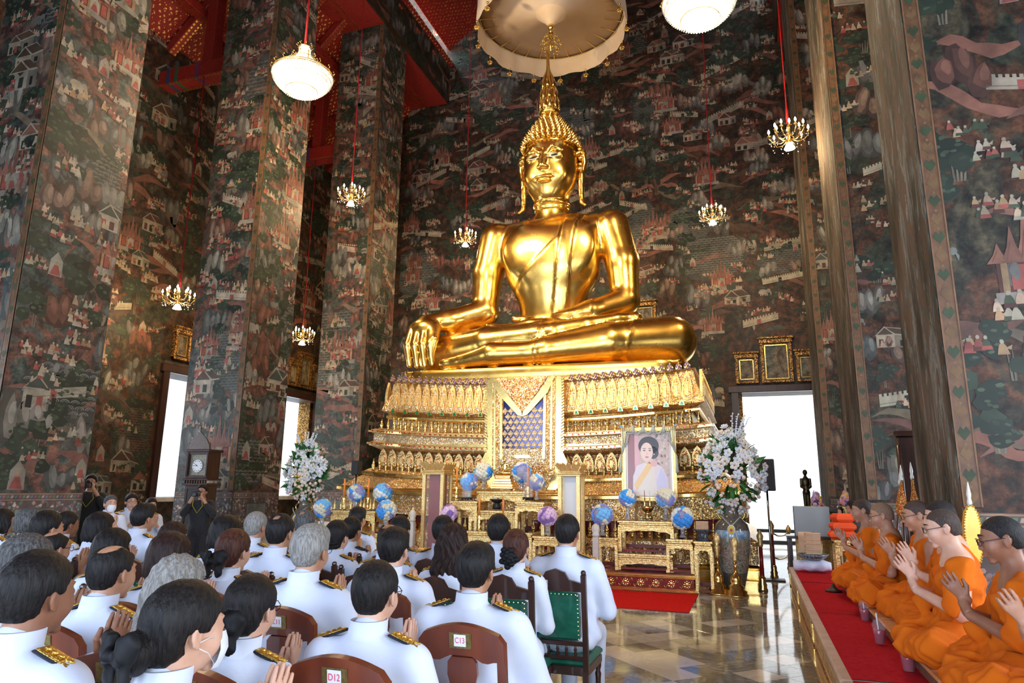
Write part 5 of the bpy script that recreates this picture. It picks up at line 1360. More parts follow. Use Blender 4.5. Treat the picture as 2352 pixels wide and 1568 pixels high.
place(587, 1176, 5.8, 'older man with close grey hair and glasses', 'G', 'green padded chair of the older grey-haired man', hairk='flat', hm=HGREY, skin=SK2, glasses=True)
place(517, 1185, 4.75, 'woman with glossy wavy black hair beside the clock photographer', 'G', 'green padded chair of the wavy black-haired woman', hairk='bob', skin=SK1, jk='F', female=True)
place(396, 1200, 5.1, 'woman with small dark brown bob behind the larger brown bob', 'G', 'green padded chair of the small brown-bobbed woman', hairk='bob', hm=HBRN, skin=SK1, jk='F', female=True)
place(388, 1225, 3.45, 'woman with large smooth brown bob', 'B', 'brown splat-back chair of the large brown-bobbed woman', hairk='bob', hm=HBRN, skin=SK1, jk='F', female=True)
place(328, 1157, 6.2, 'broad man with black hair, tallest head in the left rows', 'G', 'green padded chair of the broad tall-headed man', hairk='short', skin=SK2, jk='L')
place(227, 1178, 5.3, 'woman with rounded jet-black bob', 'G', 'green padded chair with card A5', 'A5', M_BLUE, hairk='bob', skin=SK1, jk='F', female=True)
place(256, 1216, 4.0, 'woman with black bob right behind the bald-crowned man', 'G', 'green padded chair of the bobbed woman near the bald crown', hairk='bob', skin=SK1, jk='F', female=True)
place(152, 1175, 6.4, 'man in profile with black hair, hands together', 'G', 'green padded chair of the profile man', hairk='flat', skin=SK3)
place(105, 1173, 4.75, 'heavy man with neat black hair in the left rows', 'G', 'green padded chair of the heavy neat-haired man', hairk='flat', skin=SK2, jk='L')
place(66, 1168, 5.5, 'man with curly dark hair near the left edge', 'G', 'green padded chair of the curly-haired man', hairk='short', hm=HSALT, skin=SK2)
place(3, 1170, 6.6, 'person with glasses cut by the left edge', 'G', 'green padded chair at the left edge', hairk='bob', skin=SK2, jk='F', female=True, glasses=True)
place(57, 1230, 3.0, 'woman with grey-streaked black hair behind the dark-skinned man', 'B', 'brown splat-back chair of the grey-streaked woman', hairk='bob', hm=HSALT, skin=SK2, jk='F', female=True)
place(121, 1219, 4.4, 'balding man in glasses in the left rows', 'G', 'green padded chair of the balding man in glasses', hairk='bald', skin=SK2, glasses=True)
sg = 'officials seated against the side wall'
place(255, 1137, 10.3, 'grey-haired man in face mask sitting by the left wall with his hands together', 'G', 'green padded chair of the masked man by the wall', hairk='flat', hm=HSALT, skin=SK1, mask=True, rz=-2.0, group=sg, face=True)
place(303, 1133, 11.0, 'woman in glasses sitting by the left wall', 'G', 'green padded chair of the wall woman in glasses', hairk='bun', skin=SK1, jk='F', female=True, glasses=True, rz=-2.1, group=sg, face=True)
place(348, 1143, 11.6, 'bareheaded woman clasping her hands by the left window', 'G', 'green padded chair nearest the left window', hairk='bun', skin=SK1, jk='F', female=True, rz=-2.0, group=sg, face=True)
print('people', time.time()-T0)

# ------------------------------------------------------------------ monks on their platform
def monk_skin(name, mat):
    f = Field((-.34, -.26, -.02), (.34, .62, .90), .0062); cz = .760
    head_field(f, 0, .035, cz, .22, (0, -.055, -.20))
    f.cap((0, -.03, .55), (0, 0, .15), .09, .12, .05); f.ell((0, -.015, .44), (.16, .09, .14), .06)
    for s in (-1, 1):
        f.chain([(s*.165, -.02, .535), (s*.255, .01, .28), (s*.055, .215, .38)], [.052, .042, .027], .02)
        f.cap((s*.055, .215, .38), (s*.018, .238, .43), .026, .023, .01)
    V, F = f.surf(1); V, F = join_hand(V, F, .255, .485, .50, .004); return mesh_of(name, V, F, mat)
def monk_robe(name, seed, bare=False):
    f = Field((-.52, -.30, -.02), (.52, .66, .66), .0115)
    f.ell((0, -.02, .12), (.24, .21, .15), .05); f.ell((0, -.02, .32), (.19, .145, .22), .08); f.ell((0, -.02, .46), (.205, .135, .11), .06)
    f.cap((-.13, -.03, .545), (.15, -.03, .55), .055, .062, .06); f.cap((0, -.045, .53), (.05, -.05, .60), .07, .055, .04)
    for s in (-1, 1):
        f.chain([(s*.14, .04, .12), (s*.36, .19, .10)], [.135, .100], .05)
        f.chain([(s*.36, .19, .095), (s*.10, .27, .075), (-s*.10, .27, .06)], [.100, .082, .06], .06)
    f.ell((.0, .24, .04), (.36, .13, .055), .05)
    if bare:
        f.chain([(-.10, .02, .50), (.17, -.02, .54), (.255, .05, .30)], [.06, .08, .075], .04)
    else:
        f.chain([(-.165, -.02, .53), (-.25, .06, .33)], [.075, .068], .04)
        f.chain([(.165, -.02, .54), (.262, .06, .32), (.20, .16, .27)], [.085, .095, .07], .04)
    f.cap((.18, -.04, .56), (.24, -.10, .25), .05, .06, .04)
    def folds(d, x, y, z):
        a = .017*np.abs(np.sin(12*x+17*z-9*y+2.2*np.sin(5*y+seed)+1.5*np.sin(8*x)+seed)); b = .012*np.abs(np.sin(24*y+12*x+3*np.sin(9*z)+seed*2)); c = .006*np.sin(34*z+20*x*x*8+seed)
        return d+(a+b+c)*np.clip(1.15-z*.5, .4, 1)-.010
    f.apply(folds)
    f.ell((-.0, .03, .625), (.075, .07, .07), .01, '-')
    V, F = f.surf(1); return mesh_of(name, V, F, M_ROBE)
MS = {SK1: monk_skin('body', SK1)}
for mm in (SK2, SK3):
    q = MS[SK1].copy(); q.materials.clear(); q.materials.append(mm); MS[mm] = q
MRB = [monk_robe('robe_a', 0), monk_robe('robe_b', 1.7), monk_robe('robe_c', 3.1, True)]
PX0, PX1, PZ = .42, 1.47, .50
def monk(x, y, ztop, rz, label, skin, robe, glasses=False, hairm=HSHAVE, hk='shaved'):
    s = (ztop-.62)/.875; t = empty('monk', (x, y, .62), rz, label, 'person', 'robed monks seated on the red-carpeted platform', scale=s)
    link('body', MS[skin], t); link('robe', MRB[robe], t); hp = (0, .035, .760)
    link('hair', remat(HM[hk], hairm), t, hp, (-.22, 0, 0))
    if glasses: link('glasses', GLM, t, hp, (-.22, 0, 0))
    face_bits(t, 0, .035, .760, .22, False)
    # folded seating cloth
    return t
HSH2 = hair_mat('cropped_black_hair', (.010, .009, .009), (.035, .03, .028), .6, 220)
for px, py, D, lab, sk, rb, gl, hm_, rz in (
    (1980, 1147, 7.1, 'monk at the far end of the platform beside the white towel roll', SK2, 0, False, HSHAVE, 1.50),
    (2025, 1155, 6.1, 'bald monk in thin glasses, second from the far end', SK2, 1, True, hair_mat('sparse_stubble', (.22, .13, .08), (.30, .18, .11), .5, 200), 1.45),
    (2105, 1150, 5.45, 'monk with tinted glasses and stubble behind the young monk', SK2, 2, True, HSHAVE, 1.55),
    (2160, 1150, 4.85, 'monk with blackest cropped hair mostly hidden by the young monk', SK1, 1, False, HSH2, 1.5),
    (2165, 1170, 4.15, 'young fair-skinned monk in dark round glasses', SK1, 0, True, HSHAVE, 1.48),
    (2300, 1187, 3.35, 'tan monk in silver glasses, largest face on the platform', SK3, 1, True, HSH2, 1.45),
    (2460, 1200, 2.75, 'monk at the right edge, only his praying hands in view', SK2, 2, False, HSH2, 1.5)):
    a = atD(px, py, D); monk(a.x+.02, a.y, a.z, rz, lab, sk, rb, gl, hm_)

# platform: carved chests in sections, red carpet, wooden mats
M_CHEST = Mat('gilt_pattern_wood', (.4, .2, .08), .4)
_co = M_CHEST.co(); _v = M_CHEST.voro(_co, 9); _n = M_CHEST.noise(_co, 30, 4, .6, 1.0)
M_CHEST.base(M_CHEST.ramp(M_CHEST.math('ADD', M_CHEST.math('MULTIPLY', _v.outputs['Distance'], .7), M_CHEST.math('MULTIPLY', _n.outputs[0], .5)), [(.38, (.70, .44, .16)), (.46, (.42, .18, .07)), (.62, (.36, .13, .05)), (.68, (.62, .36, .12))])); M_CHEST = M_CHEST.m
M_CARPET = vary('red_carpet', (.42, .012, .020), (.50, .022, .030), 30, .98, bump=.3, bscale=300, dist=.003, spec=.05)
M_CARPET2 = vary('bright_red_carpet', (.72, .018, .016), (.80, .028, .022), 20, .95, bump=.3, bscale=300, dist=.002, spec=.05)
M_CURT = vary('brocade_panel', (.28, .09, .045), (.42, .17, .08), 20, .5)
ys = [1.0, 2.95, 4.62, 6.95, 9.1, 10.95]
PL = []
for i in range(len(ys)-1):
    y0, y1 = ys[i], ys[i+1]-.02
    lab = ['carved gilt platform chest nearest the photographer', 'carved gilt platform chest beside the nearest drink cup', 'carved gilt platform chest in the middle of the row', 'carved gilt platform chest under the microphone', 'carved gilt platform chest at the far end under the towel roll'][i]
    t = empty('platform_chest', ((PX0+PX1)/2, (y0+y1)/2, 0), 0, lab, 'platform', 'chests forming the platform of the monks')
    L = y1-y0; Wd = PX1-PX0
    b = MB(); b.box((0, 0, .235), (Wd-.05, L, .43)); b.build('body', M_WOODR, t)
    b = MB(); b.box((0, 0, .475), (Wd+.03, L, .05), bev=.012); b.build('top_board', vary('pale_edge_wood', (.50, .34, .24), (.62, .44, .32), 8, .4) if i == 0 else PL[0], t)
    if i == 0: PL.append(t.children[-1].data.materials[0])
    b = MB(); b.box((0, 0, .03), (Wd-.01, L, .06), bev=.01); b.box((-.003, 0, .245), (Wd-.03, L, .03), bev=.008); b.build('moulding', M_CHEST, t)
    for z, hh in ((.345, .15), (.145, .14)):
        b = MB(); b.cur = 0; b.box((-Wd/2+.016, 0, z), (.022, L-.10, hh)); b.cur = 1
        for zz in (z-hh/2+.008, z+hh/2-.008, z-hh/2+.026, z+hh/2-.026): b.box((-Wd/2+.005, 0, zz), (.012, L-.10, .006), bev=.002)
        for sgn in (-1, 1): b.box((-Wd/2+.002, sgn*(L/2-.055), z), (.016, .022, hh+.01), bev=.004)
        b.build('carved_panel', [M_CHEST, M_GOLD], t)
for i in range(len(ys)-1):
    y0, y1 = ys[i], ys[i+1]; segs = 24; b = MB(); b.smooth = True
    r1 = []; r2 = []
    vs = []
    for j in range(segs+1):
        yy = y0+.01+(y1-y0-.02)*j/segs; zz = .5005+.006*math.sin(yy*5.1)+.010*max(0, math.sin(yy*9.3+i))**6
        vs += [(.47, yy, .5002), (.475, yy, zz+.008), (1.42, yy, zz+.008), (1.425, yy, .5002)]
    fs = []
    for j in range(segs):
        a = j*4
        for k in range(3): fs.append((a+k, a+k+1, a+5+k, a+4+k))
    b.add(vs, fs)
    tag(b.build('carpet', M_CARPET), ['red carpet length nearest the photographer on the platform', 'red carpet length beside the nearest drink cup', 'red carpet length beside the middle drink cup', 'red carpet length under the microphone base', 'red carpet length under the towel roll'][i], 'carpet', 'red carpets on the platform')
M_MAT = vary('woven_mat', (.50, .20, .07), (.62, .30, .12), 60, .7)
for i, (yy, lab) in enumerate(((3.05, 'low wooden seat board under the nearest monk'), (4.3, 'low wooden seat board under the young monk'), (5.55, 'low wooden seat board under the bald monk'), (6.8, 'low wooden seat board beyond the bald monk'), (8.05, 'low wooden seat board under the farthest monk'))):
    t = empty('seat_board', (1.16, yy, .512), 0, lab, 'bench', 'low boards the monks sit on')
    b = MB(); b.box((0, 0, .04), (.60, 1.2, .07), bev=.008); b.build('board', vary('brown_board', (.12, .05, .03), (.18, .08, .045), 8, .6), t)
    b = MB(); b.box((0, 0, .088), (.64, 1.22, .022), bev=.01); b.build('woven_mat', M_MAT, t)
# drinks
M_JUICE = Mat('red_drink', (.30, .006, .03), .15, coat=.3).m; M_CUP = Mat('clear_plastic', (.92, .92, .95), .08, alpha=.10).m; M_STRAW = Mat('white_straw', (.85, .85, .88), .4).m
for (px, py), lab in zip(((1988, 1424), (2022, 1477), (2088, 1540)), ('farthest red iced drink cup', 'middle red iced drink cup with its straw leaning left', 'nearest red iced drink cup with a bent straw')):
    a = atZ(px, py, .515); t = empty('drink_cup', (a.x, a.y, .515), 0, lab, 'drink', 'red drinks in front of the monks')
    b = MB(); b.smooth = True; b.lathe([(.028, .002), (.040, .09), (.038, .092)], 16); b.build('drink', M_JUICE, t)
    b = MB(); b.smooth = True; b.lathe([(.030, 0), (.044, .115), (.046, .118), (.046, .124), (.043, .124), (.036, .148), (.018, .158)], 18, cap=False); b.build('cup', M_CUP, t)
    b = MB(); b.smooth = True; b.tube([(0, 0, .02), (.004, 0, .17), (-.035, 0, .21)] if 'bent' in lab else [(0, 0, .02), (-.01, 0, .20)], .0045, 8); b.build('straw', M_STRAW, t)
# microphone on the carpet
a = atZ(1915, 1357, .512); t = empty('microphone', (a.x, a.y, .512), .4, 'black table microphone with long slanting gooseneck on the red carpet', 'microphone')
b = MB(); b.smooth = True; b.lathe([(.085, 0), (.085, .008), (.05, .02), (.02, .05), (.012, .075)], 20); b.build('base', M_BLACK, t)
tip = atD(1972, 1235, 7.95)-Vector((a.x, a.y, .512)); tip = Vector((tip.x*math.cos(-.4)-tip.y*math.sin(-.4), tip.x*math.sin(-.4)+tip.y*math.cos(-.4), tip.z))
b = MB(); b.smooth = True; b.tube([(0, 0, .06), tip*.35+Vector((0, 0, .05)), tip*.7+Vector((0, 0, .04)), tip], .006, 8); b.build('gooseneck', M_BLACK, t)
b = MB(); b.smooth = True; b.ball(tip, .022, 10, 8); b.build('windscreen', M_BLACK, t)
# towel roll, dish and the stack of booklets
a = atZ(1868, 1316, .515); b = MB(); b.smooth = True
rg = []
for i in range(15):
    x = -.23+.46*i/14; q = .9+.1*math.sin(i*1.3); e = 1-.25*(abs(i-7)/7)**6
    rg.append([(x, .09*e*q*math.cos(2*PI*k/20), .085+.075*e*q*math.sin(2*PI*k/20)+.006*math.sin(k*2+i)) for k in range(20)])
loft(b, rg); tag(b.build('towel', vary('white_towel', (.74, .74, .88), (.82, .82, .93), 50, .9, bump=.5, bscale=200)), 'thick rolled white towel at the far end of the red carpet', 'towel').location = (a.x, a.y+.1, .515)
t = empty('dish', (a.x+.02, a.y+.12, .672), 0, 'dark inlaid footed dish on the white towel roll', 'dish')
b = MB(); b.smooth = True; b.lathe([(.10, 0), (.16, .03), (.20, .075), (.19, .075), (.14, .04), (.02, .03)], 24); b.build('bowl', vary('dark_inlay', (.02, .03, .035), (.25, .28, .30), 40, .25), t)
M_PAPER = vary('buff_paper', (.66, .40, .22), (.74, .48, .28), 10, .7)
ORD = 'first second third fourth fifth sixth seventh eighth ninth tenth eleventh twelfth thirteenth fourteenth fifteenth sixteenth seventeenth'.split()
bkm = MB(); bkm.box((0, 0, 0), (.19, .135, .0150), bev=.003); bkm = bkm.mesh('booklet', M_PAPER)
for i in range(17):
    o = link('booklet', bkm, None, (a.x+.03+rnd.uniform(-.006, .006), a.y+.12+rnd.uniform(-.005, .005), .755+i*.0158), (0, 0, rnd.uniform(-.05, .05)))
    tag(o, 'buff booklet, %s from the bottom of the tall stack on the dark dish' % ORD[i], 'book', 'buff booklets stacked on the dish')
o = link('folder', (lambda m: (m.box((0, 0, 0), (.17, .012, .26), bev=.003), m.mesh('folder', M_PAPER))[1])(MB()), None, (a.x-.055, a.y+.22, .89), (0, 0, .2)); tag(o, 'buff folder standing behind the booklet stack', 'folder')

# ------------------------------------------------------------------ gilt furniture
def gilt_table(name, px0, px1, pyt, Y, zb, depth, label, group, ap=.14, leg=.055, inset=True, mat=M_CARVE, stretch=True, cat='table', open_h=None):
    A, B = atY(px0, pyt, Y), atY(px1, pyt, Y); zt = (A.z+B.z)/2; w_ = B.x-A.x; h_ = zt-zb
    t = empty(name, ((A.x+B.x)/2, Y+depth/2, zb), 0, label, cat, group)
    b = MB(); b.box((0, 0, h_-.02), (w_, depth, .035), bev=.006); b.build('table_top', mat, t)
    b = MB(); b.box((0, 0, h_-.0), (w_-.03, depth-.03, .008)); b.build('glass_sheet', M_GLASS if False else Mat('dark_glass', (.05, .06, .06), .05).m, t)
    b = MB(); b.box((0, 0, h_-.052), (w_-.05, depth-.05, .03), bev=.005); b.box((0, 0, h_-.085), (w_-.02, depth-.02, .035), bev=.008); b.build('cornice', mat, t)
    # aprons with scalloped lower edge
    ha = ap
    for sy, rz in ((-1, 0), (1, PI)):
        n = 8; W2 = w_/2-.01; poly = [(-W2, h_-.10), (-W2, h_-.10-ha)]
        for i in range(1, n):
            u = -1+2*i/n; poly.append((u*W2, h_-.10-ha*(.45+.35*abs(u)**2)+(.012 if i % 2 else 0)))
        poly += [(W2, h_-.10-ha), (W2, h_-.10)]
        b = MB(); b.prism(poly[::-1], .02, T(0, sy*(depth/2-.012), 0, rz=rz)); b.build('apron', mat, t)
    for sx in (-1, 1):
        b = MB(); b.box((sx*(w_/2-.014), 0, h_-.10-ha*.35), (.02, depth-.04, ha*.7)); b.build('apron', mat, t)
        for sy in (-1, 1):
            b = MB(); hl = h_-.10; x = sx*(w_/2-leg/2-.004); y = sy*(depth/2-leg/2-.004)
            b.box((x, y, hl/2+.02), (leg, leg, hl-.04), bev=.006); b.box((x+sx*.008, y, .03), (leg*1.25, leg*1.25, .06), bev=.012); b.box((x-sx*leg*.3, y, hl*.93), (leg*1.5, leg*.9, hl*.13), bev=.008); b.build('leg', mat, t)
    if stretch:
        b = MB(); b.box((0, depth/2-.02, .12*h_+.02), (w_-2*leg, .02, .05)); b.build('red_stretcher', M_RED, t); b = MB(); b.box((0, -depth/2+.03, .04), (w_-2*leg, .02, .03)); b.build('red_stretcher', M_RED, t)
    return t
ga = 'gilt altar tables'
# right hand altar: carved red base, three tables
b0 = atZ(1597, 1365, 0); BYF = b0.y
def red_base(name, x0, x1, y0, y1, h_, label):
    t = empty(name, ((x0+x1)/2, (y0+y1)/2, 0), 0, label, 'platform'); L = x1-x0; D_ = y1-y0
    b = MB(); b.cur = 0; b.box((0, 0, h_*.52), (L-.04, D_-.04, h_*.95)); b.build('core', M_RED, t)
    for zz, hh, o_ in ((.02, .035, 0), (.05, .02, -.02), (h_-.02, .035, .02), (h_-.05, .02, 0)):
        b = MB(); b.box((0, 0, zz), (L+o_, D_+o_, hh), bev=.006); b.build('moulding', M_GOLD, t)
    b = MB(); n = int(L/.23)
    for i in range(n):
        cx = -L/2+L*(i+.5)/n; z0 = h_*.5
        b.tube([(cx+.055*math.cos(a), -D_/2+.004, z0+.055*math.sin(a)) for a in np.linspace(0, 2*PI, 17)], .005, 5); b.ball((cx, -D_/2+.006, z0), (.028, .008, .028), 10, 5)
        for k in range(8): a = k*PI/4; b.ball((cx+.042*math.cos(a), -D_/2+.006, z0+.042*math.sin(a)), (.010, .006, .010), 6, 4)
        for sgx in (-1, 1):
            for sgz in (-1, 1):
                b.tube([(cx+sgx*(.06+.05*t_), -D_/2+.004, z0+sgz*(.015+.045*math.sin(t_*PI*.9))) for t_ in np.linspace(0, 1, 7)], [.006, .006, .005, .005, .004, .003, .002], 5)
                b.tube([(cx+sgx*(.10-.03*t_), -D_/2+.004, z0+sgz*(.02+.03*t_)) for t_ in (0, .5, 1)], .004, 5)
    o = b.build('scrollwork', M_GOLD, t); o['kind'] = 'stuff'; return t
red_base('altar_platform', -3.05, b0.x-.0, BYF+.0, BYF+.78, .27, 'long red and gold carved altar base behind the bright red carpet')
o = MB(); o.box((-2.45, 10.42, .006), (3.14, 1.62, .010), bev=.003); tag(o.build('carpet', M_CARPET2), 'bright red floor carpet before the carved altar base', 'carpet')
YR = BYF+.12
gilt_table('altar_table', 1418, 1547, 1196, YR+.12, .55, .46, 'tall gilt altar table standing in front of the framed portrait', ga, .13)
gilt_table('altar_table', 1417, 1545, 1272, YR+.06, .275, .55, 'low gilt scroll table under the tall altar table', ga, .13)
gilt_table('altar_table', 1367, 1418, 1234, YR, .275, .34, 'small gilt table left of the tall altar table with a blue flower ball', ga, .10, .045)
gilt_table('altar_table', 1529, 1591, 1238, YR, .275, .36, 'small gilt table right of the tall altar table with a blue flower ball', ga, .10, .045)
gilt_table('side_table', 1593, 1636, 1243, atZ(1612, 1364, 0).y, 0, .30, 'narrow tall yellow gilt table beside the red base', ga, .10, .045)
# centre altar
YM = 10.9
gilt_table('altar_table', 1095, 1206, 1128, YM+.55, .9, .42, 'topmost gilt altar table under the small golden image', ga, .13)
gilt_table('altar_table', 1076, 1182, 1172, YM+.25, .45, .36, 'middle gilt altar table holding a black footed bowl', ga, .12)
gilt_table('altar_table', 1034, 1096, 1150, YM+.2, .45, .42, 'gilt table left of the small golden image with a glass dome', ga, .12, .05)
gilt_table('altar_table', 1182, 1250, 1152, YM+.2, .45, .42, 'gilt table right of the small golden image with a glass dome', ga, .12, .05)
gilt_table('altar_table', 1070, 1222, 1221, YM-.1, .27, .6, 'widest low gilt altar table in the centre', ga, .14)
gilt_table('altar_table', 1222, 1282, 1231, YM-.15, .27, .45, 'small gilt table with the purple flower arrangement', ga, .10, .05)
gilt_table('altar_table', 1020, 1072, 1231, YM-.15, .27, .45, 'small gilt table left of the widest low table', ga, .10, .05)
red_base('altar_platform', -5.6, -3.1, YM-.3, YM+1.25, .27, 'central red and gold altar base hidden behind the seated rows')
# left group
YL = 11.0
gilt_table('altar_table', 760, 862, 1172, YL, .05, .5, 'gilt table with rows of small gilt spires near the left blue balls', ga, .13)
gilt_table('altar_table', 845, 905, 1225, YL-.2, .0, .45, 'low gilt table under the lowest of the left blue balls', ga, .12)
gilt_table('altar_table', 700, 770, 1228, YL-.2, .0, .45, 'low gilt table beside the left bouquet vase', ga, .12)
M_DOME = Mat('thin_glass', (.9, .93, .95), .03, alpha=.14).m
# glazed gilt pillars
def pillar_case(px0, px1, pyt, Y, label, red):
    A, B = atY(px0, pyt, Y), atY(px1, pyt, Y); w_ = B.x-A.x; H_ = (A.z+B.z)/2-.275
    t = empty('display_case', ((A.x+B.x)/2, Y+w_/2, .275), 0, label, 'display case', 'gilt glazed pillars of the altar'); X0 = w_/2-.03
    for sx in (-1, 1):
        for sy in (-1, 1):
            b = MB(); b.box((sx*X0, sy*X0, H_*.46), (.06, .06, H_*.86), bev=.012); b.build('corner_post', M_CARVE2, t)
    b = MB(); b.box((0, 0, .12), (w_+.06, w_+.06, .24), bev=.02); b.build('plinth', M_CARVE, t)
    for i, (o_, zz, hh) in enumerate(((.02, .87, .03), (.06, .885, .02), (.02, .90, .02))):
        b = MB(); b.box((0, 0, H_*zz), (w_+o_, w_+o_, hh), bev=.006); b.build('moulding', M_CARVE2, t)
    b = MB(); b.box((0, 0, H_*.5), (w_-.10, w_-.10, H_*.74)); b.build('glass_pane', M_DOME, t)
    b = MB(); b.box((0, .02, H_*.5), (w_-.16, w_-.20, H_*.72)); b.build('lining', M_RED if red else M_WHITE, t)
    for lv, (rr, z0, L_) in enumerate(((w_*.52, .905, .06), (w_*.62, .93, .075))):
        for k in range(20):
            sd = k//5; u = (k % 5-2)/2.6; X = Matrix.Rotation(sd*PI/2, 4, 'Z') @ T(u*rr, -rr*.86, H_*z0, rx=math.radians(24))
            b = MB(); b.prism([(-.035, 0), (.035, 0), (.042, L_*.8*H_*.6), (0, L_*1.25*H_*.7), (-.042, L_*.8*H_*.6)], .02, X); b.build('lotus_leaf', M_CARVE2, t)
    return t
pillar_case(972, 1020, 1058, YM+.35, 'gilt glazed pillar with dark red lining left of the centre altar', True)
pillar_case(1281, 1331, 1060, YM+.35, 'gilt glazed pillar with pale lining right of the centre altar', False)

# flower balls -------------------------------------------------------
def blossom_mesh(name, mat, kind=0):
    b = MB(); b.smooth = True
    if kind == 0:
        b.ball((0, 0, .25), (.5, .5, .45), 8, 5)
        for i in range(7):
            a = 2*PI*i/7; b.ball((.55*math.cos(a), .55*math.sin(a), .12), (.42, .42, .30), 6, 4)
        for i in range(6): a = 2*PI*i/6+.4; b.ball((.32*math.cos(a), .32*math.sin(a), .42), (.26, .26, .22), 6, 4)
    else:
        for i in range(16): a = i*2.4; q = .23*math.sqrt(i); b.ball((q*math.cos(a), q*math.sin(a), .35-.05*q*q*3), (.17, .17, .15), 5, 4)
    return b.mesh(name, mat)
FB = [blossom_mesh('blossom', vary('blue_petals', (.03, .30, .86), (.10, .46, .95), 20, .6)), blossom_mesh('blossom', vary('violet_petals', (.28, .30, .80), (.45, .48, .92), 90, .7), 1),
      blossom_mesh('blossom', vary('cream_petals', (.78, .72, .52), (.88, .84, .68), 20, .7)), blossom_mesh('blossom', vary('ivory_petals', (.84, .86, .80), (.9, .92, .88), 20, .7)), blossom_mesh('blossom', vary('sky_petals', (.14, .50, .90), (.28, .62, .95), 20, .6))]
FP = [blossom_mesh('blossom', vary('lilac_petals', (.52, .30, .68), (.68, .45, .80), 20, .7)), blossom_mesh('blossom', vary('pale_pink_petals', (.80, .55, .75), (.88, .66, .84), 20, .7)), blossom_mesh('blossom', vary('purple_petals', (.35, .20, .55), (.5, .32, .7), 40, .7), 1)]
M_CRYS = Mat('crystal_glass', (.95, .95, .97), .06, trans=.75, ior=1.45).m
def flower_ball(px, py, pr, Y, zbase, label, pal=None, vase=True, seed=0, group='blue and cream flower balls on glass vases'):
    c = atY(px, py, Y); D = (c-CAMP).dot(FW); R = pr*D/1568
    t = empty('flower_ball', (c.x, Y, zbase), 0, label, 'flower arrangement', group); r = random.Random(seed+5)
    h_ = c.z-zbase; n = 84; pal = pal or FB; w_ = [1.3, 2.2, 2.4, 1.6, .9] if len(pal) == 5 else [1]*len(pal)
    cents = [(r.gauss(0, 1), r.gauss(0, 1), r.gauss(0, 1), r.choices(range(len(pal)), w_)[0]) for _ in range(20)]
    b = MB(); b.smooth = True; b.ball((0, 0, h_), R*.70, 14, 10); b.build('foam_core', pal[2].materials[0] if len(pal) > 2 else pal[0].materials[0], t)
    for i in range(n):
        z = 1-2*(i+.5)/n; q = math.sqrt(1-z*z); a = i*2.39996; v = Vector((q*math.cos(a), q*math.sin(a), z))
        if v.y > .45: continue
        k = max(cents, key=lambda s: (v.x*s[0]+v.y*s[1]+v.z*s[2])/math.sqrt(s[0]**2+s[1]**2+s[2]**2))[3]
        o = link('blossom', pal[k], t, tuple(v*R*.80+Vector((0, 0, h_)))); o.rotation_euler = v.to_track_quat('Z', 'Y').to_euler(); o.scale = (R*.235*r.uniform(.85, 1.15),)*3
    if vase:
        b = MB(); b.smooth = True; rr = R*.22; b.lathe([(rr*1.35, 0), (rr*1.3, .02), (rr*.8, h_*.18), (rr*.85, h_*.4), (rr*1.25, h_-R*.75)], 10); b.build('glass_vase', M_CRYS, t)
    return t
flower_ball(1441, 1143, 22, YR+.25, atY(1441, 1193, YR+.25).z+.012, 'blue and cream flower ball left of the candle tray before the portrait', seed=1)
flower_ball(1528, 1143, 25, YR+.25, atY(1528, 1195, YR+.25).z+.012, 'blue and cream flower ball right of the candle tray before the portrait', seed=2)
flower_ball(1383, 1182, 27, YR+.15, atY(1383, 1231, YR+.15).z+.012, 'blue and cream flower ball on the small left table of the portrait altar', seed=3)
flower_ball(1567, 1189, 28, YR+.15, atY(1567, 1236, YR+.15).z+.012, 'blue and violet flower ball on the small right table of the portrait altar', seed=4)
flower_ball(1111, 1083, 23, YM+.75, atY(1111, 1124, YM+.75).z+.012, 'blue and cream flower ball left of the small golden image', seed=5)
flower_ball(1199, 1085, 25, YM+.75, atY(1199, 1124, YM+.75).z+.012, 'blue and cream flower ball right of the small golden image', seed=6)
flower_ball(1078, 1106, 22, YM+.45, atY(1078, 1148, YM+.45).z+.012, 'mostly cream flower ball behind the left glass dome', seed=7)
flower_ball(1233, 1107, 21, YM+.45, atY(1233, 1149, YM+.45).z+.012, 'blue and cream flower ball behind the right glass dome', seed=8)
flower_ball(818, 1132, 22, YL+.3, atY(818, 1170, YL+.3).z+.012, 'flower ball between the two orange candles at the left', seed=9)
flower_ball(879, 1132, 24, YL+.5, atY(879, 1172, YL+.5).z-.3, 'cream and blue flower ball beside the right orange candle of the left table', seed=10)
flower_ball(888, 1171, 25, YL, atY(888, 1222, YL).z+.012, 'lowest blue and violet flower ball of the left group', seed=11)
flower_ball(742, 1167, 23, YL, atY(742, 1225, YL).z+.012, 'blue flower ball closest to the left bouquet vase', seed=12)
flower_ball(1257, 1185, 24, YM+.05, atY(1257, 1229, YM+.05).z+.012, 'lilac and pink flower ball on the small table right of centre', FP, seed=13, group='lilac flower balls')
flower_ball(1031, 1178, 21, YM+.05, atY(1031, 1229, YM+.05).z+.012, 'lilac flower ball half hidden left of the centre altar', FP, seed=14, group='lilac flower balls')

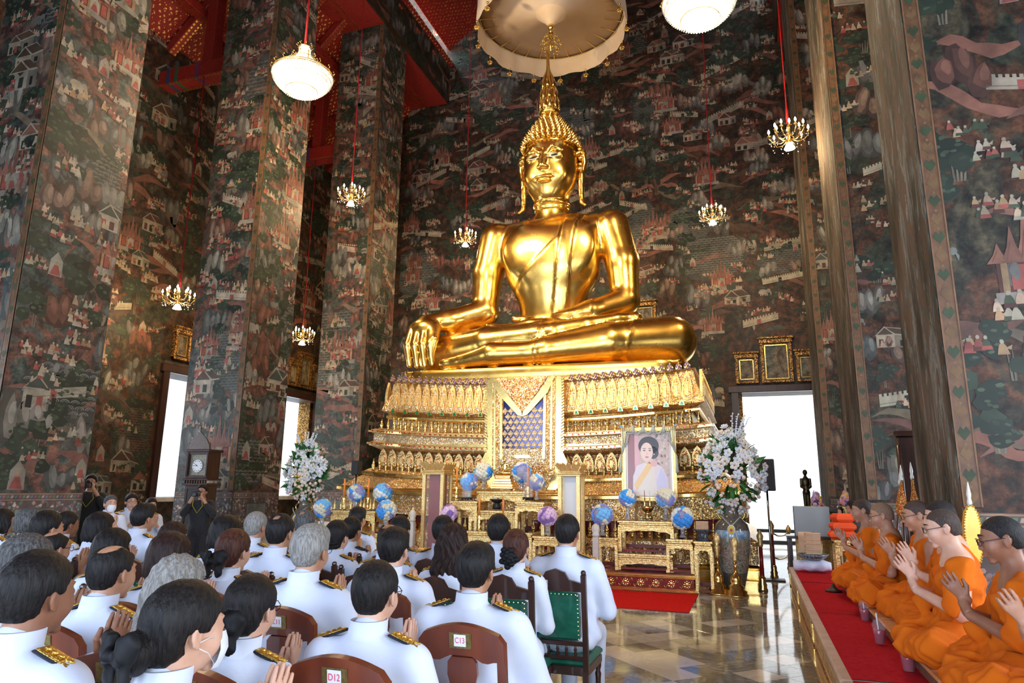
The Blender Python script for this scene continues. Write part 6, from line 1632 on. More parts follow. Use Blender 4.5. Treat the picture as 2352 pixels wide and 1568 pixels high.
# candles and candlesticks
M_CANDLE = Mat('orange_wax', (.95, .28, .03), .45, sss=.1).m
def candle(px, py0, py1, pyb, Y, label, thin=1.0):
    a, b_, c = atY(px, py0, Y), atY(px, py1, Y), atY(px, pyb, Y); h1, h2 = b_.z-c.z, a.z-c.z
    t = empty('candlestick', (c.x, Y, c.z), 0, label, 'candle', 'orange candles on gilt sticks')
    b = MB(); b.smooth = True; k = h1; b.lathe([(.055, 0), (.055, .01), (.03, .03), (.016, .08*k+.03), (.03, .3*k), (.014, .4*k), (.026, .6*k), (.012, .7*k), (.03, .93*k), (.022, k)], 14); b.build('stick', M_GOLD, t)
    b = MB(); b.smooth = True; b.lathe([(.016*thin, h1), (.016*thin, h2-.01), (.004, h2)], 12); b.build('candle', M_CANDLE, t); return t
candle(788, 1098, 1141, 1171, YL+.1, 'left orange candle of the left altar table')
candle(844, 1098, 1141, 1171, YL+.1, 'right orange candle of the left altar table')
candle(1048, 1072, 1116, 1149, YM+.35, 'orange candle beside the left glass dome')
candle(1212, 1072, 1116, 1150, YM+.3, 'orange candle inside the right glass dome')
candle(1100, 1142, 1182, 1220, YM+.0, 'orange candle before the middle altar table')
candle(1155, 1144, 1184, 1220, YM+.0, 'orange candle next to the black footed bowl')
for px, lab in ((1072, 'clear glass dome on the left gilt table'), (1213, 'clear glass dome over the orange candle')):
    a = atY(px, 1148, YM+.3); t = empty('glass_dome', (a.x, YM+.3, a.z+.005), 0, lab, 'glass dome', 'glass domes on the centre altar')
    b = MB(); b.smooth = True; b.lathe([(.085, .04), (.085, .36), (.075, .42), (.05, .46), (.0, .48)], 20, cap=False); b.build('dome', M_DOME, t)
    b = MB(); b.smooth = True; b.lathe([(.10, .02), (.10, .035), (.08, .045)], 20)
    for i in range(4): b.ball((.08*math.cos(i*PI/2+.7), .08*math.sin(i*PI/2+.7), .012), (.02, .02, .014), 8, 5)
    b.build('stand', M_BLACK, t)
# small golden image
a = atY(1153, 1125, YM+.6); t = empty('golden_image', (a.x, YM+.72, a.z+.02), 0, 'small golden seated image on a stepped pedestal on the topmost altar table', 'statue')
b = MB()
for i, (w0, z0, hh) in enumerate(((.40, 0, .035), (.38, .035, .05), (.33, .085, .04), (.30, .125, .05), (.26, .175, .03), (.28, .205, .03))): b.box((0, 0, z0+hh/2), (w0, w0*.7, hh), bev=.008)
b.build('pedestal', M_GOLD, t)
f = Field((-.18, -.14, -.01), (.18, .1, .42), .006)
f.ell((0, 0, .04), (.13, .09, .04), .02); f.cap((-.07, -.03, .035), (.12, -.05, .04), .035, .03, .02); f.cap((.07, -.03, .04), (-.12, -.05, .04), .03, .03, .02)
f.ell((0, 0, .13), (.05, .035, .09), .03); f.cap((-.055, 0, .19), (.055, 0, .19), .026, .026, .02); f.chain([(-.07, 0, .185), (-.085, -.01, .12), (-.07, -.07, .07)], [.022, .018, .012], .01); f.chain([(.07, 0, .185), (.085, -.01, .12), (.0, -.06, .07)], [.022, .018, .012], .01)
f.ell((0, -.003, .258), (.028, .03, .036), .01); f.cap((0, 0, .22), (0, 0, .2), .015, .02, .01); f.cap((0, 0, .29), (0, 0, .33), .016, .008, .01); f.cap((0, 0, .33), (0, 0, .40), .007, .002, .004)
V, F = f.surf(1); link('figure', mesh_of('figure', V, F, M_GOLD), t, (0, 0, .235))
# black footed bowl with dark red flowers
a = atY(1139, 1170, YM+.3); t = empty('footed_bowl', (a.x, YM+.35, a.z+.006), 0, 'black inlaid footed bowl holding small red and white flowers', 'bowl')
b = MB(); b.smooth = True; b.lathe([(.07, 0), (.07, .07), (.04, .09), (.06, .11), (.12, .15), (.125, .17), (.11, .17), (.05, .14)], 20); b.build('bowl', M_BLACK, t)
r = random.Random(3)
for i in range(9): o = link('blossom', FB[3] if i % 3 == 0 else blossom_mesh('blossom', M_RED) if i == 1 else FB[3], t, (r.uniform(-.06, .06), r.uniform(-.05, .05), .175+r.uniform(0, .03)), scale=.02)
# tray with thin candle and joss stick
a = atY(1488, 1193, YR+.3); t = empty('offering_tray', (a.x, YR+.32, a.z+.012), 0, 'golden footed offering tray with two slim candles before the portrait', 'tray')
b = MB(); b.smooth = True; b.lathe([(.08, 0), (.085, .02), (.05, .07), (.03, .10), (.06, .115), (.10, .16), (.115, .21), (.105, .21), (.06, .17)], 20); b.build('tray', M_GOLD, t)
for sx, mt in ((-.045, Mat('brown_joss', (.25, .10, .05), .6).m), (.04, Mat('cream_wax', (.9, .75, .42), .4).m)):
    b = MB(); b.smooth = True; b.lathe([(.028, .17), (.018, .21), (.022, .26), (.012, .30)], 10, (sx, 0, 0)); b.build('holder', M_GOLD, t)
    b = MB(); b.smooth = True; b.tube([(sx, 0, .28), (sx-.004, 0, .46)], [.008, .005], 8); b.build('candle', mt, t)
# spires row on the left table
sp = MB(); sp.smooth = True; sp.lathe([(.03, 0), (.034, .03), (.022, .05), (.026, .08), (.012, .12), (.003, .20)], 8); spm = sp.mesh('gilt_spire', M_CARVE2)
for i in range(9):
    a = atY(768+i*11.3, 1171, YL+.06)
    if abs(i-4) < 1: continue
    tag(link('gilt_spire', spm, None, (a.x, YL+.06+.05*(i % 2), a.z+.004)), 'small gilt spire, %s from the left on the left altar table' % ORD[i], 'ornament', 'gilt spires on the left altar table')
# black stand and booklets on the narrow table
a = atY(1616, 1240, YR+.3); zt_ = a.z+.004; yt_ = atZ(1612, 1364, 0).y+.15
t = empty('pedestal_tray', (a.x, yt_, zt_), 0, 'black inlaid pedestal tray on the narrow yellow gilt table', 'tray')
b = MB(); b.smooth = True; b.lathe([(.10, 0), (.10, .02), (.07, .04), (.085, .09), (.07, .11), (.13, .15), (.135, .165), (.02, .165)], 20); b.build('stand', vary('black_inlay', (.012, .013, .015), (.12, .13, .14), 60, .25), t)
for i in range(8): tag(link('booklet', bkm, None, (a.x+rnd.uniform(-.004, .004), yt_, zt_+.178+i*.0158), (0, 0, rnd.uniform(-.04, .04))), 'buff booklet, %s from the bottom of the short stack on the black tray' % ORD[i], 'book', 'buff booklets on the black tray')
# framed portrait
YP = 12.0
A, B = atY(1420, 981, YP), atY(1556, 985, YP); Cc = atY(1436, 1150, YP)
pw, ph = (B.x-A.x)-.08, A.z-Cc.z
t = empty('portrait_frame', ((A.x+B.x)/2, YP, Cc.z), 0, 'large gilt framed portrait of a woman in cream dress with yellow sash', 'picture')
X = T(0, 0, 0, rx=math.radians(-4))
def fr(mb, w_, h_, t_, d_, y_, z0=0):
    mb.box((0, y_, z0+t_/2), (w_, d_, t_), X, bev=.006); mb.box((0, y_, z0+h_-t_/2), (w_, d_, t_), X, bev=.006)
    for s in (-1, 1): mb.box((s*(w_/2-t_/2), y_, z0+h_/2), (t_, d_, h_), X, bev=.006)
b = MB(); fr(b, pw, ph, .075, .05, 0); b.build('frame', M_CARVE2, t)
b = MB(); fr(b, pw-.11, ph-.11, .022, .045, -.012, .055); b.build('inner_moulding', M_GOLD, t)
b = MB(); fr(b, pw-.16, ph-.16, .03, .02, -.005, .08); b.build('white_fillet', M_WHITE, t)
b = MB(); b.box((0, .02, ph/2), (pw-.1, .02, ph-.1), X); b.build('backing', M_BLACK, t)
iw, ih = pw-.20, ph-.20
pb = MB()
def q2(poly, c, lay): pb.c = c; pb.add([X @ Vector(((x-.5)*iw, .004-.0009*lay, .10+z*ih)) for x, z in poly], [tuple(range(len(poly)))])
def el(cx, cz, rx, rz, n=20, a0=0, a1=2*PI): return [(cx+rx*math.cos(a0+(a1-a0)*i/n), cz+rz*math.sin(a0+(a1-a0)*i/n)) for i in range(n)]
q2([(0, 0), (1, 0), (1, 1), (0, 1)], (.62, .46, .40), 0); q2([(0, 0), (.2, 0), (.2, 1), (0, 1)], (.35, .16, .17), 1); q2([(.2, 0), (.28, .5), (.26, 1), (.17, 1), (.17, .5)], (.72, .42, .46), 2)
r = random.Random(8)
for i in range(60): q2(el(r.uniform(.62, .98), r.uniform(.3, .98), .03, .025, 7), r.choice([(.70, .62, .58), (.55, .32, .30), (.66, .60, .62), (.5, .42, .34)]), 3)
q2([(.12, 0), (.13, .30), (.22, .47), (.40, .52), (.62, .53), (.80, .45), (.92, .28), (.95, 0)], (.74, .66, .72), 4)
q2([(.70, .0), (.66, .2), (.78, .44), (.90, .30), (.93, 0)], (.62, .58, .80), 5); q2([(.20, 0), (.40, .5), (.62, .52), (.68, 0)], (.78, .70, .62), 5)
q2([(.14, .16), (.22, .08), (.62, .50), (.50, .54)], (.84, .56, .22), 6); q2(el(.62, .50, .08, .045), (.78, .42, .42), 7)
q2([(.42, .5), (.44, .62), (.60, .62), (.60, .5)], (.78, .56, .47), 6); q2(el(.50, .79, .24, .155), (.055, .05, .055), 7); q2(el(.60, .68, .13, .10), (.055, .05, .055), 7)
q2(el(.455, .69, .145, .155), (.82, .62, .54), 8)
for sx in (.40, .53): q2(el(sx, .715, .030, .010, 10), (.10, .07, .07), 9); q2([(sx-.04, .742), (sx+.04, .742), (sx+.03, .752), (sx-.03, .752)], (.12, .08, .07), 9)
q2([(.455, .70), (.478, .648), (.447, .648)], (.72, .48, .42), 9); q2(el(.458, .608, .045, .013, 12), (.68, .16, .20), 9); q2(el(.625, .655, .012, .014, 8), (.9, .9, .88), 9)
pb.build('portrait_picture', vcol('print_pigment', .3, noise=.03), t)
M_GARL = vary('grey_green_garland', (.42, .46, .38), (.56, .58, .48), 60, .8)
for s in (-1, 1):
    b = MB(); b.smooth = True
    for k in range(5): b.tube([X @ Vector((s*(pw/2-.02-.035*k), -.045, ph+.01)), X @ Vector((s*(pw/2-.03-.02*k), -.05, ph*.8)), X @ Vector((s*(pw/2-.0), -.05, ph*.62))], .006, 5)
    b.tube([X @ Vector((s*pw/2, -.05, ph*.62)), X @ Vector((s*(pw/2+.01), -.05, ph*.48)), X @ Vector((s*(pw/2+.02), -.05, ph*.38))], [.012, .02, .035], 8); b.build('garland_tassel', M_GARL, t)
b = MB(); b.smooth = True
for k in range(3):
    x0, x1 = -pw*.28+k*pw*.19, -pw*.28+(k+1)*pw*.19
    for q in (0, .03): b.tube([X @ Vector((x0+(x1-x0)*u, -.045, ph+.0-(.10+q)*math.sin(PI*u))) for u in np.linspace(0, 1, 7)], .009, 5)
for k in range(4): b.tube([X @ Vector((-pw*.28+k*pw*.19, -.05, ph+.02)), X @ Vector((-pw*.28+k*pw*.19, -.05, ph-.10))], [.018, .035], 8)
b.build('garland_swag', M_GARL, t)
for k in range(6):
    x = [-pw*.5, -pw*.28, -pw*.09, pw*.10, pw*.29, pw*.5][k]; b = MB(); b.smooth = True; b.ball((x, -.045, ph+.02), (.035, .02, .015), 8, 5, X); b.build('blue_bow', FB[4].materials[0], t)
b = MB()
for s in (-1, 1): b.tube([(s*pw*.35, .06, -Cc.z+.01), (s*pw*.22, .04, .3)], .02, 8)
b.tube([(0, .20, -Cc.z+.01), (0, .06, .5)], .02, 8); b.build('easel', M_WOODL, t)

# ------------------------------------------------------------------ bouquets in tall vases
M_LEAF = vary('deep_green_leaf', (.012, .075, .018), (.03, .15, .03), 6, .45); M_LEAF2 = vary('fresh_green_leaf', (.05, .20, .03), (.10, .30, .05), 6, .45)
def leaf_mesh(name, mat, w_=.28):
    b = MB(); b.smooth = True; n = 6; vs = []
    for i in range(n+1):
        t_ = i/n; ww = w_*math.sin(PI*(t_**.8))**.9 if 0 < t_ < 1 else .005; z = t_; y = .22*t_*t_
        vs += [(-ww/2, y+.03, z), (0, y, z), (ww/2, y+.03, z)]
    fs = []
    for i in range(n): a = i*3; fs += [(a, a+1, a+4, a+3), (a+1, a+2, a+5, a+4)]
    b.add(vs, fs); b.add([(x, y+.008, z) for x, y, z in vs], [f_[::-1] for f_ in fs]); return b.mesh(name, mat)
LF = [leaf_mesh('leaf', M_LEAF), leaf_mesh('leaf', M_LEAF2, .22), leaf_mesh('leaf', M_LEAF, .40)]
def magnolia(mat, cen):
    b = MB(); b.smooth = True; b.cur = 0
    for ring, (n, r0, zz, s_) in enumerate(((5, .55, .0, .55), (4, .34, .16, .42))):
        for i in range(n): a = 2*PI*i/n+ring*.5; X_ = T(r0*math.cos(a), r0*math.sin(a), zz+.12) @ Euler((0, -.55-ring*.3, a), 'XYZ').to_matrix().to_4x4(); b.ball((0, 0, 0), (s_, s_*.8, .09), 8, 5, Matrix.Translation((r0*math.cos(a), r0*math.sin(a), zz+.12)) @ Matrix.Rotation(a, 4, 'Z') @ Matrix.Rotation(-.5-ring*.35, 4, 'Y'))
    b.cur = 1; b.ball((0, 0, .22), (.16, .16, .16), 7, 5); return b.mesh('blossom', [mat, cen])
M_PW = vary('white_petal', (.80, .84, .86), (.88, .90, .92), 8, .6, sss=.05); M_PC = vary('cream_white_petal', (.86, .78, .66), (.90, .84, .76), 8, .6, sss=.05); M_PP = vary('peach_petal', (.88, .62, .46), (.92, .74, .60), 8, .7, sss=.05)
BL = [magnolia(M_PW, Mat('yellow_stamen', (.6, .45, .12), .7).m), magnolia(M_PC, Mat('brown_stamen', (.35, .2, .08), .7).m)]
def pom(mat):
    b = MB(); b.smooth = True; b.ball((0, 0, .5), (.62, .62, .58), 10, 7)
    for i in range(22):
        z = 1-2*(i+.5)/22; q = math.sqrt(1-z*z); a = i*2.4; b.ball((.5*q*math.cos(a), .5*q*math.sin(a), .5+.48*z), .2, 5, 4)
    return b.mesh('blossom', mat)
PM = pom(M_PP)
def bouquet(cx, cy, zc, rw, rh, label, seed, zneck):
    r = random.Random(seed); t = empty('bouquet', (cx, cy, zneck), 0, label, 'flower arrangement', 'tall white bouquets'); z0 = zc-zneck
    for i in range(170):
        u = r.uniform(-1, 1); a = r.uniform(0, 2*PI); q = math.sqrt(1-u*u)*r.uniform(.55, 1); v = Vector((q*math.cos(a), q*math.sin(a)*.75, u*r.uniform(.6, 1)))
        wz = 1-.55*max(0, v.z); p = Vector((v.x*rw*wz, v.y*rw*wz, z0+v.z*rh))
        dr_ = Vector((v.x, v.y-.3, v.z*.8+.25 if v.z > -.3 else -.35)).normalized()
        o = link('leaf', r.choice(LF), t, tuple(p*.0+Vector((p.x*.82, p.y*.82, z0+(p.z-z0)*.88)))); o.rotation_euler = (dr_.to_track_quat('Z', 'Y').to_matrix() @ Matrix.Rotation(r.uniform(0, 6), 3, 'Z')).to_euler(); o.scale = (r.uniform(.16, .28),)*3
    n = 0; pts = []
    while n < 190:
        u = r.uniform(-1, 1); a = r.uniform(PI, 2*PI) if r.random() < .8 else r.uniform(0, PI); q = math.sqrt(1-u*u); v = Vector((q*math.cos(a), q*math.sin(a), u)); wz = 1-.55*max(0, v.z); k = r.uniform(.85, 1.12)
        p = Vector((v.x*rw*wz*k, v.y*rw*wz*.75*k, z0+v.z*rh*k))
        if any((p-q_).length < .046 for q_ in pts): n += .2; continue
        pts.append(p); n += 1; low = v.z < -.15
        me = PM if (low and r.random() < .65) or r.random() < .14 else (BL[0] if r.random() < .5 else BL[1]); s = r.uniform(.040, .052) if me is PM else r.uniform(.060, .088)
        d_ = (v+Vector((-.1, -.9, .2))*.7).normalized(); o = link('blossom', me, t, tuple(p)); o.rotation_euler = d_.to_track_quat('Z', 'Y').to_euler(); o.scale = (s,)*3
    for i in range(7):
        a = r.uniform(-1.1, 1.1); b = MB(); b.smooth = True; base = Vector((rw*.35*math.sin(a), -.1, z0+rh*.75)); top = Vector((rw*.75*math.sin(a)+r.uniform(-.03, .03), -.1, z0+rh*(1.15+.25*math.cos(a))))
        b.tube([base, top], .006, 5)
        for k in range(9): p = base.lerp(top, .2+.1*k*.95); b.ball(p+Vector((r.uniform(-.02, .02), r.uniform(-.02, .02), 0)), .020-.0012*k, 6, 4)
        b.build('flower_spray', M_PW, t)
    b = MB(); b.smooth = True; b.tube([(0, 0, 0), (0, 0, z0-rh*.4)], .05, 8); b.build('stems', M_LEAF2, t)
    return t
vr = atZ(1688, 1362, 0); DV = (Vector((vr.x, vr.y, 1))-CAMP).dot(FW); vx, vy = vr.x, vr.y+.22
def vase_mat():
    m = Mat('painted_porcelain', (.3, .3, .3), .12, coat=.5); co_ = m.co(); sp_ = m.N('ShaderNodeSeparateXYZ'); m.L(co_, sp_.inputs[0])
    n = m.noise(co_, 9, 5, .6, .8); v = m.voro(co_, 26); land = m.ramp(n.outputs[0], [(.34, (.06, .09, .05)), (.44, (.50, .45, .32)), (.50, (.30, .15, .09)), (.56, (.56, .52, .42)), (.66, (.16, .22, .15))])
    sky = m.ramp(n.outputs[0], [(.4, (.12, .38, .70)), (.6, (.70, .74, .74))]); f1 = m.ramp(sp_.outputs[2], [(.84, (0, 0, 0)), (.90, (1, 1, 1))])
    # ornament bands at neck and foot
    orn = m.ramp(v.outputs['Distance'], [(.15, (.34, .24, .10)), (.4, (.06, .09, .10)), (.6, (.22, .17, .12))])
    c = m.mix(f1, land, sky); f2 = m.ramp(sp_.outputs[2], [(.0, (1, 1, 1)), (.30, (1, 1, 1)), (.31, (0, 0, 0)), (.985, (0, 0, 0)), (.99, (1, 1, 1))]); m.base(m.mix(f2, c, orn)); return m.m
M_VASE = vase_mat()
def big_vase(x, y, s, label):
    t = empty('porcelain_vase', (x, y, 0), 0, label, 'vase', 'tall painted porcelain vases', scale=s)
    b = MB(); b.smooth = True; b.lathe([(.15, 0), (.155, .03), (.17, .10), (.24, .40), (.285, .75), (.29, .95), (.26, 1.08), (.17, 1.17), (.12, 1.22), (.115, 1.33), (.135, 1.40), (.15, 1.42), (.13, 1.42), (.10, 1.34)], 40); b.build('body', M_VASE, t)
    for sg in (-1, 1):
        b = MB(); b.smooth = True; b.tube([(sg*(.12+.10*math.sin(PI*u)), 0, 1.36-.24*u) for u in np.linspace(0, 1, 9)], .016, 7); b.ball((sg*.13, 0, 1.37), .028, 8, 6); b.build('handle', M_GOLD, t)
    b = MB(); b.smooth = True; b.lathe([(.15, -.001), (.17, .012), (.16, .02)], 30); b.build('foot_ring', M_WOODD, t)
    # garland with a yellow medallion
    b = MB(); b.smooth = True
    for sg in (-1, 1): b.tube([(sg*.16*(1-u), -.17-.11*u**.6, 1.22-.16*u) for u in np.linspace(0, 1, 7)], .010, 6)
    for sg in (-.05, .07): b.tube([(sg, -.295, .96), (sg*1.3, -.30, .86), (sg*1.4, -.30, .80)], [.01, .02, .035], 8)
    b.build('garland', M_GARL, t)
    b = MB(); b.smooth = True; b.cur = 0; b.ball((0, -.30, 1.00), (.065, .012, .085), 16, 8); b.cur = 1; b.ball((0, -.306, 1.00), (.050, .012, .068), 16, 8); b.cur = 2; b.ball((0, -.313, 1.0), (.024, .010, .028), 12, 6); b.build('medallion', [M_WHITE, Mat('yellow_card', (.85, .62, .02), .5).m, Mat('pink_emblem', (.55, .08, .25), .5).m], t)
    return t
big_vase(vx, vy, .95, 'tall painted porcelain vase with yellow medallion at the right of the throne')
bc = atY(1678, 1078, vy); bouquet(bc.x, vy, bc.z, .50, .66, 'tall bouquet of white magnolias and peach balls in the right vase', 3, 1.33)
lv = atY(700, 1160, 11.6); big_vase(lv.x, 11.6, .93, 'porcelain vase under the left white bouquet')
bc = atY(705, 1082, 11.6); bouquet(bc.x, 11.6, bc.z, .42, .55, 'tall bouquet of white flowers in the left vase', 4, 1.31)

# stanchions and candelabra on the floor
def stanchion(px, pyb, pyt, label, kind='red', group='red and gold stanchions'):
    a = atZ(px, pyb, 0); D = (a-CAMP).dot(FW); h_ = (atY(px, pyt, a.y)).z
    t = empty('stanchion' if kind == 'red' else 'candle_stand', (a.x, a.y, 0), 0, label, 'stanchion' if kind == 'red' else 'candle stand', group)
    if kind == 'red':
        b = MB(); b.smooth = True; b.lathe([(.075, 0), (.075, .02), (.06, .05), (.068, .09), (.05, .13), (.055, .18), (.04, .22)], 16); b.build('base', M_GOLD, t)
        b = MB(); b.smooth = True; b.lathe([(.034, .2), (.030, h_-.25)], 14); b.build('shaft', M_RED, t)
        b = MB(); b.smooth = True; b.lathe([(.04, h_-.26), (.044, h_-.22), (.034, h_-.18), (.05, h_-.13), (.054, h_-.09), (.03, h_-.04), (.008, h_)], 14); b.build('finial', M_CARVE2, t)
    else:
        b = MB(); b.smooth = True; b.lathe([(.17, 0), (.17, .025), (.15, .04), (.155, .075), (.11, .10), (.12, .14), (.07, .17), (.085, .22), (.075, .29), (.035, .33), (.028, .36)], 24); b.build('base', M_GOLD, t)
        b = MB(); b.smooth = True; b.lathe([(.024, .35), (.022, h_-.36)], 14); b.build('shaft', M_GOLD, t)
        b = MB(); b.smooth = True; b.lathe([(.024, h_-.37), (.04, h_-.34), (.03, h_-.31), (.052, h_-.25), (.048, h_-.21), (.03, h_-.19), (.056, h_-.14), (.05, h_-.07), (.02, h_-.02), (.004, h_)], 14); b.build('finial', M_CARVE2, t)
    return a, h_
stanchion(1652, 1364, 1222, 'golden candle stand left of the painted vase', 'gold', 'golden candle stands'); stanchion(1693, 1369, 1232, 'golden candle stand in front of the painted vase', 'gold', 'golden candle stands')
s1 = stanchion(1753, 1356, 1217, 'red stanchion nearest the painted vase'); s2 = stanchion(1779, 1326, 1195, 'farther red stanchion by the speaker stand'); s3 = stanchion(1817, 1305, 1205, 'red stanchion at the corner of the monks platform')
def rail(a, b_, z1, z2, label):
    mb = MB(); mb.smooth = True; p, q = Vector((a.x, a.y, z1)), Vector((b_.x, b_.y, z2)); m_ = (p+q)/2-Vector((0, 0, .07))
    mb.tube([p, p.lerp(m_, .6)+Vector((0, 0, -.02)), m_, q.lerp(m_, .6)+Vector((0, 0, -.02)), q], .016, 8); tag(mb.build('brass_rail', M_GOLD), label, 'rail', 'brass rails between stanchions')
rail(s2[0], s3[0], .80, .72, 'upper brass rail leading to the platform corner'); rail(s2[0], s3[0], .36, .30, 'lower brass rail leading to the platform corner')
for px, py, lab in ((1368, 1222, 'cream carved post behind the front row end'), (948, 1190, 'cream carved post left of the dark red glazed pillar')):
    a = atY(px, py-20, 11.0); t = empty('railing_post', (a.x, 11.0, 0), 0, lab, 'post', 'cream posts of the altar railing')
    b = MB(); b.box((0, 0, (a.z-.2)/2), (.09, .09, a.z-.2), bev=.012); b.build('shaft', M_STONE, t); b = MB(); b.smooth = True; b.lathe([(.05, 0), (.065, .03), (.05, .05), (.07, .10), (.06, .16), (.02, .2)], 8, (0, 0, a.z-.2)); b.build('capital', M_STONE, t)

# loudspeakers
def speaker(px, pyt, pyb, Y, w_, label, stand=True):
    A = atY(px, pyt, Y); B = atY(px, pyb, Y); hh = A.z-B.z
    t = empty('loudspeaker', (A.x, Y, B.z), 0, label, 'speaker', 'black loudspeakers on stands')
    b = MB(); b.box((0, 0, hh/2), (w_, w_*.8, hh), bev=.015); b.build('cabinet', M_BLACK, t)
    b = MB(); b.box((0, -w_*.4-.004, hh/2), (w_*.86, .01, hh*.92)); b.build('grille', vary('speaker_grille', (.02, .02, .02), (.04, .04, .04), 200, .6), t)
    if stand:
        b = MB(); b.smooth = True; b.tube([(0, 0, 0), (0, 0, -B.z+.03)], .018, 8); b.build('pole', M_METAL, t)
        b = MB(); b.box((0, 0, -B.z+.012), (.42, .30, .024), bev=.006); b.build('base_plate', M_BLACK, t)
speaker(1757, 1054, 1127, 13.6, .30, 'black loudspeaker behind the right bouquet in the doorway')
speaker(820, 1058, 1090, 12.0, .16, 'small black loudspeaker beside the left end of the throne')

# clock and photographer
t = empty('grandfather_clock', (-10.02, 10.72, 0), 0, 'carved dark wood longcase clock against the second left column', 'clock')
b = MB(); b.box((0, 0, .22), (.56, .36, .44), bev=.01); b.box((0, 0, .46), (.60, .38, .05), bev=.01); b.build('base', M_WOODD, t)
b = MB()
for s in (-1, 1): b.box((s*.215, -.0, 1.0), (.05, .30, 1.06), bev=.006)
b.box((0, .13, 1.0), (.42, .03, 1.06)); b.box((0, 0, 1.50), (.46, .32, .05)); b.build('trunk', M_WOODD, t)
b = MB(); b.box((0, -.14, 1.0), (.36, .008, 1.0)); b.build('glass_door', Mat('trunk_mirror', (.5, .52, .52), .05, .9).m, t)
b = MB(); b.box((0, 0, 1.555), (.60, .38, .05), bev=.01)
for i in range(9): b.box((-.24+.06*i, -.17, 1.60), (.03, .04, .06))
b.box((0, 0, 1.65), (.60, .38, .04), bev=.008); b.build('cornice', M_WOODD, t)
b = MB()
for s in (-1, 1): b.box((s*.225, 0, 1.92), (.05, .32, .50), bev=.006); b.tube([(s*.235, -.175, 1.70), (s*.235, -.175, 2.15)], .016, 8)
b.box((0, .12, 1.92), (.44, .03, .50)); b.box((0, 0, 2.19), (.56, .38, .05), bev=.01); b.box((0, -.15, 1.70), (.42, .03, .05)); b.box((0, -.15, 2.14), (.42, .03, .05)); b.build('hood', M_WOODD, t)
b = MB(); b.box((0, -.135, 1.92), (.38, .01, .42)); b.build('dial_plate', vary('brass_dial', (.10, .09, .07), (.28, .26, .2), 60, .4, .6), t)
b = MB(); b.lathe([(.118, 0), (.118, .012)], 32, (0, 0, 0), T(0, -.142, 1.90, rx=PI/2)); fc = b.build('clock_face', M_WHITE, t)
b = MB()
for i in range(12): a = i*PI/6; b.box((0, 0, .095), (.010, .003, .022), T(0, -.156, 1.90) @ Matrix.Rotation(a, 4, 'Y'))
b.box((0, 0, .03), (.010, .003, .07), T(0, -.157, 1.90) @ Matrix.Rotation(-1.0, 4, 'Y')); b.box((0, 0, .04), (.007, .003, .095), T(0, -.158, 1.90) @ Matrix.Rotation(-1.5, 4, 'Y')); b.build('hands', M_BLK, t)
b = MB(); arch = [(-.26, 2.21), (.26, 2.21), (.24, 2.30), (.16, 2.42), (.06, 2.50), (0, 2.56), (-.06, 2.50), (-.16, 2.42), (-.24, 2.30)]; b.prism(arch, .03, T(0, -.17, 0)); b.lathe([(.02, 0), (.012, .04), (.02, .06), (.005, .14)], 8, (0, -.155, 2.55))
for s in (-1, 1): b.lathe([(.02, 0), (.026, .03), (.012, .06), (.02, .09), (.004, .14)], 8, (s*.25, -.15, 2.21))
b.build('pediment', vary('carved_wood', (.02, .010, .007), (.16, .10, .07), 70, .4, bump=1.0, bscale=60), t)
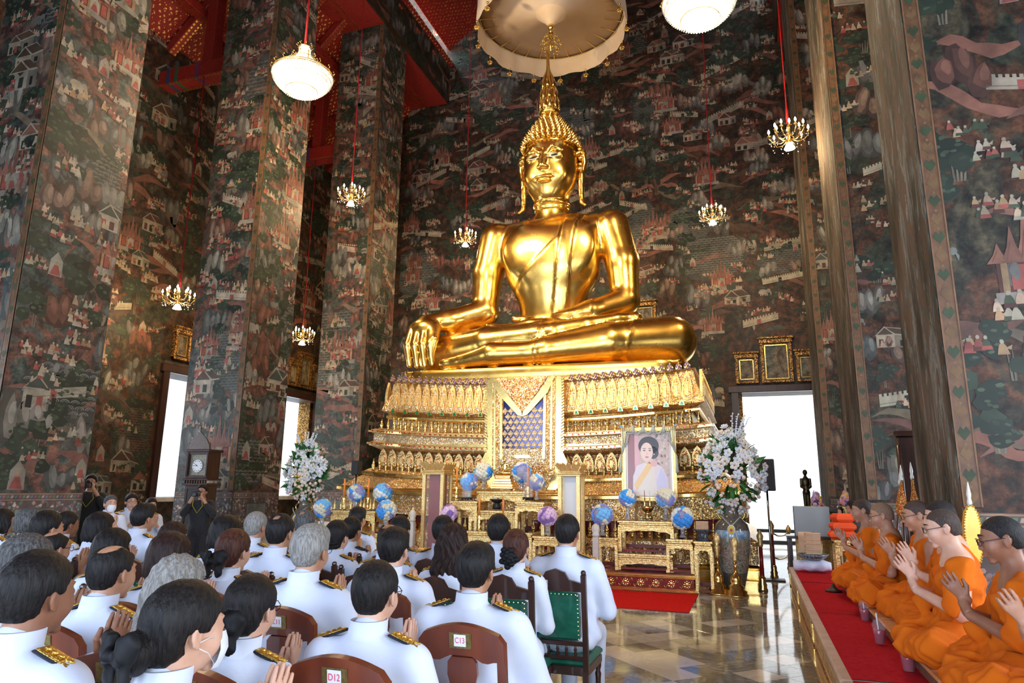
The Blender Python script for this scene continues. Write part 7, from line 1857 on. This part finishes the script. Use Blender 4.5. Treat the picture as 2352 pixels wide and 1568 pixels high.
def standing(x, y, zt, rz, label, cam_=True, group=None):
    s = zt/1.62; t = empty('person', (x, y, 0), rz, label, 'person', group, scale=s)
    if 'st' not in _rm:
        f = Field((-.40, -.3, -.02), (.40, .45, 1.66), .0068); head_field(f, 0, .02, 1.495, 0); f.cap((0, -.02, 1.3), (0, 0, .95), .08, .10, .05)
        for sg in (-1, 1):
            f.chain([(sg*.15, -.01, 1.27), (sg*.25, .10, 1.12), (sg*.08, .22, 1.40)], [.045, .036, .026], .02); f.ell((sg*.065, .215, 1.44), (.028, .03, .04), .01)
            for i in range(4): f.chain([(sg*.065, .235, 1.425+i*.017), (sg*.035, .262, 1.43+i*.017)], [.010, .008], .004)
            f.cap((sg*.09, 0, .9), (sg*.10, .02, .1), .07, .04, .03)
        V, F = f.surf(1); _rm['st'] = mesh_of('body', V, F, SK2)
        f = Field((-.40, -.3, .35), (.40, .35, 1.42), .0125)
        f.ell((0, 0, 1.1), (.19, .14, .26), .05); f.ell((0, 0, .85), (.20, .16, .2), .08); f.cap((-.15, -.01, 1.29), (.15, -.01, 1.29), .065, .065, .04)
        for sg in (-1, 1): f.chain([(sg*.17, -.01, 1.27), (sg*.26, .10, 1.11), (sg*.16, .17, 1.26)], [.075, .062, .05], .03)
        f.apply(lambda d, x, y, z: d+.005*np.sin(26*z+14*x+10*y)); V, F = f.surf(1); _rm['sj'] = mesh_of('shirt', V, F, M_CLOTHB)
        f = Field((-.3, -.25, .03), (.3, .25, 1.0), .0125)
        for sg in (-1, 1): f.chain([(sg*.09, 0, .88), (sg*.10, .02, .08)], [.11, .075], .03)
        f.apply(lambda d, x, y, z: d+.003*np.sin(20*z+14*x)); V, F = f.surf(1); _rm['sp'] = mesh_of('trousers', V, F, M_CLOTHB)
    link('body', _rm['st'], t); link('shirt', _rm['sj'], t); link('trousers', _rm['sp'], t); link('hair', HM['short'], t, (0, .02, 1.495))
    b = MB(); b.smooth = True
    for sg in (-1, 1): b.ball((sg*.10, .06, .04), (.05, .13, .045), 10, 6)
    b.build('shoes', M_BLACK, t); link('glasses', GLM, t, (0, .02, 1.495)); face_bits(t, 0, .02, 1.495, 0)
    if cam_:
        P_ = t.matrix_basis if False else None
        c = empty('camera_body', (x, y, 0), rz, 'black camera held by the '+label, 'camera', None, scale=s)
        b = MB(); b.box((0, .235, 1.46), (.13, .06, .09), bev=.012); b.box((0, .235, 1.515), (.05, .05, .03), bev=.008); b.build('housing', M_BLACK, c)
        b = MB(); b.smooth = True; b.lathe([(.034, 0), (.036, .05), (.042, .11), (.042, .13), (.03, .13)], 18, (0, 0, 0), T(0, .265, 1.45, rx=-PI/2)); b.build('lens', M_BLACK, c)
        b = MB(); b.smooth = True; b.tube([(-.06, .22, 1.45), (-.09, .17, 1.25), (0, .16, 1.12), (.09, .17, 1.25), (.06, .22, 1.45)], .009, 6); b.build('strap', Mat('yellow_black_strap', (.25, .20, .02), .6).m, c)
    return t
a = atD(467, 1113, 12.0); standing(a.x, a.y, a.z, math.radians(-158), 'photographer in black clothes standing before the longcase clock', True, 'photographers in black')
a = atD(212, 1090, 11.5); standing(a.x, a.y, a.z-.0, math.radians(-140), 'photographer in black at the edge of the first left column', True, 'photographers in black')
a = atD(1962, 1150, 9.6); standing(a.x, a.y, a.z, math.radians(60), 'photographer in black half hidden by the farthest monk', True, 'photographers in black')

# furniture beyond the monks
def tiered(px, pyt, Y, w_, d_, label, mat=M_CARVE): 
    A = atY(px-20, pyt, Y); return A
tb = atY(1868, 1232, 11.6)
t = empty('lacquer_table', (tb.x, 11.85, 0), 0, 'black lacquer table beyond the platform', 'table'); b = MB(); b.box((0, 0, tb.z-.02), (.75, .5, .04), bev=.006); b.build('table_top', M_WOODD, t)
for sx in (-1, 1):
    for sy in (-1, 1): b = MB(); b.box((sx*.33, sy*.21, (tb.z-.04)/2), (.06, .06, tb.z-.04), bev=.006); b.build('leg', M_WOODD, t)
bx = atY(1868, 1228, 11.7); t2 = MB(); t2.box((bx.x, 11.85, tb.z+.22), (.50, .34, .44), bev=.005); tag(t2.build('box', Mat('grey_board', (.42, .44, .42), .6).m), 'pale grey board box standing on the black lacquer table', 'box')
g_ = gilt_table('side_table', 1826, 1856, 1200, 12.2, 0, .4, 'gilt table behind the stack of buff booklets', ga, .1)
g_ = gilt_table('side_table', 1872, 1918, 1228, 12.6, 0, .4, 'gilt table behind the black lacquer table', ga, .1)
a = atY(1856, 1180, 12.2); t = empty('bronze_statue', (a.x, 12.2, a.z), 0, 'slender dark bronze standing figure silhouetted in the bright doorway', 'statue'); hS = atY(1853, 1078, 12.2).z-a.z
f = Field((-.2, -.2, -.02), (.2, .2, 1.02), .009)
f.ell((0, 0, .93), (.055, .065, .07), .01); f.cap((0, .01, .86), (0, .01, .80), .03, .035, .02); f.ell((0, .0, .70), (.095, .06, .13), .03); f.cap((0, .0, .58), (0, 0, .45), .07, .075, .04)
for s in (-1, 1): f.chain([(s*.035, 0, .44), (s*.04, 0, .03)], [.055, .032], .02); f.chain([(s*.10, .0, .76), (s*.11, .0, .58), (s*.04, -.10, .52)], [.032, .026, .02], .01); f.ell((s*.04, -.03, .02), (.03, .06, .018), .01)
V, F = f.surf(1); link('figure', mesh_of('bronze_figure', V, F, Mat('dark_bronze', (.05, .035, .015), .35, .9).m), t, (0, 0, .05), scale=hS-.05)
b = MB(); b.box((0, 0, .02), (.22, .22, .05), bev=.01); b.build('pedestal', M_BLACK, t)
b = MB(); b.box((a.x, 12.25, a.z/2-.005), (.34, .34, a.z-.01), bev=.01); tag(b.build('pedestal', M_CARVE), 'gilt stand carrying the dark bronze figure', 'pedestal')
def flower_cone(px, pyb, pyt, Y, w_, label, seed):
    A, B = atY(px, pyb, Y), atY(px, pyt, Y); H_ = B.z-A.z; t = empty('flower_cone', (A.x, Y, A.z), 0, label, 'flower arrangement', 'mixed flower cones'); r_ = random.Random(seed)
    pal = [FP[0], FP[1], FP[2], FY, FPK]
    b = MB(); b.smooth = True; b.lathe([(w_*.8, 0), (w_*.5, H_*.5), (.01, H_*.95)], 10); b.build('foliage_core', M_LEAF, t)
    for i in range(60):
        q = i/60; a_ = i*2.4; rr = w_*(1-q*.85); v = Vector((math.cos(a_), math.sin(a_), .4)).normalized()
        if v.y > .5: continue
        o = link('blossom', r_.choice(pal), t, (rr*math.cos(a_), rr*math.sin(a_), H_*q)); o.rotation_euler = v.to_track_quat('Z', 'Y').to_euler(); o.scale = (r_.uniform(.03, .045),)*3
FY = blossom_mesh('blossom', vary('yellow_petals', (.85, .55, .05), (.92, .70, .15), 20, .7)); FPK = blossom_mesh('blossom', vary('rose_petals', (.80, .28, .30), (.88, .42, .42), 20, .7))
b = MB(); a = atY(1880, 1185, 12.7); b.box((a.x, 12.75, a.z/2), (.30, .30, a.z), bev=.01); tag(b.build('pedestal', M_CARVE), 'gilt stand under the mixed flower cone beside the bronze figure', 'pedestal')
flower_cone(1878, 1183, 1130, 12.7, .16, 'cone of yellow and lilac flowers beside the bronze figure', 1)
a = atY(1944, 1162, 13.3); b = MB(); b.box((a.x, 13.35, a.z/2), (.26, .26, a.z), bev=.01); tag(b.build('pedestal', M_CARVE), 'gilt stand under the farther flower cone', 'pedestal')
flower_cone(1944, 1160, 1130, 13.3, .12, 'small flower cone at the column beyond the monks', 2)
gilt_table('side_table', 1916, 1958, 1240, 10.4, 0, .4, 'gilt table carrying folded orange robes', ga, .1)
M_OR = Mat('vivid_orange_cloth', (.90, .09, .01), .7).m
for i, lab in enumerate(('folded orange robe at the bottom of the pile', 'folded orange robe in the middle of the pile', 'folded orange robe on top of the pile')):
    a = atY(1936, 1240, 10.6); b = MB(); b.smooth = False; b.box((0, 0, .055), (.34-.05*i, .30, .11), bev=.035); b.box((0, -.02, .06), (.36-.05*i, .20, .02), bev=.008); o = b.build('folded_robe', M_OR); o.location = (a.x+.01*i, 10.62, a.z+.012+.115*i); o.rotation_euler = (0, 0, .1*i); tag(o, lab, 'robe', 'folded orange robes')
# ceremonial fans on stands behind the monks
M_FAN1 = carved('beaded_gold_cloth', (.95, .62, .18), (.62, .10, .02), 90, .006); M_FAN2 = vary('yellow_satin', (.85, .42, .02), (.92, .52, .04), 6, .35); M_IVORY = Mat('ivory', (.78, .74, .64), .4).m
def fan(px, pyt, pyb, Y, wpx, label, mat, lean=0.0, fat=False):
    A, B = atY(px, pyt, Y), atY(px, pyb, Y); H_ = A.z-B.z; D = (A-CAMP).dot(FW); w_ = wpx*D/1568/2
    t = empty('ceremonial_fan', (A.x, Y, B.z), 0, label, 'fan', 'ceremonial fans behind the monks'); t.rotation_euler = (0, lean, .5 if fat else .2)
    prof = [(0, .0), (.5, .05), (.85, .15), (1, .30), (.9, .45), (.55, .62), (.28, .76), (.16, .9), (.12, 1.0)] if not fat else [(.10, .0), (.55, .08), (.9, .25), (1, .5), (.95, .7), (.7, .88), (.3, .98), (.05, 1.0)]
    b = MB(); pts = [(x*w_, z*H_) for x, z in prof]; b.prism(pts+[(-x, z) for x, z in pts[::-1]], .02); b.build('fan_blade', mat, t)
    b = MB(); n = 60; out = pts+[(-x, z) for x, z in pts[::-1]]
    for i in range(len(out)):
        p, q = Vector((*out[i], 0)), Vector((*out[(i+1) % len(out)], 0)); k = max(2, int((q-p).length/.018))
        for j in range(k): u = p.lerp(q, j/k); b.ball((u.x, -.004, u.y), .007, 5, 4)
    o = b.build('bead_edging', M_GOLD, t); o['kind'] = 'stuff'
    b = MB(); b.smooth = True; b.lathe([(.012, H_-.01), (.018, H_+.02), (.012, H_+.05), (.016, H_+.08), (.003, H_+.17)], 10, (0, .01, 0)); b.build('ivory_tip', M_IVORY, t)
    b = MB(); b.smooth = True; b.tube([(0, .01, .02), (0, .01, -B.z+.03)], .012, 8); b.build('staff', M_WOODD, t)
fan(2056, 1110, 1182, 8.6, 9, 'slim beaded fan leaning at the left of the group', M_FAN1, .15); fan(2066, 1104, 1200, 8.4, 20, 'red-gold beaded fan in the middle of the group', M_FAN1, .05); fan(2096, 1100, 1232, 8.0, 30, 'red-gold beaded fan behind the monk in tinted glasses', M_FAN1); fan(2225, 1160, 1300, 6.0, 46, 'large yellow satin oval fan behind the young monk', M_FAN2, .04, True)
# tall dark clock case behind the fans
a = atY(2084, 1148, 9.4); t = empty('tall_case', (a.x+.1, 9.6, 0), 0, 'tall glossy dark wooden case behind the ceremonial fans', 'clock'); zt_ = atY(2075, 1000, 9.4).z
b = MB(); b.box((0, 0, zt_*.5), (.22, .22, zt_), bev=.02); b.build('case', M_WOODD, t)
for s in (-1, 1): b = MB(); b.smooth = True; b.lathe([(.03, .1), (.03, zt_*.5), (.022, zt_*.52), (.03, zt_*.54), (.03, zt_*.95)], 12, (s*.12, -.12, 0)); b.build('turned_post', M_WOODD, t)
b = MB(); b.box((0, 0, zt_+.03), (.34, .34, .06), bev=.02); b.build('cornice', M_WOODD, t)

# ------------------------------------------------------------------ door, window surrounds and picture frames
def gframe(mb_, w_, h_, X_, t_=.07):
    mb_.box((0, 0, t_/2), (w_, .08, t_), X_, bev=.01); mb_.box((0, 0, h_-t_), (w_*1.06, .14, t_*2), X_, bev=.02); mb_.box((0, -.02, h_+.02), (w_*1.16, .2, .07), X_, bev=.02)
    for s in (-1, 1): mb_.box((s*(w_/2-t_/2), 0, h_/2), (t_, .10, h_), X_, bev=.01)
M_OLDGILT = carved('old_gilt_carving', (.62, .36, .10), (.10, .04, .015), 30, .01); M_OLDPIC = mural_ground('old_picture', [(.06, .07, .05), (.10, .12, .10), (.22, .16, .10), (.16, .18, .16)])
def picture_frames(O, ux, items, label, n_):
    for k, (c, w_, h_, z) in enumerate(items):
        t = empty('picture_frame', Vector(O)+Vector(ux)*c+Vector((0, 0, z)), math.atan2(ux[1], ux[0]), label[k], 'picture', 'gilt picture frames above openings')
        b = MB(); gframe(b, w_, h_, T(0, -.06, 0)); b.build('frame', M_OLDGILT, t)
        b = MB(); b.box((0, -.03, h_/2), (w_-.1, .03, h_-.1)); b.build('picture', M_OLDPIC, t)
        b = MB(); w2, h2 = w_-.24, h_-.30
        for s in (-1, 1): b.box((s*w2/2, -.07, h_*.47), (.03, .03, h2)); b.box((0, -.07, h_*.47+s*h2/2), (w2, .03, .03))
        b.build('inner_moulding', M_GOLD, t)
picture_frames((1.0, YB, 0), (1, 0, 0), [(-.98, .60, .85, 4.50), (-.18, .82, 1.25, 4.50), (.62, .60, .85, 4.50)], ['left picture frame above the bright doorway', 'tallest picture frame above the bright doorway', 'right picture frame above the bright doorway, partly behind a column'], 0)
picture_frames((-4.1, YB, 0), (1, 0, 0), [(1.25, .8, 1.1, 6.0)], ['picture frame on the back wall glimpsed beside the statue elbow'], 0)
for yc, nm in ((13.85, 'first'), (18.35, 'second')):
    picture_frames((XL, yc, 0), (0, 1, 0), [(-.62, .52, .8, 4.60), (.0, .66, 1.1, 4.60), (.62, .52, .8, 4.60)], ['%s picture frame above the %s left window' % (q_, nm) for q_ in ('nearer', 'middle', 'farther')], 0)
def surround(name, O, ux, w_, z0, z1, depth, nin):
    t = empty(name, O, math.atan2(ux[1], ux[0])); t['kind'] = 'structure'
    for s in (-1, 1):
        b = MB(); b.box((s*(w_/2+.09), -.03, (z0+z1)/2), (.18, .10, z1-z0+.1), bev=.01); b.build('jamb', M_WOODD, t)
        b = MB(); b.box((s*(w_/2-.05), depth*.35, (z0+z1)/2), (.10, .06, z1-z0)); b.build('gilt_leaf', M_OLDGILT, t)
        b = MB(); b.box((s*(w_/2-.02), depth*.7, (z0+z1)/2), (.05, depth*.5, z1-z0)); b.build('shutter', M_WOODD if s < 0 else M_OLDGILT, t)
    b = MB(); b.box((0, -.03, z1+.10), (w_+.5, .14, .20), bev=.015); b.build('lintel', M_WOODD, t)
    if z0 > .3: b = MB(); b.box((0, .02, z0-.05), (w_+.3, .22, .10), bev=.01); b.build('sill', M_STONE, t)
    return t
surround('door_1', (1.0, YB, 0), (1, 0, 0), 2.5, 0, 4.25, .9, 1)
for k, yc in enumerate((9.2, 13.85, 18.35)): surround('window_%d' % (k+1), (XL, yc, 0), (0, 1, 0), 1.8, WZ0, WZ1, .75, 1)
b = MB(); b.box((1.0, YB+4, -.06), (9, 6, .1)); struct(b.build('terrace', M_STONE)); b = MB(); b.box((1.0, YB+2.6, .38), (6, .12, .10)); b.box((1.0, YB+2.6, .05), (6, .2, .1)); tag(b.build('railing', M_BLACK), 'low dark rail on the terrace outside the doorway', 'railing')
b = MB(); b.box((1.0, YB+9, 3.0), (14, .3, 8)); struct(b.build('wall_outside', M_WHITE)); 
b = MB(); b.box((XL-5, 8, 3.0), (.3, 40, 8)); struct(b.build('wall_outside', M_WHITE))
lamp('sun', 'SUN', (0, 0, 30), 6.0, (1.0, .96, .9), .01, look=(4, 12, 0))

# ------------------------------------------------------------------ chandeliers
M_BULB = Mat('lit_bulb', (1, .9, .7), .3, em=22.0).m; M_BULB.node_tree.nodes['Principled BSDF'].inputs['Emission Color'].default_value = (1, .80, .50, 1)
M_CRLIT = Mat('lit_crystal', (1, .92, .75), .2, em=2.0).m; M_CRLIT.node_tree.nodes['Principled BSDF'].inputs['Emission Color'].default_value = (1, .86, .60, 1)
_m = M_CRLIT.node_tree; _v = _m.nodes.new('ShaderNodeTexVoronoi'); _t = _m.nodes.new('ShaderNodeTexCoord'); _v.inputs['Scale'].default_value = 26; _m.links.new(_t.outputs['Object'], _v.inputs['Vector']); _r = _m.nodes.new('ShaderNodeMapRange'); _m.links.new(_v.outputs['Distance'], _r.inputs[0]); _r.inputs[1].default_value = .1; _r.inputs[2].default_value = .75; _r.inputs[3].default_value = 1.9; _r.inputs[4].default_value = .35; _m.links.new(_r.outputs[0], _m.nodes['Principled BSDF'].inputs['Emission Strength'])
M_CORD = vary('red_velvet_cord', (.42, .008, .012), (.60, .02, .02), 40, .6)
def small_proto():
    P_ = {}
    b = MB(); b.smooth = True; b.lathe([(.012, -.28), (.03, -.24), (.02, -.20), (.05, -.14), (.025, -.08), (.045, -.02), (.02, .06), (.03, .12), (.012, .20)], 12); P_['stem'] = b.mesh('stem', M_GOLD)
    arms = []
    for tierr, (n, R_, z_) in enumerate(((8, .33, -.02), (5, .20, .08))):
        for i in range(n):
            a = 2*PI*i/n+tierr*.3; c, s_ = math.cos(a), math.sin(a); b = MB(); b.smooth = True
            b.tube([(.03*c, .03*s_, z_-.10), (R_*.45*c, R_*.45*s_, z_-.16), (R_*.8*c, R_*.8*s_, z_-.13), (R_*c, R_*s_, z_-.05), (R_*c, R_*s_, z_)], .010, 6); b.lathe([(.03, 0), (.034, .012), (.015, .02), (.012, .06)], 8, (R_*c, R_*s_, z_))
            arms.append(('arm', b.mesh('arm', M_GOLD))); b = MB(); b.smooth = True; b.lathe([(.010, 0), (.021, .025), (.016, .055), (.003, .085)], 8, (R_*c, R_*s_, z_+.055)); arms.append(('bulb', b.mesh('bulb', M_BULB)))
    P_['arms'] = arms
    b = MB(); b.smooth = True; r_ = random.Random(1)
    for i in range(60): a = r_.uniform(0, 6.28); q = r_.choice([.33, .33, .2, .26]); b.ball((q*math.cos(a), q*math.sin(a), -.10-r_.uniform(0, .14)), .011, 6, 4)
    P_['drops'] = b.mesh('crystal_drops', M_CRYS)
    b = MB(); b.smooth = True; b.lathe([(.02, -.18), (.05, -.20), (.07, -.25), (.095, -.30), (.06, -.30)], 14); P_['shade'] = b.mesh('glass_shade', M_BULB)
    return P_
SP = small_proto()
def small_ch(p, zceil, label, s=1.0):
    t = empty('small_chandelier', p, 0, label, 'chandelier', 'small brass chandeliers with candle bulbs', scale=s)
    link('stem', SP['stem'], t); o = link('crystal_drops', SP['drops'], t); o['kind'] = 'stuff'; link('glass_shade', SP['shade'], t)
    for n_, me in SP['arms']: link(n_, me, t)
    b = MB(); b.smooth = True; L_ = (zceil-p.z)/s; b.tube([(0, 0, .2), (0, 0, .45), (0, 0, .5), (0, 0, L_)], [.026, .022, .012, .012], 8); b.build('cord', M_CORD, t)
    lamp('chandelier_light', 'POINT', (p.x, p.y, p.z-.42), 150, WARM, .12)
small_ch(atX(410, 680, -12.1), 11.3, 'small chandelier hanging between the first two left columns')
small_ch(atX(695, 768, -12.1), 11.3, 'small chandelier between the second and third left columns, lowest in height')
small_ch(atD(807, 445, 17.0), 17.2, 'small chandelier against the face of the third left column')
small_ch(atD(1069, 543, 20.3), 18.4, 'small chandelier left of the statue shoulder by the back wall')
small_ch(atD(1636, 490, 18.1), 17.6, 'small chandelier right of the statue by the back wall')
small_ch(atD(1811, 306, 12.9), 16.8, 'small chandelier closest to the thin right columns', 1.05)
def big_ch(p, zceil, label):
    t = empty('crystal_chandelier', p, 0, label, 'chandelier', 'large crystal chandeliers')
    for k, prof in enumerate(([(.02, -.42), (.14, -.38), (.34, -.27), (.50, -.12), (.565, .0), (.575, .05), (.54, .07), (.30, .12)], [(.20, .12), (.235, .2), (.225, .32), (.21, .38), (.12, .40)], [(.11, .40), (.12, .5), (.11, .62), (.09, .66), (.02, .68)])):
        b = MB(); b.smooth = False; b.lathe(prof, 48 if k == 0 else 30); b.build('crystal_basket', M_CRLIT, t)
    b = MB(); b.smooth = True
    for rr, zz in ((.58, .03), (.575, .07), (.235, .38), (.13, .64), (.30, -.30)): b.tube([(rr*math.cos(a), rr*math.sin(a), zz) for a in np.linspace(0, 2*PI, 49)], .009, 5)
    b.build('gilt_ring', M_GOLD, t)
    for n_, rr, zz, s_ in ((16, .585, .07, 1), (10, .24, .40, .8), (8, .135, .66, .7)):
        for i in range(n_):
            a = 2*PI*i/n_; b = MB(); b.smooth = True; b.tube([(rr*math.cos(a), rr*math.sin(a), zz), ((rr+.03)*math.cos(a), (rr+.03)*math.sin(a), zz+.03*s_), (rr*math.cos(a), rr*math.sin(a), zz+.07*s_)], .009, 5); b.ball((rr*math.cos(a), rr*math.sin(a), zz+.08*s_), .014, 6, 4); b.build('gilt_crest', M_GOLD, t)
    b = MB(); b.smooth = True; rows = ((.572, .02), (.545, -.06), (.505, -.12), (.45, -.18), (.38, -.245), (.30, -.29), (.22, -.34), (.14, -.385))
    for rr, zz in rows:
        n_ = max(10, int(rr*2*PI/.045))
        for i in range(n_): a = 2*PI*i/n_; b.ball((rr*math.cos(a), rr*math.sin(a), zz-.01), .014, 5, 4)
    o = b.build('crystal_beads', M_CRYS, t); o['kind'] = 'stuff'
    b = MB(); b.smooth = True; b.tube([(0, 0, .66), (0, 0, 1.1), (0, 0, zceil-p.z)], [.028, .022, .016], 8); b.build('cord', M_CORD, t)
    lamp('chandelier_light', 'POINT', (p.x, p.y, p.z-.75), 430, (1, .74, .44), .3)
big_ch(atD(695, 178, 13.3), 17.6, 'large crystal chandelier left of the royal umbrella'); big_ch(atD(1606, 8, 10.87), 19.5, 'large crystal chandelier cut by the top of the picture')
print('objects', time.time()-T0)
print('TOTAL', time.time()-T0, 'objects', len(bpy.data.objects), 'tris', sum(len(m.polygons)*2 for m in bpy.data.meshes))
